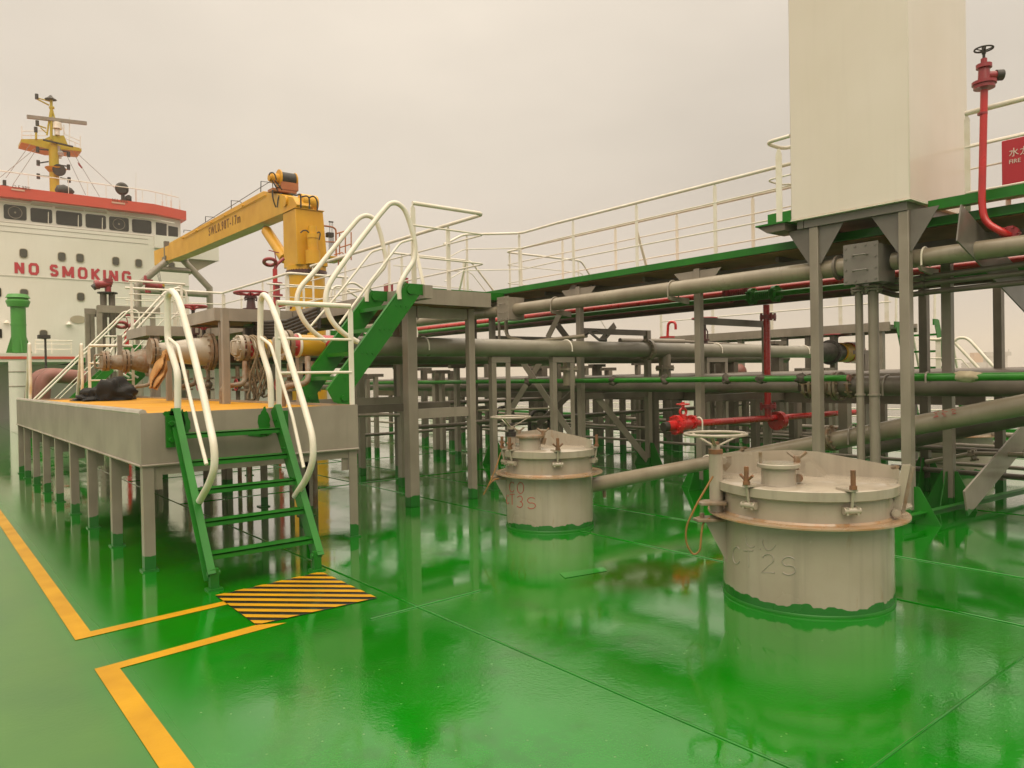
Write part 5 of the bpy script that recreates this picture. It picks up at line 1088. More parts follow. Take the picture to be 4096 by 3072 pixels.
for i, (u, v) in enumerate(((1710, 1730), (1985, 1765), (2120, 1800))):
    q = at(u, v, z=0)
    o = MB().tube(bend([(q.x, q.y, 0), (q.x, q.y, .9), (q.x+.6, q.y, .9), (q.x+.6, q.y, .3)], .3), .045, 10).build('curved_pipe', M_dark); lbl(o, 'dark curved pipe between the pillars, %s from the left' % ORD[i], 'pipe')
# blanked ends under cargo pipe
for i, u in enumerate((2947, 3080)):
    q = at(u, 1485, y=11.0); o = MB().lathe((q.x, q.y, q.z-.02), (0, -1, .0), [(.2, 0), (.2, .12), (.14, .2), (.04, .24)], 20).build('domed_end', M_brown if i == 0 else M_dgrey); lbl(o, ('rusty', 'dark')[i]+' domed pipe cap showing below the cargo pipe', 'pipe cap')
# gooseneck
q = at(2670, 1345, x=13.0); o = MB().tube(bend([(13.0, q.y, q.z), at(2673, 1288, x=13.0), at(2702, 1288, x=13.0), at(2703, 1318, x=13.0)], .14), .03, 10).box(12.9, 13.1, q.y-.12, q.y+.12, q.z-.04, q.z).build('gooseneck_vent', M_red); lbl(o, 'small red gooseneck vent pipe behind the catwalk', 'vent')
q = at(2820, 1390, x=13.4); wheel_stand(13.4, q.y, q.z-.1, at(2810, 1275, x=13.4).z-q.z+.1, .26, 'red handwheel valve partly hidden by a catwalk post')
o = MB().cyl(at(2480, 1362, y=9.9), at(2735, 1366, y=9.9), .05, 12).cyl(at(2735, 1366, y=9.9), at(3110, 1388, y=9.9), .028, 10).build('thin_pipe', M_post); lbl(o, 'thin stepped pipe running above the cargo pipe', 'pipe')

# ================================================================ PORT SIDE
pw = thing('port_walkway', 'grey raised walkway beyond the catwalk on the far side of the ship', 'walkway', (16.9, 9, 0))
pz_ = at(2900, 1331, x=16.9).z
ya_, yb3 = ypt(3560, 16.9), ypt(2640, 16.9)
MB().box(16.9, 16.95, ya_, yb3, pz_-.20, pz_).box(18.3, 18.35, ya_, yb3, pz_-.2, pz_).build('edge_beam', M_post, pw)
MB().box(16.951, 18.299, ya_, yb3, pz_-.1, pz_-.06).build('deck_plate', M_dgrey, pw)
for u in (2545, 2850, 2900, 2960, 3135, 3230, 3330, 3440, 3520): 
    y = ypt(u, 16.96); MB().box(16.96, 17.1, y-.06, y+.06, 0, pz_-.2).build('leg', M_dgrey if u % 20 else M_post, pw)
MB().box(16.93, 16.99, ypt(3245, 16.93), ypt(3140, 16.93), pz_-.62, pz_-.5).build('tie_beam', M_post, pw)
railing('port_railing', 'thin white railing along the port walkway', [(17.0, ya_, pz_), (17.0, yb3, pz_)], [(17.0, ypt(u, 17.0), pz_) for u in (3550, 3365, 3090, 2855, 2648)], h=1.0, mids=(.45,), r=.022, rm=.016, postw=.09)
t_ = stairs('port_stairs', 'green stairs descending right from the port walkway', 18.1, .3, 17.1, pz_, ya_-.9, ya_-.1, 6, bolts=False)
for y in (ya_-.9, ya_-.1): MB().tube(bend([(18.3, y, .9), (18.3, y, 1.4), (17.3, y, pz_+1.05), (17.05, y, pz_+1.0), (17.0, y, pz_)], .2), .026, 10).build('handrail', M_white, t_)
t_ = thing('port_tray_ladder', 'white ladder loops and green steps at far right by the ship side', 'ladder', (19, 5, 0))
X_ = 16.5
for dx in ((3700, 3745, 3790, 3965), ):
    pass
for pts in ([(3795, 1490), (3800, 1400), (3826, 1352), (3860, 1350), (3880, 1362), (3985, 1478)], [(3785, 1350), (3815, 1366), (3930, 1490)]):
    MB().tube(bend([at(u, v, x=X_) for u, v in pts], .25), .030, 10).build('handrail', M_white, t_)
MB().tube(bend([at(u, v, x=X_) for u, v in ((3720, 1357), (3755, 1358), (3790, 1348), (3800, 1352))], .05), .032, 10).build('top_rail', M_white, t_)
MB().tube([at(u, v, x=X_) for u, v in ((3720, 1433), (3778, 1433), (3845, 1436), (3890, 1484))], .014, 8).build('mid_rail', M_white, t_)
a = at(3752, 1360, x=X_); MB().box(X_, X_+.012, a.y-.05, a.y+.05, 1.4, a.z).build('post', M_white, t_)
for s in (0, 1):
    a, c = at(3815+75*s, 1575, x=X_+s*.0), at(3850+60*s, 1625, x=X_); MB().beam(at(3800+65*s, 1550, x=X_), at(3850+70*s, 1625, x=X_), .05, .2, up=(1, 0, 0)).build('stringer', M_green, t_)
MB().beam(at(3835, 1592, x=X_), at(3895, 1590, x=X_), .02, .2, up=(1, 0, 0)).build('step', M_green, t_)
# bulwark rail at ship side
ship = []
t_ = railing('ship_side_railing', 'thin white guard railing along the far edge of the deck', [(21.6, -8, .15), (21.6, 40, .15)], [(21.6, y, .15) for y in [-6+1.9*k for k in range(24)]], h=1.05, mids=(.2, .42, .7), r=.022, rm=.016, postw=.06)
o = MB().box(21.45, 21.75, -12, 60, 0, .15).build('gunwale_bar', M_green); lbl(o, 'low green bar at the far deck edge under the thin railing', 'gunwale')
for i, (u, h) in enumerate(((1728, 1.45), (2770, 1.3), (2870, 1.6), (2320, 1.4))):
    q = at(u, 1500, x=20.9); t_ = thing('air_vent', 'small pale deck vent by the far ship side, %s from the left' % ORD[(0, 2, 3, 1)[i]], 'vent', (q.x, q.y, 0), 'pale vents by the far ship side')
    MB().cyl((20.9, q.y, 0), (20.9, q.y, h-.3), .13, 12).build('pipe', M_house, t_); MB().cyl((20.9, q.y, h-.35), (20.9, q.y, h), .2, 14).build('head', M_house, t_)
# starboard railing is out of sight at left; deck edge coaming in the right foreground
qa, qb = at(3610, 2068, z=.13), at(4200, 1932, z=.13); b_ = MB(); b_.beam(qa, qb, .075, .012); b_.beam(qa-V((0, 0, .035)), qb-V((0, 0, .035)), .012, .055)
lbl(b_.build('raised_bar', M_green), 'low green angle bar on edge running to the right behind the large hatch', 'bar')
for k in (.3, .62):
    q = qa+(qb-qa)*k
for i, (z, x, r) in enumerate(((.30, 11.0, .035), (.55, 11.2, .03), (.62, 10.9, .035))):
    lbl(MB().tube([(x, ypt(3560, x), z), (x, -2, z)], r, 10).build('deck_pipe', M_dgrey), ('lowest', 'middle', 'upper')[i]+' dark pipe low at right behind the green gussets', 'pipe')
q0_, q1_ = at(3705, 1848, x=10.3), at(4096, 1818, x=10.3)
b_ = MB(); b_.tube([q0_, at(3890, 1815, x=10.3), q1_], .03, 10); dvec = (at(3890, 1815, x=10.3)-q0_).normalized(); flange(b_, at(3893, 1822, x=10.3), dvec, .075, .02, 6); lbl(b_.build('light_pipe', M_pipe), 'pale thin pipe with one flange at far right low over the deck', 'pipe')
# conduits right under the catwalk
for i, (v0, v1, x) in enumerate(((1108, 1055, 8.95), (1135, 1090, 9.0), (1170, 1128, 9.05))):
    p0 = at(3700, v0, x=x); b_ = MB(); b_.tube(bend([V((x+.1, ypt(3480, x), p0.z+.12)), V((x, ypt(3600, x), p0.z-.02)), p0, at(4160, v1-6, x=x)], .2), .032, 10)
    b_.cyl(p0+V((0, .04, 0)), p0+V((0, -.0, 0)), .045, 10); lbl(b_.build('conduit', M_dgrey), ('top', 'middle', 'bottom')[i]+' of three bent conduits running right from the larger junction box', 'conduit', 'conduits at the larger junction box')

# ================================================================ CRANE
CXC = 10.3
yf = 23.3
x0c = at(1180, 800, y=yf).x; x1c = at(1291, 800, y=yf).x; x0b = at(1192, 1055, y=yf-.05).x; x1b = at(1312, 1055, y=yf-.05).x
zt_, zb_ = at(1180, 832, y=yf).z, at(1195, 1058, y=yf).z
ybk = at(1131, 850, x=x0c).y
cr_ = thing('deck_crane', 'yellow deck crane with its long jib resting aft towards the white bridge', 'crane', ((x0c+x1c)/2, (yf+ybk)/2, 0))
b_ = MB(); b_.add([(x0b, yf-.05, zb_), (x1b, yf-.05, zb_), (x1b, ybk+.1, zb_), (x0b, ybk+.1, zb_), (x0c, yf, zt_), (x1c, yf, zt_), (x1c, ybk, zt_), (x0c, ybk, zt_)],
                  [(0, 3, 2, 1), (4, 5, 6, 7), (0, 1, 5, 4), (1, 2, 6, 5), (2, 3, 7, 6), (3, 0, 4, 7)]); b_.build('crane_house', M_yel, cr_, bevel=.02)
b_ = MB(); b_.box(x0c-.03, x1c+.03, yf-.03, ybk+.03, zt_+.001, zt_+.03); b_.build('top_plate', M_yel, cr_)
cc = V(((x0b+x1b)/2+.02, (yf+ybk)/2+.02, 0)); rp_ = at(1305, 1150, y=cc.y-.3).x-cc.x; rp_ = min(max(rp_, .6), .9)
MB().cyl(cc+V((0, 0, 0)), cc+V((0, 0, zb_-.24)), rp_, 36).build('pedestal', M_yel, cr_)
b_ = MB(); b_.cyl(cc+V((0, 0, zb_-.24)), cc+V((0, 0, zb_-.14)), rp_*1.13, 36)
for k in range(40):
    a = 2*math.pi*k/40; b_.cyl(cc+V((math.cos(a)*rp_*1.07, math.sin(a)*rp_*1.07, zb_-.28)), cc+V((math.cos(a)*rp_*1.07, math.sin(a)*rp_*1.07, zb_-.12)), .022, 6)
b_.build('slewing_ring', M_maroon, cr_)
MB().cyl(cc+V((0, 0, zb_-.139)), cc+V((0, 0, zb_+.02)), rp_*1.08, 36).build('turntable', M_yel, cr_)
# slewing motor
b_ = MB(); px_ = at(1253, 1010, y=yf-.3).x
b_.cyl((px_, yf-.27, zb_), (px_, yf-.27, zb_+.45), .24, 20).cyl((px_, yf-.27, zb_+.45), (px_, yf-.27, zb_+.85), .17, 18).cyl((px_, yf-.27, zb_+.85), (px_, yf-.27, zb_+1.0), .19, 18).cyl((px_, yf-.27, zb_+1.0), (px_, yf-.27, zb_+1.25), .14, 14); b_.build('slewing_motor', M_yel, cr_)
def hose(pts, y, r=.022, par=None): return MB().tube(bend([at(u, v, y=y) for u, v in pts], .25), r, 8).build('hose', M_dark, par)
l5 = lambda a: [(x/4.74+1000, y/4.74+650) for x, y in a]
for pl in ([(960, 1330), (1010, 1285), (1090, 1290), (1130, 1370), (1120, 1490)], [(1130, 1340), (1160, 1315), (1190, 1360), (1200, 1500)], [(1250, 1365), (1310, 1310), (1335, 1350), (1310, 1470)]): hose(l5(pl), yf-.3, par=cr_)
for pl in ([(780, 600), (880, 625), (945, 595), (962, 640), (965, 860)], [(960, 655), (1070, 630), (1120, 660), (1130, 780), (1125, 880)], [(1120, 665), (1190, 635), (1250, 670), (1280, 760), (1275, 915)]): hose(l5(pl), yf-.15, r=.026, par=cr_)
# jib
xj = x0c+.02; jib = [(676, 972), (1052, 764), (1087, 769), (1172, 789), (1187, 818), (1180, 838), (1131, 853), (740, 1018), (672, 1043)]
b_ = MB(); b_.prism([at(u, v, x=xj) for u, v in jib], (.52, 0, 0)); jb_ = b_.build('jib', M_yel, cr_, bevel=.012)
b_ = MB(); b_.prism([at(u, v, x=xj+.06) for u, v in ((616, 1004), (676, 981), (676, 1038), (640, 1052), (618, 1062))], (.4, 0, 0)); b_.build('jib_head', M_yel, jb_)
b_ = MB()
for u, v in ((736, 951), (790, 922), (848, 890), (903, 862), (975, 822)): 
    q = at(u, v, x=xj); b_.cyl(q-V((.08, 0, 0)), q, .05, 8)
b_.tube([at(736, 951, x=xj-.04), at(1060, 781, x=xj-.04)], .02, 6); b_.build('grease_line', M_yel, jb_)
b_ = MB()
for u, v in ((1143, 806),): 
    q = at(u, v, x=xj); b_.cyl(q-V((.06, 0, 0)), q, .17, 18)
q = at(1190, 805, x=xj-.01); b_.build('pivot_boss', M_yel, cr_)
qh = at(1190, 800, y=yf+.35); b_ = MB(); b_.cyl((x0c+.30, yf+.30, zt_+.30), (x1c-.12, yf+.30, zt_+.30), .27, 24); b_.prism([(x1c-.32, yf+.1, zt_+.03), (x1c-.32, yf+.8, zt_+.03), (x1c-.32, yf+.5, zt_+.6), (x1c-.32, yf+.15, zt_+.5)], (.06, 0, 0)); b_.build('hinge_housing', M_yel, cr_)
a, c = at(1059, 912, x=xj+.26), at(1140, 1035, x=xj+.26)
MB().cyl(a, a+(c-a)*.25, .10, 14).build('piston_rod', M_rustp, cr_); MB().cyl(a+(c-a)*.1, c, .19, 20).build('lifting_cylinder', M_yel, cr_)
# winch on the jib
yw = at(1100, 770, x=xj).y
wv = thing('hoist_winch', 'dark hoist winch drum on an orange frame on top of the crane jib', 'winch', (xj, yw, 0))
dz0 = at(1148, 718, y=yw).z; xw0, xw1 = at(1118, 718, y=yw).x, at(1176, 718, y=yw).x
MB().cyl((xw0, yw, dz0), (xw1, yw, dz0), .235, 24).build('rope_drum', M_dark, wv)
b_ = MB(); b_.cyl((xw0-.04, yw, dz0), (xw0, yw, dz0), .30, 22).cyl((xw1, yw, dz0), (xw1+.04, yw, dz0), .26, 22); b_.build('drum_flange', M_yel, wv)
b_ = MB(); b_.cyl((xw0-.30, yw, dz0-.03), (xw0-.04, yw, dz0-.03), .17, 18).cyl((xw0-.38, yw, dz0-.03), (xw0-.30, yw, dz0-.03), .12, 14); b_.build('gearbox', M_yel, wv)
b_ = MB(); zf0, zf1 = at(1148, 765, y=yw).z, at(1148, 735, y=yw).z; b_.box(xw0-.05, xw1+.03, yw-.24, yw-.22, zf0, zf1).box(xw0-.05, xw1+.03, yw+.22, yw+.24, zf0, zf1).box(xw1+.031, xw1+.055, yw-.24, yw+.24, zf0, zf1+.22).box(xw0-.34, xw1, yw-.22, yw+.22, zf0-.09, zf0-.001); b_.build('winch_frame', M_orange, wv)
for pl in ([(365, 240), (380, 195), (440, 190), (480, 240), (500, 330)], [(470, 340), (520, 400), (570, 470), (610, 520)], [(420, 340), (480, 440), (530, 540)], [(430, 520), (420, 600), (450, 740), (490, 850)], [(600, 590), (560, 610), (530, 700), (515, 850)]): hose(l5(pl), yw-.35, r=.024, par=wv)
# hoist wire and hoops on jib
o = MB().tube([at(741, 940, x=xj+.26), at(1082, 725, x=xj+.26)], .013, 5).build('hoist_wire', M_dark); o.parent = None
o.location = (0, 0, 0); tag(o, 'thin steel hoist wire stretched above the crane jib', 'wire')
for pl in ([(735, 930), (736, 920), (762, 923), (775, 930)], [(822, 888), (822, 866), (855, 869), (868, 880)], [(925, 838), (925, 802), (958, 805), (967, 812)], [(1043, 768), (1044, 725), (1090, 731), (1092, 760)]):
    MB().tube([at(u, v, x=xj+.1) for u, v in pl], .016, 6).build('hoop', M_dark, jb_)
# jib lettering
q = at(836, 944, x=xj); q2 = at(962, 888, x=xj); dirx = (q2-q).normalized(); upx = V((0, 0, 1))
to, wd = text_obj('SWL0.98T-17m', .50, M_brnl, jb_, q+V((-.008, 0, 0)), dirx, V((0, 0, 1)), sx=1, name='jib_lettering', bold=.004, space=1.3)
k = (q2-q).length/wd
for p in to.data.vertices:
    d_ = p.co+WL[jb_.name]-q; s1 = d_.dot(dirx); p.co += dirx*(s1*(k-1))
# operator stand and railings on the crane
op = MB(); zz0 = at(1350, 1040, y=yf+.6).z
cx0, cx1 = x1b+.02, at(1378, 1040, y=yf+.6).x
MB().box(cx0, cx1, yf+.2, yf+1.4, zz0, zz0+.05).build('operator_platform', M_yel, cr_)
m3 = lambda a: [(x/3.687+1250, y/3.687+850) for x, y in a]
for pl, r in (([(165, 195), (300, 215), (345, 250), (350, 640)], .03), ([(150, 430), (340, 437)], .022), ([(360, 310), (530, 258)], .022), ([(400, 310), (400, 620)], .022), ([(485, 285), (485, 600)], .022), ([(570, 290), (570, 700)], .022), ([(400, 518), (560, 468)], .022), ([(382, 700), (385, 820)], .025), ([(320, 625), (440, 590), (455, 610)], .02)):
    MB().tube(bend([at(u, v, y=yf+.3) for u, v in m3(pl)], .2), r, 8).build('stand_rail', M_orange, cr_)
b_ = MB(); a = at(1307, 930, y=yf+.4); c = at(1331, 950, y=yf+.4); b_.box(a.x, c.x, yf+.3, yf+.5, c.z, a.z)
for k in range(5): b_.cyl((a.x+.03+k*.04, yf+.3, c.z-.5), (a.x+.03+k*.04, yf+.3, c.z), .012, 6)
for k in range(3): b_.cyl((a.x+.08+k*.06, yf+.35, a.z), (a.x+.08+k*.06, yf+.35, a.z+.36), .008, 6); b_.ball((a.x+.08+k*.06, yf+.35, a.z+.37), .03, 8)
b_.build('control_valves', M_dark, cr_)
# hook block
hb = thing('hook_block', 'small black and yellow hook block hanging beside the jib rest', 'hook', at(647, 1150, x=xj+.2)); b_ = MB()
for u0, u1 in ((628, 643), (636, 646), (622, 640)): b_.tube([at(u0, 1080, x=xj+.2), at(u1, 1133, x=xj+.2)], .012, 5)
b_.build('wires', M_dark, hb)
a = at(648, 1136, x=xj+.2); MB().box(a.x-.1, a.x+.1, a.y-.1, a.y+.1, a.z-.18, a.z).build('block_body', M_yel, hb); MB().cyl(a-V((0, 0, .18)), a-V((0, -.05, .36)), .11, 12, .08).build('weight', M_black, hb)
# ---- jib rest
jy = 39.6
jr = thing('jib_rest', 'grey tubular rest carrying the outer end of the crane jib', 'jib rest', at(690, 1500, y=jy).xyz*1)
def J(u, v): return at(u, v, y=jy)
rr_ = .17
MB().tube([V((J(550, 1140).x, jy, 0)), J(550, 1143), J(665, 1046)], rr_, 14).build('leg', M_post, jr)
MB().tube([V((J(838, 1153).x, jy, 0)), J(838, 1153), J(727, 1034)], rr_*.95, 14).build('leg', M_post, jr)
MB().cyl(J(632, 1074), J(762, 1084), rr_*.8, 12).build('cross_tube', M_post, jr); MB().cyl(J(552, 1161), J(838, 1180), rr_*.85, 12).build('cross_tube', M_post, jr)
a, c = J(655, 1030), J(743, 1046); MB().box(a.x, c.x, jy-.35, jy+.35, c.z, c.z+.16).build('saddle', M_dgrey, jr)
a = J(656, 965); MB().box(a.x, a.x+.22, jy-.1, jy+.1, c.z+.16, a.z).build('side_guide', M_dgrey, jr)

# ================================================================ AFT FRAMES AND FIRE MONITORS
gy = 30.0
def G_(u, v): return at(u, v, y=gy)
gf = thing('monitor_frame', 'grey square steel frame with the fire monitor pipes standing before the bridge', 'frame', V((G_(390, 1500).x, gy, 0)))
for u, v in ((367, 1238), (385, 1230), (398, 1222), (541, 1228), (612, 1240)):
    a = G_(u, v); MB().box(a.x-.08, a.x+.08, gy+(.0 if u > 390 else .8), gy+(.16 if u > 390 else .96), 0, a.z).build('leg', M_post, gf)
a, c = G_(391, 1220), G_(640, 1238); MB().box(a.x, c.x, gy-.02, gy+.10, a.z-.26, a.z).build('beam', M_post, gf)
MB().box(a.x, c.x, gy+.9, gy+1.0, a.z-.35, a.z-.1).build('beam', M_dgrey, gf); MB().box(a.x-.35, a.x, gy+.4, gy+.5, a.z-.3, a.z-.1).build('beam', M_post, gf)
def monitor(u, v, label, flip=1, base=True):
    a = at(u, v, y=gy+.4); t_ = thing('fire_monitor', label, 'fire monitor', V((a.x, a.y, 0)), 'red fire monitors before the bridge')
    if base:
        for dx in (-.16, .12):
            MB().cyl((a.x+dx, a.y, 0), (a.x+dx, a.y, a.z-.15), .11, 12).build('feed_pipe', M_dgrey, t_)
        b_ = MB(); b_.cyl((a.x-.02, a.y, a.z-.15), (a.x-.02, a.y, a.z-.11), .34, 12)
        for zz in (2.2, 3.0): b_.cyl((a.x-.16, a.y, zz), (a.x-.16, a.y, zz+.06), .19, 12).cyl((a.x+.12, a.y, zz+.1), (a.x+.12, a.y, zz+.16), .19, 12)
        b_.build('flange', M_dark, t_)
    k_ = len(b_.v) if 0 else 0
    b_ = MB(); b_.cyl((a.x, a.y, a.z-.11), (a.x, a.y, a.z+.2), .15, 14); b_.cyl((a.x-.45*flip, a.y-.1, a.z+.22), (a.x+.12*flip, a.y, a.z+.3), .17, 14).cyl((a.x-.62*flip, a.y-.1, a.z+.2), (a.x-.42*flip, a.y-.1, a.z+.23), .22, 14)
    b_.cyl((a.x+.1*flip, a.y, a.z+.28), (a.x+.12*flip, a.y, a.z+.72), .14, 12, .06); b_.box(a.x-.2, a.x+.2, a.y-.2, a.y+.2, a.z+.35, a.z+.52)
    b_.v = [V((a.x+(p.x-a.x)*.72, a.y+(p.y-a.y)*.8, a.z-.11+(p.z-a.z+.11)*.78)) for p in b_.v]; b_.build('monitor_body', M_redd, t_)
    MB().cyl((a.x-.5*flip, a.y-.1, a.z+.02), (a.x-.4*flip, a.y-.1, a.z+.1), .11, 12).build('nozzle', M_dark, t_)
monitor(432, 1158, 'red fire monitor in front of the letters of the no smoking sign')
monitor(592, 1160, 'red fire monitor half hidden behind the jib rest leg', -1, False)
def hydrant(u, v0, v1, y, label, s=1):
    a, c = at(u, v1, y=y), at(u, v0, y=y); t_ = thing('fire_hydrant', label, 'hydrant', V((a.x, y, 0)))
    MB().cyl((a.x, y, 0), (a.x, y, c.z-.5), .07, 14).build('riser', M_red, t_)
    b_ = MB().ring((a.x-.15, y, c.z-.30), (.2, .45, 1), .17, .055, 20, 8); b_.tube(bend([(a.x, y, c.z-.5), (a.x+.05, y, c.z-.36), (a.x+.28, y, c.z-.16)], .1), .05, 10); b_.build('elbow', M_redd, t_)
    MB().tube([(a.x+.05, y, c.z-.3), (a.x-.0, y, c.z+.03)], .015, 6).tube([(a.x-.18, y, c.z+.05), (a.x+.14, y, c.z+.0)], .015, 6).build('lever', M_redd, t_)
hydrant(507, 1262, 1380, 26.0, 'red looped fire hydrant with a lever behind the far railings'); hydrant(1100, 1010, 1090, 21.8, 'red looped fire hydrant with a lever left of the yellow crane pedestal')
t_ = thing('red_valve_tree', 'red valve cluster left of the crane pedestal behind white railings', 'valve', (at(1110, 1180, y=21.5).x, 21.5, 0)); b_ = MB(); a = at(1110, 1140, y=21.5)
b_.cyl((a.x, 21.5, 1.0), (a.x, 21.5, a.z), .07, 10)
for k in range(4): b_.cyl((a.x, 21.5, a.z-.35*k), (a.x, 21.5, a.z-.35*k+.07), .15, 10)
b_.cyl((a.x, 21.5, a.z-.6), (a.x+.4, 21.5, a.z-.6), .1, 10); b_.build('valve_body', M_redd, t_)
for k, (u0, u1, v0, v1) in enumerate(((1552, 1574, 1133, 1208), (1615, 1635, 1110, 1212))):
    a, c = at(u0, v0, y=19), at(u1, v1, y=19); o = MB().box(a.x, c.x, 19, 19.25, c.z, a.z).build('hose_locker', M_redd); lbl(o, ('left', 'right')[k]+' small red fire locker behind the walkway railings', 'fire box')
# aft railings seen through
railing('aft_railing', 'white railing of the far platform before the bridge front', [(at(418, 1400, y=27).x, 27, 2.2), (at(650, 1400, y=27).x, 27, 2.2)], [(at(u, 1400, y=27).x, 27, 2.2) for u in (430, 452, 520, 585, 645)], h=1.05, r=.03, rm=.018, postw=.09)
railing('aft_railing', 'white railing high on the bridge front beside the monitor pipes', [(at(452, 1250, y=50).x, 50, at(452, 1250, y=50).z-.6), (at(640, 1250, y=50).x, 50, at(452, 1250, y=50).z-.6)], [(at(u, 1250, y=50).x, 50, at(452, 1250, y=50).z-.6) for u in (457, 510, 525, 580, 640)], h=1.5, r=.03, rm=.022, postw=.06)

# ================================================================ LIGHT GREEN VENT, FORECASTLE-LIKE DECKHOUSE STEP
vy = 38.0
def W(u, v): return at(u, v, y=vy)
st0 = thing('poop_step', 'white deck step with a thin red line before the bridge at far left', 'deckhouse', V((0, 42, 0)))
zt1, zt0_ = at(100, 1414, y=40).z, at(100, 1448, y=40).z
MB().box(-8, at(300, 1440, y=40).x, 40, 54.5, zt0_, zt1).build('upper_slab', M_house, st0)
MB().box(-8, at(300, 1440, y=40).x, 39.97, 39.998, (zt0_+zt1)/2-.06, (zt0_+zt1)/2+.06).build('red_line', M_band, st0)
MB().box(at(300, 1440, y=40).x, 22, 44, 54.5, zt0_+.1, zt1-.05).build('upper_slab', M_green, st0)
MB().box(-8, 22, 46, 54.4, 0, zt0_).build('wall', M_house, st0)
vt = thing('green_vent', 'light green mushroom vent with a flared cap on a white drum at far left', 'vent', V((W(74, 1500).x, vy, 0)))
cx_ = W(74, 1300).x; R1 = (W(106, 1300).x-W(43, 1300).x)/2
za, zb2, zc_, zd, ze = W(74, 1412).z, W(74, 1228).z, W(74, 1205).z, W(74, 1196).z, W(74, 1178).z
MB().cyl((cx_, vy, za), (cx_, vy, zb2+.05), R1, 28).build('trunk', M_vent, vt)
b_ = MB()
for v in (1300, 1362): b_.cyl((cx_, vy, W(74, v).z-.03), (cx_, vy, W(74, v).z+.03), R1*1.04, 28)
b_.build('band', M_vent, vt)
b_ = MB(); b_.lathe((cx_, vy, 0), (0, 0, 1), [(R1*1.0, zb2-.02), (R1*1.35, zb2+.0), (R1*1.60, zb2+.22), (R1*1.60, zc_), (R1*1.25, zc_+.12)], 30); b_.lathe((cx_, vy, 0), (0, 0, 1), [(R1*1.2, zc_+.12), (R1*1.25, zd), (R1*1.62, zd+.04), (R1*1.30, ze), (R1*.2, ze+.04)], 30); b_.build('cap', M_vent, vt)
b_ = MB()
for a in range(4):
    an = R_(a*90+10); d = V((math.cos(an), math.sin(an), 0)); b_.prism([V((cx_, vy, za))+d*R1, V((cx_, vy, za))+d*(R1*1.7), V((cx_, vy, za+.7))+d*R1], d.cross(V((0, 0, 1)))*.03)
b_.build('base_bracket', M_vent, vt)
q = at(75, 1520, y=33); ww = (at(111, 1520, y=33).x-at(37, 1520, y=33).x)/2
t_ = thing('winch_drum_house', 'white round drum casing below the light green vent', 'casing', V((q.x, 33, 0)))
MB().cyl((q.x, 33.0+ww, 0), (q.x, 33.0+ww, at(75, 1443, y=33).z), ww, 28).build('drum', M_house, t_); b_ = MB()
for v in (1485, 1543): b_.cyl((q.x, 33+ww, at(75, v, y=33).z-.04), (q.x, 33+ww, at(75, v, y=33).z), ww*1.04, 28)
b_.build('rim', M_post, t_)
# rusty bent pipes and far hatch at left
for k, (pl, m, y) in enumerate((([(130, 1600), (138, 1530), (165, 1502), (210, 1500)], M_brown, 27), ([(168, 1600), (172, 1530), (200, 1500), (340, 1512)], M_brown, 26))):
    o = MB().tube(bend([at(u, v, y=y) for u, v in pl], .8), .22, 16).build('bent_pipe', m); lbl(o, ('darker', 'reddish')[k]+' bulging bent brown pipe behind the far handrail loops', 'pipe')
q = at(15, 1641, z=0); t_, _l = hatch('tank_hatch', 'distant small hatch with pale fittings at the far left edge', q.x, q.y, .55, .66, .62, .55, .80, .86, [], None)
b_ = MB(); random.seed(4)
for k in range(14):
    p = V((q.x+random.uniform(-.5, .7), q.y-.3, .9)); b_.tube([p, p+V((random.uniform(-.3, .3), 0, random.uniform(.1, .5)))], .03, 6)
b_.ring((q.x+.3, q.y, 1.25), (0, 1, 0), .25, .03); b_.build('fittings', M_rustp, t_)
t_ = thing('deck_lamp', 'dark box lamp on a thin pole before the bridge at left', 'lamp', V((at(181, 1500, y=30).x, 30, 0))); a = at(181, 1352, y=30)
MB().cyl((a.x, 30, 0), (a.x, 30, a.z), .035, 8).build('pole', M_dark, t_); MB().box(a.x-.22, a.x+.14, 29.85, 30.15, a.z-.02, a.z+.1).build('lamp_head', M_dark, t_)
railing('step_railing', 'thin white railing on the white deck step at left', [(at(140, 1400, y=41).x, 41, zt1), (at(290, 1400, y=41).x, 41, zt1)], [(at(u, 1400, y=41).x, 41, zt1) for u in (142, 207, 285)], h=at(200, 1362, y=41).z-zt1, r=.03, rm=.02)

# ================================================================ BRIDGE FRONT
hy0 = 55.0
def B_(u, v, y=hy0): return at(u, v, y=y)
br = thing('bridge_house', 'tall white ship bridge with a red band and a no smoking sign', 'bridge', V((6, hy0, 0)))
xR = B_(757, 1200).x; zT = B_(600, 946).z
MB().box(-9, xR, hy0, 68, 0, zT).build('wall', M_house, br)
MB().box(-9, xR+.02, hy0-.05, hy0-.001, B_(500, 1128).z-.04, B_(500, 1128).z+.02).build('plate_seam', M_house, br)
xc_ = B_(622, 900, 55.5).x
def facet(u, y0=55.5, cxx=None, sl=.42):
    cxx = xc_ if cxx is None else cxx; r = ray(u, 900); rho = r.x/r.y; k = (rho*y0-cxx)/(1-rho*sl); return V((cxx+k, y0+sl*k, 0))
f1 = facet(722)
zW0 = zT+.002; zW1 = B_(400, 815).z
MB().prism([(-9, 55.5, zW0), (xc_, 55.5, zW0), (f1.x, f1.y, zW0), (f1.x, 67, zW0), (-9, 67, zW0)], (0, 0, zW1+.3-zW0)).build('wheelhouse_wall', M_house, br)
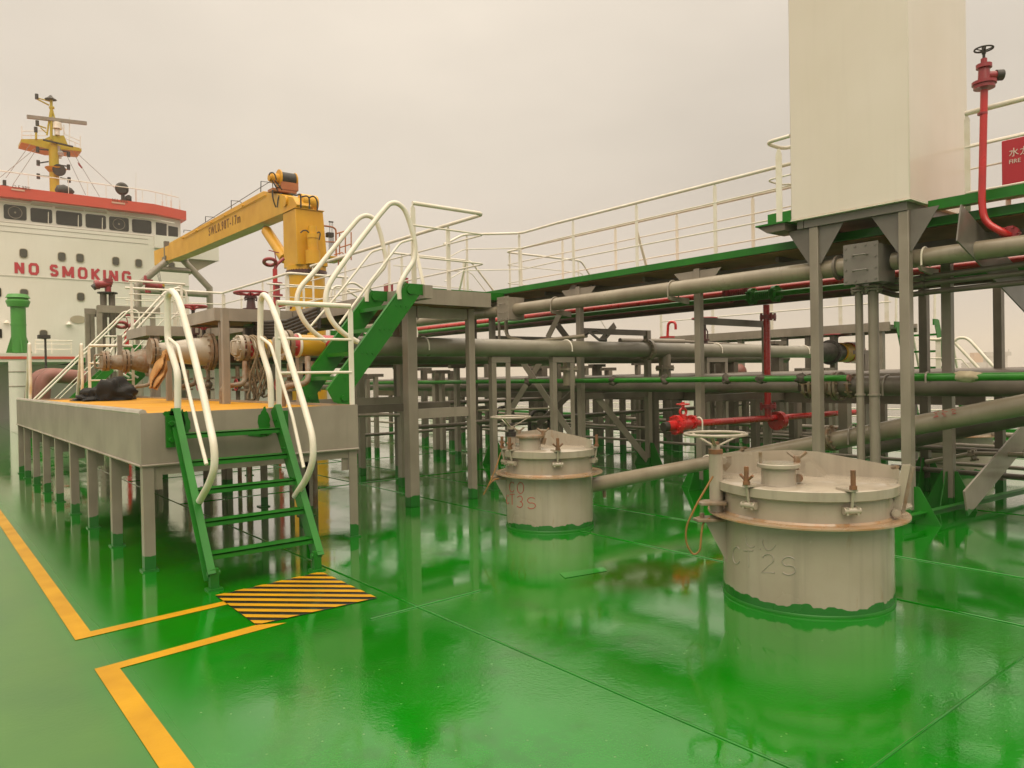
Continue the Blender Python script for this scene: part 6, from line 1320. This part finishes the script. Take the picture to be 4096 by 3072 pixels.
# dodger / bulwark in front of wheelhouse
zD = B_(300, 900-0).z
xcb = B_(616, 800, 54.9).x; f2 = facet(746, 54.9, xcb)
zb0, zb1 = B_(0, 781, 54.9).z, B_(0, 737, 54.9).z
zb0 = (B_(0, 781, 54.9).z+B_(560, 850, 54.9).z)/2; zb1 = (B_(0, 737, 54.9).z+B_(560, 812, 54.9).z)/2
MB().prism([(-9.3, 54.9, zb0), (xcb, 54.9, zb0), (f2.x, f2.y, zb0), (f2.x, 67.4, zb0), (-9.3, 67.4, zb0)], (0, 0, zb1-zb0)).build('red_band', M_band, br)
MB().box(-9, xcb, 55.3, 55.45, B_(300, 908).z-.05, B_(300, 908).z+.02).build('sill_ledge', M_house, br)
c1 = lambda x, y: (x/2.16, y/2.16+300)
def rquad(name, uv, y, m, par, dep=.05, rad=.12, off=(0, 0)):
    (u0, v0), (u1, v1), (u2, v2), (u3, v3) = uv; xL = at(u0, v0, y=y).x; xR_ = at(u1, v1, y=y).x
    zt = (at(u0, v0, y=y).z+at(u1, v1, y=y).z)/2; zb = (at(u2, v2, y=y).z+at(u3, v3, y=y).z)/2
    pts = []
    for cx, cz, a0 in ((xR_-rad, zt-rad, 0), (xL+rad, zt-rad, 90), (xL+rad, zb+rad, 180), (xR_-rad, zb+rad, 270)):
        for k in range(5): a = R_(a0+k*22.5); pts.append((cx+rad*math.cos(a), y, cz+rad*math.sin(a)))
    return MB().prism(pts, (0, dep, 0)).build(name, m, par)
zs_t, zs_b = None, None
for i, (xl_, xr_, yt_, yb_) in enumerate(((30, 228, 1115, 1245), (262, 450, 1145, 1270), (483, 708, 1170, 1295), (738, 915, 1198, 1320), (942, 1112, 1220, 1343), (1140, 1308, 1243, 1362))):
    tl, tr2 = c1(xl_, yt_), c1(xr_, yt_+(xr_-xl_)*.105); bl, brr = c1(xl_, yb_-4), c1(xr_, yb_+(xr_-xl_)*.06)
    wdw = rquad('window', (tl, tr2, bl, brr), 55.47, M_glass, br)
    if i in (0, 4):
        cx = (at(*tl, y=55.4).x+at(*tr2, y=55.4).x)/2; cz = (at(*tl, y=55.4).z+at(*brr, y=55.4).z)/2
        MB().ring((cx, 55.45, cz), (0, 1, 0), .36, .02, 24, 6).cyl((cx, 55.43, cz), (cx, 55.46, cz), .06, 10).build('clear_view_screen', M_post, wdw)
    if i in (1, 2, 3): 
        cx = at(*tr2, y=55.4).x-.2; cz = at(*tr2, y=55.4).z; MB().cyl((cx, 55.44, cz-.15), (cx-.03, 55.44, cz-1.0-.2*(i == 1)), .025, 6).build('wiper', M_white, wdw)
for (xl_, xr_, yt_, yb_) in ((1348, 1440, 1272, 1385), (1455, 1538, 1302, 1398)):
    P4 = []
    for x_, y_ in ((xl_, yt_), (xr_, yt_+15), (xr_, yb_+8), (xl_, yb_-6)):
        u, v = c1(x_, y_); g_ = facet(u); P4.append(at(u, v, y=g_.y-.03))
    MB().prism(P4, V((-.42, 1, 0)).normalized()*.02).build('window', M_glass, br)
# pipe and wiper boxes over the windows
g1 = lambda a: [(x/4.096, y/4.096+700) for x, y in a]
b_ = MB().tube([B_(u, v, 55.35) for u, v in g1([(0, 418), (480, 478), (535, 430), (600, 432), (1740, 572), (1800, 632), (2500, 720), (2860, 790)])], .04, 6); b_.build('rain_pipe', M_house, br)
for (a0, a1, v0, v1) in ((500, 860, 445, 530), (905, 1370, 490, 600), (1390, 1750, 550, 635)):
    p, q_ = B_(*g1([(a0, v0)])[0], 55.4), B_(*g1([(a1, v1)])[0], 55.4); MB().box(p.x, q_.x, 55.38, 55.46, q_.z+.02, p.z-.12).build('wiper_housing', M_oval, br)
# bulwark lines on front face
b_ = MB()
for v0, v1 in ((825, 1040), (915, 1130)):
    a, c = B_(*g1([(0, v0)])[0]), B_(*g1([(2500, v1+60)])[0]); b_.box(-8, xR-2.6, hy0-.02, hy0-.001, a.z-.01, a.z+.01)
b_.build('plate_line', M_post, br)
a, c = c1(1327, 1385), c1(1327, 1495); p, q_ = B_(*a), B_(*c)
MB().box(p.x, xR+.6, hy0-.25, hy0-.003, q_.z, p.z).build('wing_bulwark', M_house, br)
# portholes
c0s = lambda x, y: (x/2.16, y/2.16+300); c0k = lambda x, y: (x/2.16, y/2.16+1000)
for fn, lst in ((c0s, ((167, 1497, 237, 1582), (500, 1528, 567, 1610), (658, 1540, 724, 1622), (970, 1568, 1030, 1648), (1168, 1587, 1227, 1664), (1455, 1612, 1510, 1680))), (c0k, ((-18, 325, 10, 405), (172, 333, 243, 397), (665, 365, 730, 443), (873, 370, 920, 455), (342, 687, 410, 767), (868, 700, 895, 775), (-10, 680, 4, 760)))):
    for (xa, ya2, xb2, yb4) in lst:
        pf = rquad('porthole', (fn(xa-3, ya2-2), fn(xb2+3, ya2+4), fn(xa-3, yb4-4), fn(xb2+3, yb4+3)), hy0-.05, M_oval, br, .045, .16)
        rquad('pane', (fn(xa+2, ya2+4), fn(xb2-2, ya2+8), fn(xa+2, yb4-8), fn(xb2-2, yb4-3)), hy0-.062, M_port, pf, .01, .14)
# oval plate and little lamps
p = B_(313, 1278, hy0-.05); MB().add([(p.x+.46*math.cos(R_(k*12)), hy0-.04, p.z+.26*math.sin(R_(k*12))) for k in range(30)], [tuple(range(30))]).build('oval_plate', M_oval, br)
for u, v in ((277, 1298), (28, 1292)): p = B_(u, v, hy0-.2); MB().lathe((p.x, hy0-.15, p.z), (0, 0, 1), [(.2, 0), (.12, .08), (.04, .2)], 12).build('wall_lamp', M_white, br)
# NO SMOKING
zsb = B_(290, 1110).z
def bigtext(txt, uL, uR, vb, vt_):
    a, c, t2 = B_(uL, vb, hy0-.03), B_(uR, vb+(uR-uL)*.115, hy0-.03), B_(uL, vt_, hy0-.03)
    H_ = t2.z-a.z
    o, wd_ = text_obj(txt, H_/.70, M_sign, br, (a.x, hy0-.03, a.z), (1, 0, 0), (0, 0, 1), 1, .02, 'sign_lettering', bold=.016, space=1.22)
    k = (c.x-a.x)/wd_; o0 = WL[br.name]
    for p in o.data.vertices: p.co.x = (p.co.x+o0.x-a.x)*k+a.x-o0.x
zref = at(160, 1095, y=hy0-.03)
def ribbon(pts, w_, o, sxx, szz, dep, yy):
    # flat painted stroke with mitred corners, pts in letter units
    P = [V((p[0]*sxx, 0, p[1]*szz)) for p in pts]; closed = (P[0]-P[-1]).length < 1e-4
    if closed: P = P[:-1]
    n = len(P); Lf = []; Rt = []
    for i in range(n):
        a = P[i]-P[i-1] if (i or closed) else P[1]-P[0]; c = P[(i+1) % n]-P[i] if (i < n-1 or closed) else P[i]-P[i-1]
        a = a.normalized(); c = c.normalized(); nn = V((-(a+c).z, 0, (a+c).x)).normalized(); k = w_/2/max(.45, nn.dot(V((-a.z, 0, a.x))))
        Lf.append(P[i]+nn*k); Rt.append(P[i]-nn*k)
    b_ = MB(); O = V(o); m_ = n if closed else n-1
    vs = [V((p.x, yy, p.z))+O for p in Lf]+[V((p.x, yy, p.z))+O for p in Rt]
    return b_, vs, [(i, (i+1) % n, (i+1) % n+n, i+n) for i in range(m_)]
c_ = .2; OCT = [(c_, 0), (1-c_, 0), (1, c_), (1, 1-c_), (1-c_, 1), (c_, 1), (0, 1-c_), (0, c_), (c_, 0)]
GL = {'N': [[(0, -.09), (0, 1.09)], [(0, 1.05), (1, -.05)], [(1, -.09), (1, 1.09)]], 'O': [OCT], 'I': [[(.5, -.09), (.5, 1.09)]],
      'S': [[(1, .80), (.8, 1), (.2, 1), (0, .85), (0, .66), (.2, .54), (.8, .46), (1, .34), (1, .15), (.8, 0), (.2, 0), (0, .2)]],
      'M': [[(0, -.09), (0, 1.09)], [(0, 1.05), (.5, .1)], [(.5, .1), (1, 1.05)], [(1, -.09), (1, 1.09)]], 'K': [[(0, -.09), (0, 1.09)], [(.02, .42), (1, 1.09)], [(.25, .58), (1, -.09)]],
      'G': [[(1, .80), (.8, 1), (.2, 1), (0, .8), (0, .2), (.2, 0), (.8, 0), (1, .2), (1, .5), (.55, .5)]]}
for ch, u0, u1, vm in (('N', 58, 97, 1072), ('O', 114, 156, 1076), ('S', 199, 234, 1082), ('M', 249, 296, 1088), ('O', 311, 350, 1093), ('K', 365, 402, 1098), ('I', 412, 424, 1102), ('N', 437, 472, 1105), ('G', 487, 525, 1108)):
    a, c = B_(u0, vm, hy0-.03), B_(u1, vm, hy0-.03); sw_ = .165; wd_ = c.x-a.x-sw_; ht_ = B_(u0, vm-24, hy0-.03).z-B_(u0, vm+24, hy0-.03).z-sw_
    z0 = (a.z+c.z)/2-ht_/2
    if ch == 'I': wd_ = .02
    mb = MB()
    for k, st_r in enumerate(GL[ch]):
        _b, vs, fs = ribbon(st_r, sw_ if ch in 'OSG' else sw_*1.05, (a.x+sw_/2, 0, z0), wd_, ht_, .02, hy0-.030-.004*k); mb.add(vs, fs)
    mb.build('sign_letter', M_sign, br)
# bridge wing to the right
p0, p1 = at(740, 968, y=57), at(875, 983, y=57)
zwt, zwb = at(870, 983, y=57).z, at(870, 1043, y=57).z
MB().box(f1.x-1, p1.x, 57, 60, zwb, zwt+.15).build('bridge_wing', M_house, br)
MB().prism([(xR, 57.4, zwb-.002), (p1.x-.1, 57.4, zwb-.002), (xR, 57.4, zwb-1.6)], (0, .08, 0)).build('wing_bracket', M_oval, br)
# roof railing, antennas
zr_ = zb1+.02
bt = thing('roof_railing', 'thin white railing round the roof above the red band', 'railing', V((0, 55.4, zr_)))
pth = [V((-9, 55.4, zr_)), V((xcb-.3, 55.4, zr_)), V((f2.x-.4, f2.y+.4, zr_))]
MB().tube([p+V((0, 0, .98)) for p in pth], .03, 6).build('top_rail', M_white, bt)
for u in (-40, 115, 275, 351, 425, 570, 625, 667): 
    q = at(u, 800, y=55.4) if u < 620 else facet(u, 55.4, xcb-.2); MB().cyl((q.x, q.y if u >= 620 else 55.4, zr_), (q.x, q.y if u >= 620 else 55.4, zr_+.98), .018, 6).build('post', M_white, bt)
def roof(u0, u1, v0, v1, y=55.6): a, c = at(u0, v0, y=y), at(u1, v1, y=y); return a.x, c.x, c.z, a.z
a = roof(11, 25, 720, 742); t_ = thing('roof_horn', 'short dark horn post on the roof at the far left', 'horn', V((a[0], 55.6, a[2]))); MB().box(a[0], a[1], 55.5, 55.8, zr_, a[3]).box(a[0]-.1, a[1]+.1, 55.4, 55.9, zr_, zr_+.12).build('horn_body', M_dark, t_)
a = at(256, 758, y=55.7); o = MB().lathe((a.x-.5, 55.8, zr_+.32), (1, 0, .0), [(.05, 0), (.3, .12), (.4, .5), (.22, .95), (.05, 1.1)], 18).build('covered_radar', M_dark); lbl(o, 'dark covered dome lying behind the red band beside the mast', 'cover')
a = at(491, 757, y=55.7); t_ = thing('searchlight', 'big dark searchlight on the roof behind the railing', 'searchlight', V((a.x, 55.7, zr_)))
MB().cyl((a.x, 55.7, zr_), (a.x, 55.7, a.z-.3), .12, 10).build('stand', M_dark, t_); MB().lathe((a.x-.1, 55.5, a.z), (.25, 1, .1), [(.3, 0), (.42, .1), (.4, .55), (.2, .8)], 20).build('lamp_drum', M_dark, t_)
a = at(511, 795, y=55.6); o = MB().box(a.x-.15, a.x+.2, 55.4, 55.7, zr_, a.z+.15).cyl((a.x, 55.3, a.z+.05), (a.x, 55.5, a.z+.05), .16, 12).build('roof_lamp', M_dark); lbl(o, 'small dark roof lamp right of the searchlight', 'lamp')
for i, (u, v0, v1) in enumerate(((544, 690, 800), (650, 773, 825), (685, 760, 840), (719, 800, 850))):
    a, c = at(u, v0, y=56.5), at(u, v1, y=56.5); o = MB().cyl((c.x, 56.5, zr_), (c.x, 56.5, (a.z+zr_)/2), .05, 6).cyl((c.x, 56.5, (a.z+zr_)/2), (a.x, 56.5, a.z), .015, 5).build('antenna', M_house); lbl(o, 'thin whip antenna on the bridge roof, %s from the left' % ORD[i], 'antenna', 'whip antennas on the roof')
# name plates on the band
for (x_, y_, txt) in ((185, 185, 'O.F.98%'), (1828, 400, 'H.L.95%')):
    u, v = x_/4.096, y_/4.096+700; a, c = at(u, v+3, y=54.88), at(u+54, v+21, y=54.88)
    pb = MB().box(a.x, c.x, 54.86, 54.885, c.z, a.z-.08).build('name_plate', paint('plate_pink', (.62, .36, .27), rough=.5, dirt=.1), br)
    text_obj(txt, .30, M_brnl if 1 else None, pb, (a.x+.05, 54.855, c.z+.12), (1, 0, 0), (0, 0, 1), .95, .004)

# ================================================================ SIGNAL MAST
my = 61.0
def Q(x, y): u, v = c1(x, y); return at(u, v, y=my)
ms = thing('radar_mast', 'yellow signal mast with platform, radar scanners and lamps above the bridge', 'mast', V((Q(472, 1010).x, my, zr_)))
xm_ = Q(470, 900).x; rm_ = (Q(515, 900).x-Q(428, 900).x)/2
MB().cyl((xm_, my, zr_-.5), (xm_, my, Q(470, 600).z), rm_, 20).build('trunk', M_yeld, ms)
b_ = MB(); b_.prism([Q(183, 553), Q(380, 553), Q(450, 522), Q(553, 522), Q(590, 610), Q(703, 632), Q(705, 660), Q(560, 645), Q(420, 640), Q(183, 580)], (0, 1.8, 0)); mpf = b_.build('platform', M_yeld, ms)
b_ = MB(); b_.cyl((xm_+.1, my, Q(0, 775).z), (xm_+.1, my, Q(0, 740).z), .45, 18, .68); b_.build('lower_platform', M_yeld, ms)
b_ = MB(); b_.tube([Q(442, 280), Q(405, 520)], .06, 6).tube([Q(448, 290), Q(478, 400), Q(480, 520)], .06, 6).cyl(Q(443, 560), Q(443, 215), .09, 8).cyl(Q(425, 283), Q(468, 283), .1, 8).tube([Q(315, 205), Q(425, 262)], .05, 6).tube([Q(330, 200), Q(430, 228)], .04, 6).tube([Q(325, 435), Q(400, 460)], .05, 6).tube([Q(350, 455), Q(400, 500)], .04, 6).cyl(Q(312, 555), Q(312, 480), .07, 8); b_.build('pole_frame', M_yeld, ms)
sc1 = MB(); a, c = Q(232, 360), Q(748, 418); sc1.beam(a, c, .25, .22); sc1.build('scanner_bar', M_post, ms)
a, c = Q(365, 572), Q(622, 632); MB().beam(a+V((0, -.4, 0)), c+V((0, -.4, 0)), .2, .08).build('scanner_bar', M_dark, ms)
b_ = MB(); b_.cyl(Q(495, 520), Q(495, 470), .16, 12).cyl(Q(495, 465), Q(495, 410), .3, 14, .26); b_.build('scanner_base', M_white, ms)
b_ = MB(); b_.cyl(Q(515, 720), Q(515, 690), .12, 10).lathe(Q(515, 700), (0, 0, 1), [(.2, 0), (.28, .2), (.2, .35)], 14).cyl(Q(490, 655), Q(490, 615), .22, 12); b_.build('dome', M_lamp, ms)
for (x_, y_) in ((317, 182), (322, 412), (309, 468), (325, 640), (592, 680), (330, 755), (592, 792), (331, 870), (597, 902)):
    p = Q(x_, y_); MB().cyl(p-V((0, 0, .22)), p+V((0, 0, .14)), .11, 10).build('signal_lamp', M_dark, ms)
b_ = MB()
for p_, q_ in (((330, 640), (420, 648)), ((590, 665), (520, 655)), ((330, 762), (420, 748)), ((592, 790), (520, 780)), ((331, 870), (425, 878)), ((597, 905), (520, 888))): b_.beam(Q(*p_), Q(*q_), .08, .08)
b_.build('arm', M_dark, ms)
MB().lathe(Q(500, 838)+V((0, -.6, 0)), (.1, 1, .1), [(.42, 0), (.3, .25), (.15, .5)], 16).build('horn', M_dark, ms); MB().lathe(Q(438, 212), (0, 0, 1), [(.38, 0), (.2, .12), (.05, .3)], 14).build('top_light', M_dark, ms)
b_ = MB()
for xx, yb5, yt5 in ((188, 555, 440), (405, 520, 470), (552, 520, 430), (600, 610, 370), (693, 640, 525), (268, 553, 505), (650, 620, 575)): b_.cyl(Q(xx, yb5), Q(xx, yt5), .025, 6)
for pl in ([(190, 485), (380, 482), (405, 470)], [(190, 520), (400, 525)], [(405, 470), (450, 433), (530, 440), (552, 475), (560, 512), (693, 570)], [(560, 545), (693, 600)]): b_.tube([Q(*p) for p in pl], .025, 6)
b_.build('guard_rail', M_white, mpf)
b_ = MB()
for p_, q_ in (((260, 600), (50, 890)), ((310, 630), (0, 885)), ((310, 650), (110, 950)), ((570, 680), (740, 1035)), ((625, 660), (860, 1050)), ((660, 670), (1040, 1020))): b_.tube([Q(*p_), Q(*q_)], .018, 5)
b_.build('stay_wire', M_post, ms)
MB().prism([Q(670, 752), Q(690, 765), Q(715, 800), (Q(705, 808)), Q(680, 780)], (0, .03, 0)).build('pennant', M_redd, ms)

# ================================================================ DISTANT SHIP
D_ = 620.0
def S_(u, v): d = ray(u, v); k = D_/d.dot(V((CD.x, CD.y, 0)).normalized()); return EYE+d*k
ds = thing('distant_ship', 'pale hazy cargo ship far off on the sea at the right', 'ship', S_(4000, 1500))
sd = (S_(4090, 1480)-S_(3860, 1480)); sd.z = 0; sdn = sd.normalized(); fwd = V((-sdn.y, sdn.x, 0))
def sbox(u0, u1, v0, v1, dep, m, nm, off=0):
    a, c = S_(u0, v0), S_(u1, v1); pts = [V((a.x, a.y, c.z)), V((c.x, c.y, c.z)), V((c.x, c.y, a.z)), V((a.x, a.y, a.z))]; return MB().prism([p+fwd*off for p in pts], fwd*dep).build(nm, m, ds)
a, c = S_(3858, 1478), S_(4400, 1478); zk = -5.6
MB().prism([V((a.x, a.y, a.z)), V((c.x, c.y, a.z)), V((c.x, c.y, zk)), V((a.x, a.y, zk))-sdn*-4], fwd*18).build('hull', M_farh, ds)
sbox(3909, 3945, 1410, 1470, 6, paint('far_orange', (.55, .30, .14), rough=.8), 'funnel', 4); sbox(3960, 4040, 1420, 1478, 10, M_far, 'accommodation', 3); sbox(3952, 4052, 1408, 1422, 12, M_far, 'wheelhouse', 2); sbox(3880, 3955, 1450, 1478, 9, M_far, 'deckhouse', 3)
b_ = MB(); a = S_(4035, 1400); b_.cyl(a-V((0, 0, 4)), a+V((0, 0, 1)), .3, 6); b_.build('mast', M_far, ds)
# ================================================================ HAZE
b_ = MB(); b_.box(-60, 1100, -60, 1100, -6.6, 40); hz = b_.build('haze', bpy.data.materials.new('sea_haze')); hz['kind'] = 'stuff'
m = hz.data.materials[0]; m.use_nodes = True; t = m.node_tree; t.nodes.clear(); mo = N(t, 'ShaderNodeOutputMaterial'); pv = N(t, 'ShaderNodeVolumePrincipled')
pv.inputs['Color'].default_value = (.93, .86, .76, 1); pv.inputs['Density'].default_value = .0009; pv.inputs['Anisotropy'].default_value = .2; lk(t, pv.outputs[0], mo.inputs['Volume'])
sc.cycles.volume_bounces = 1
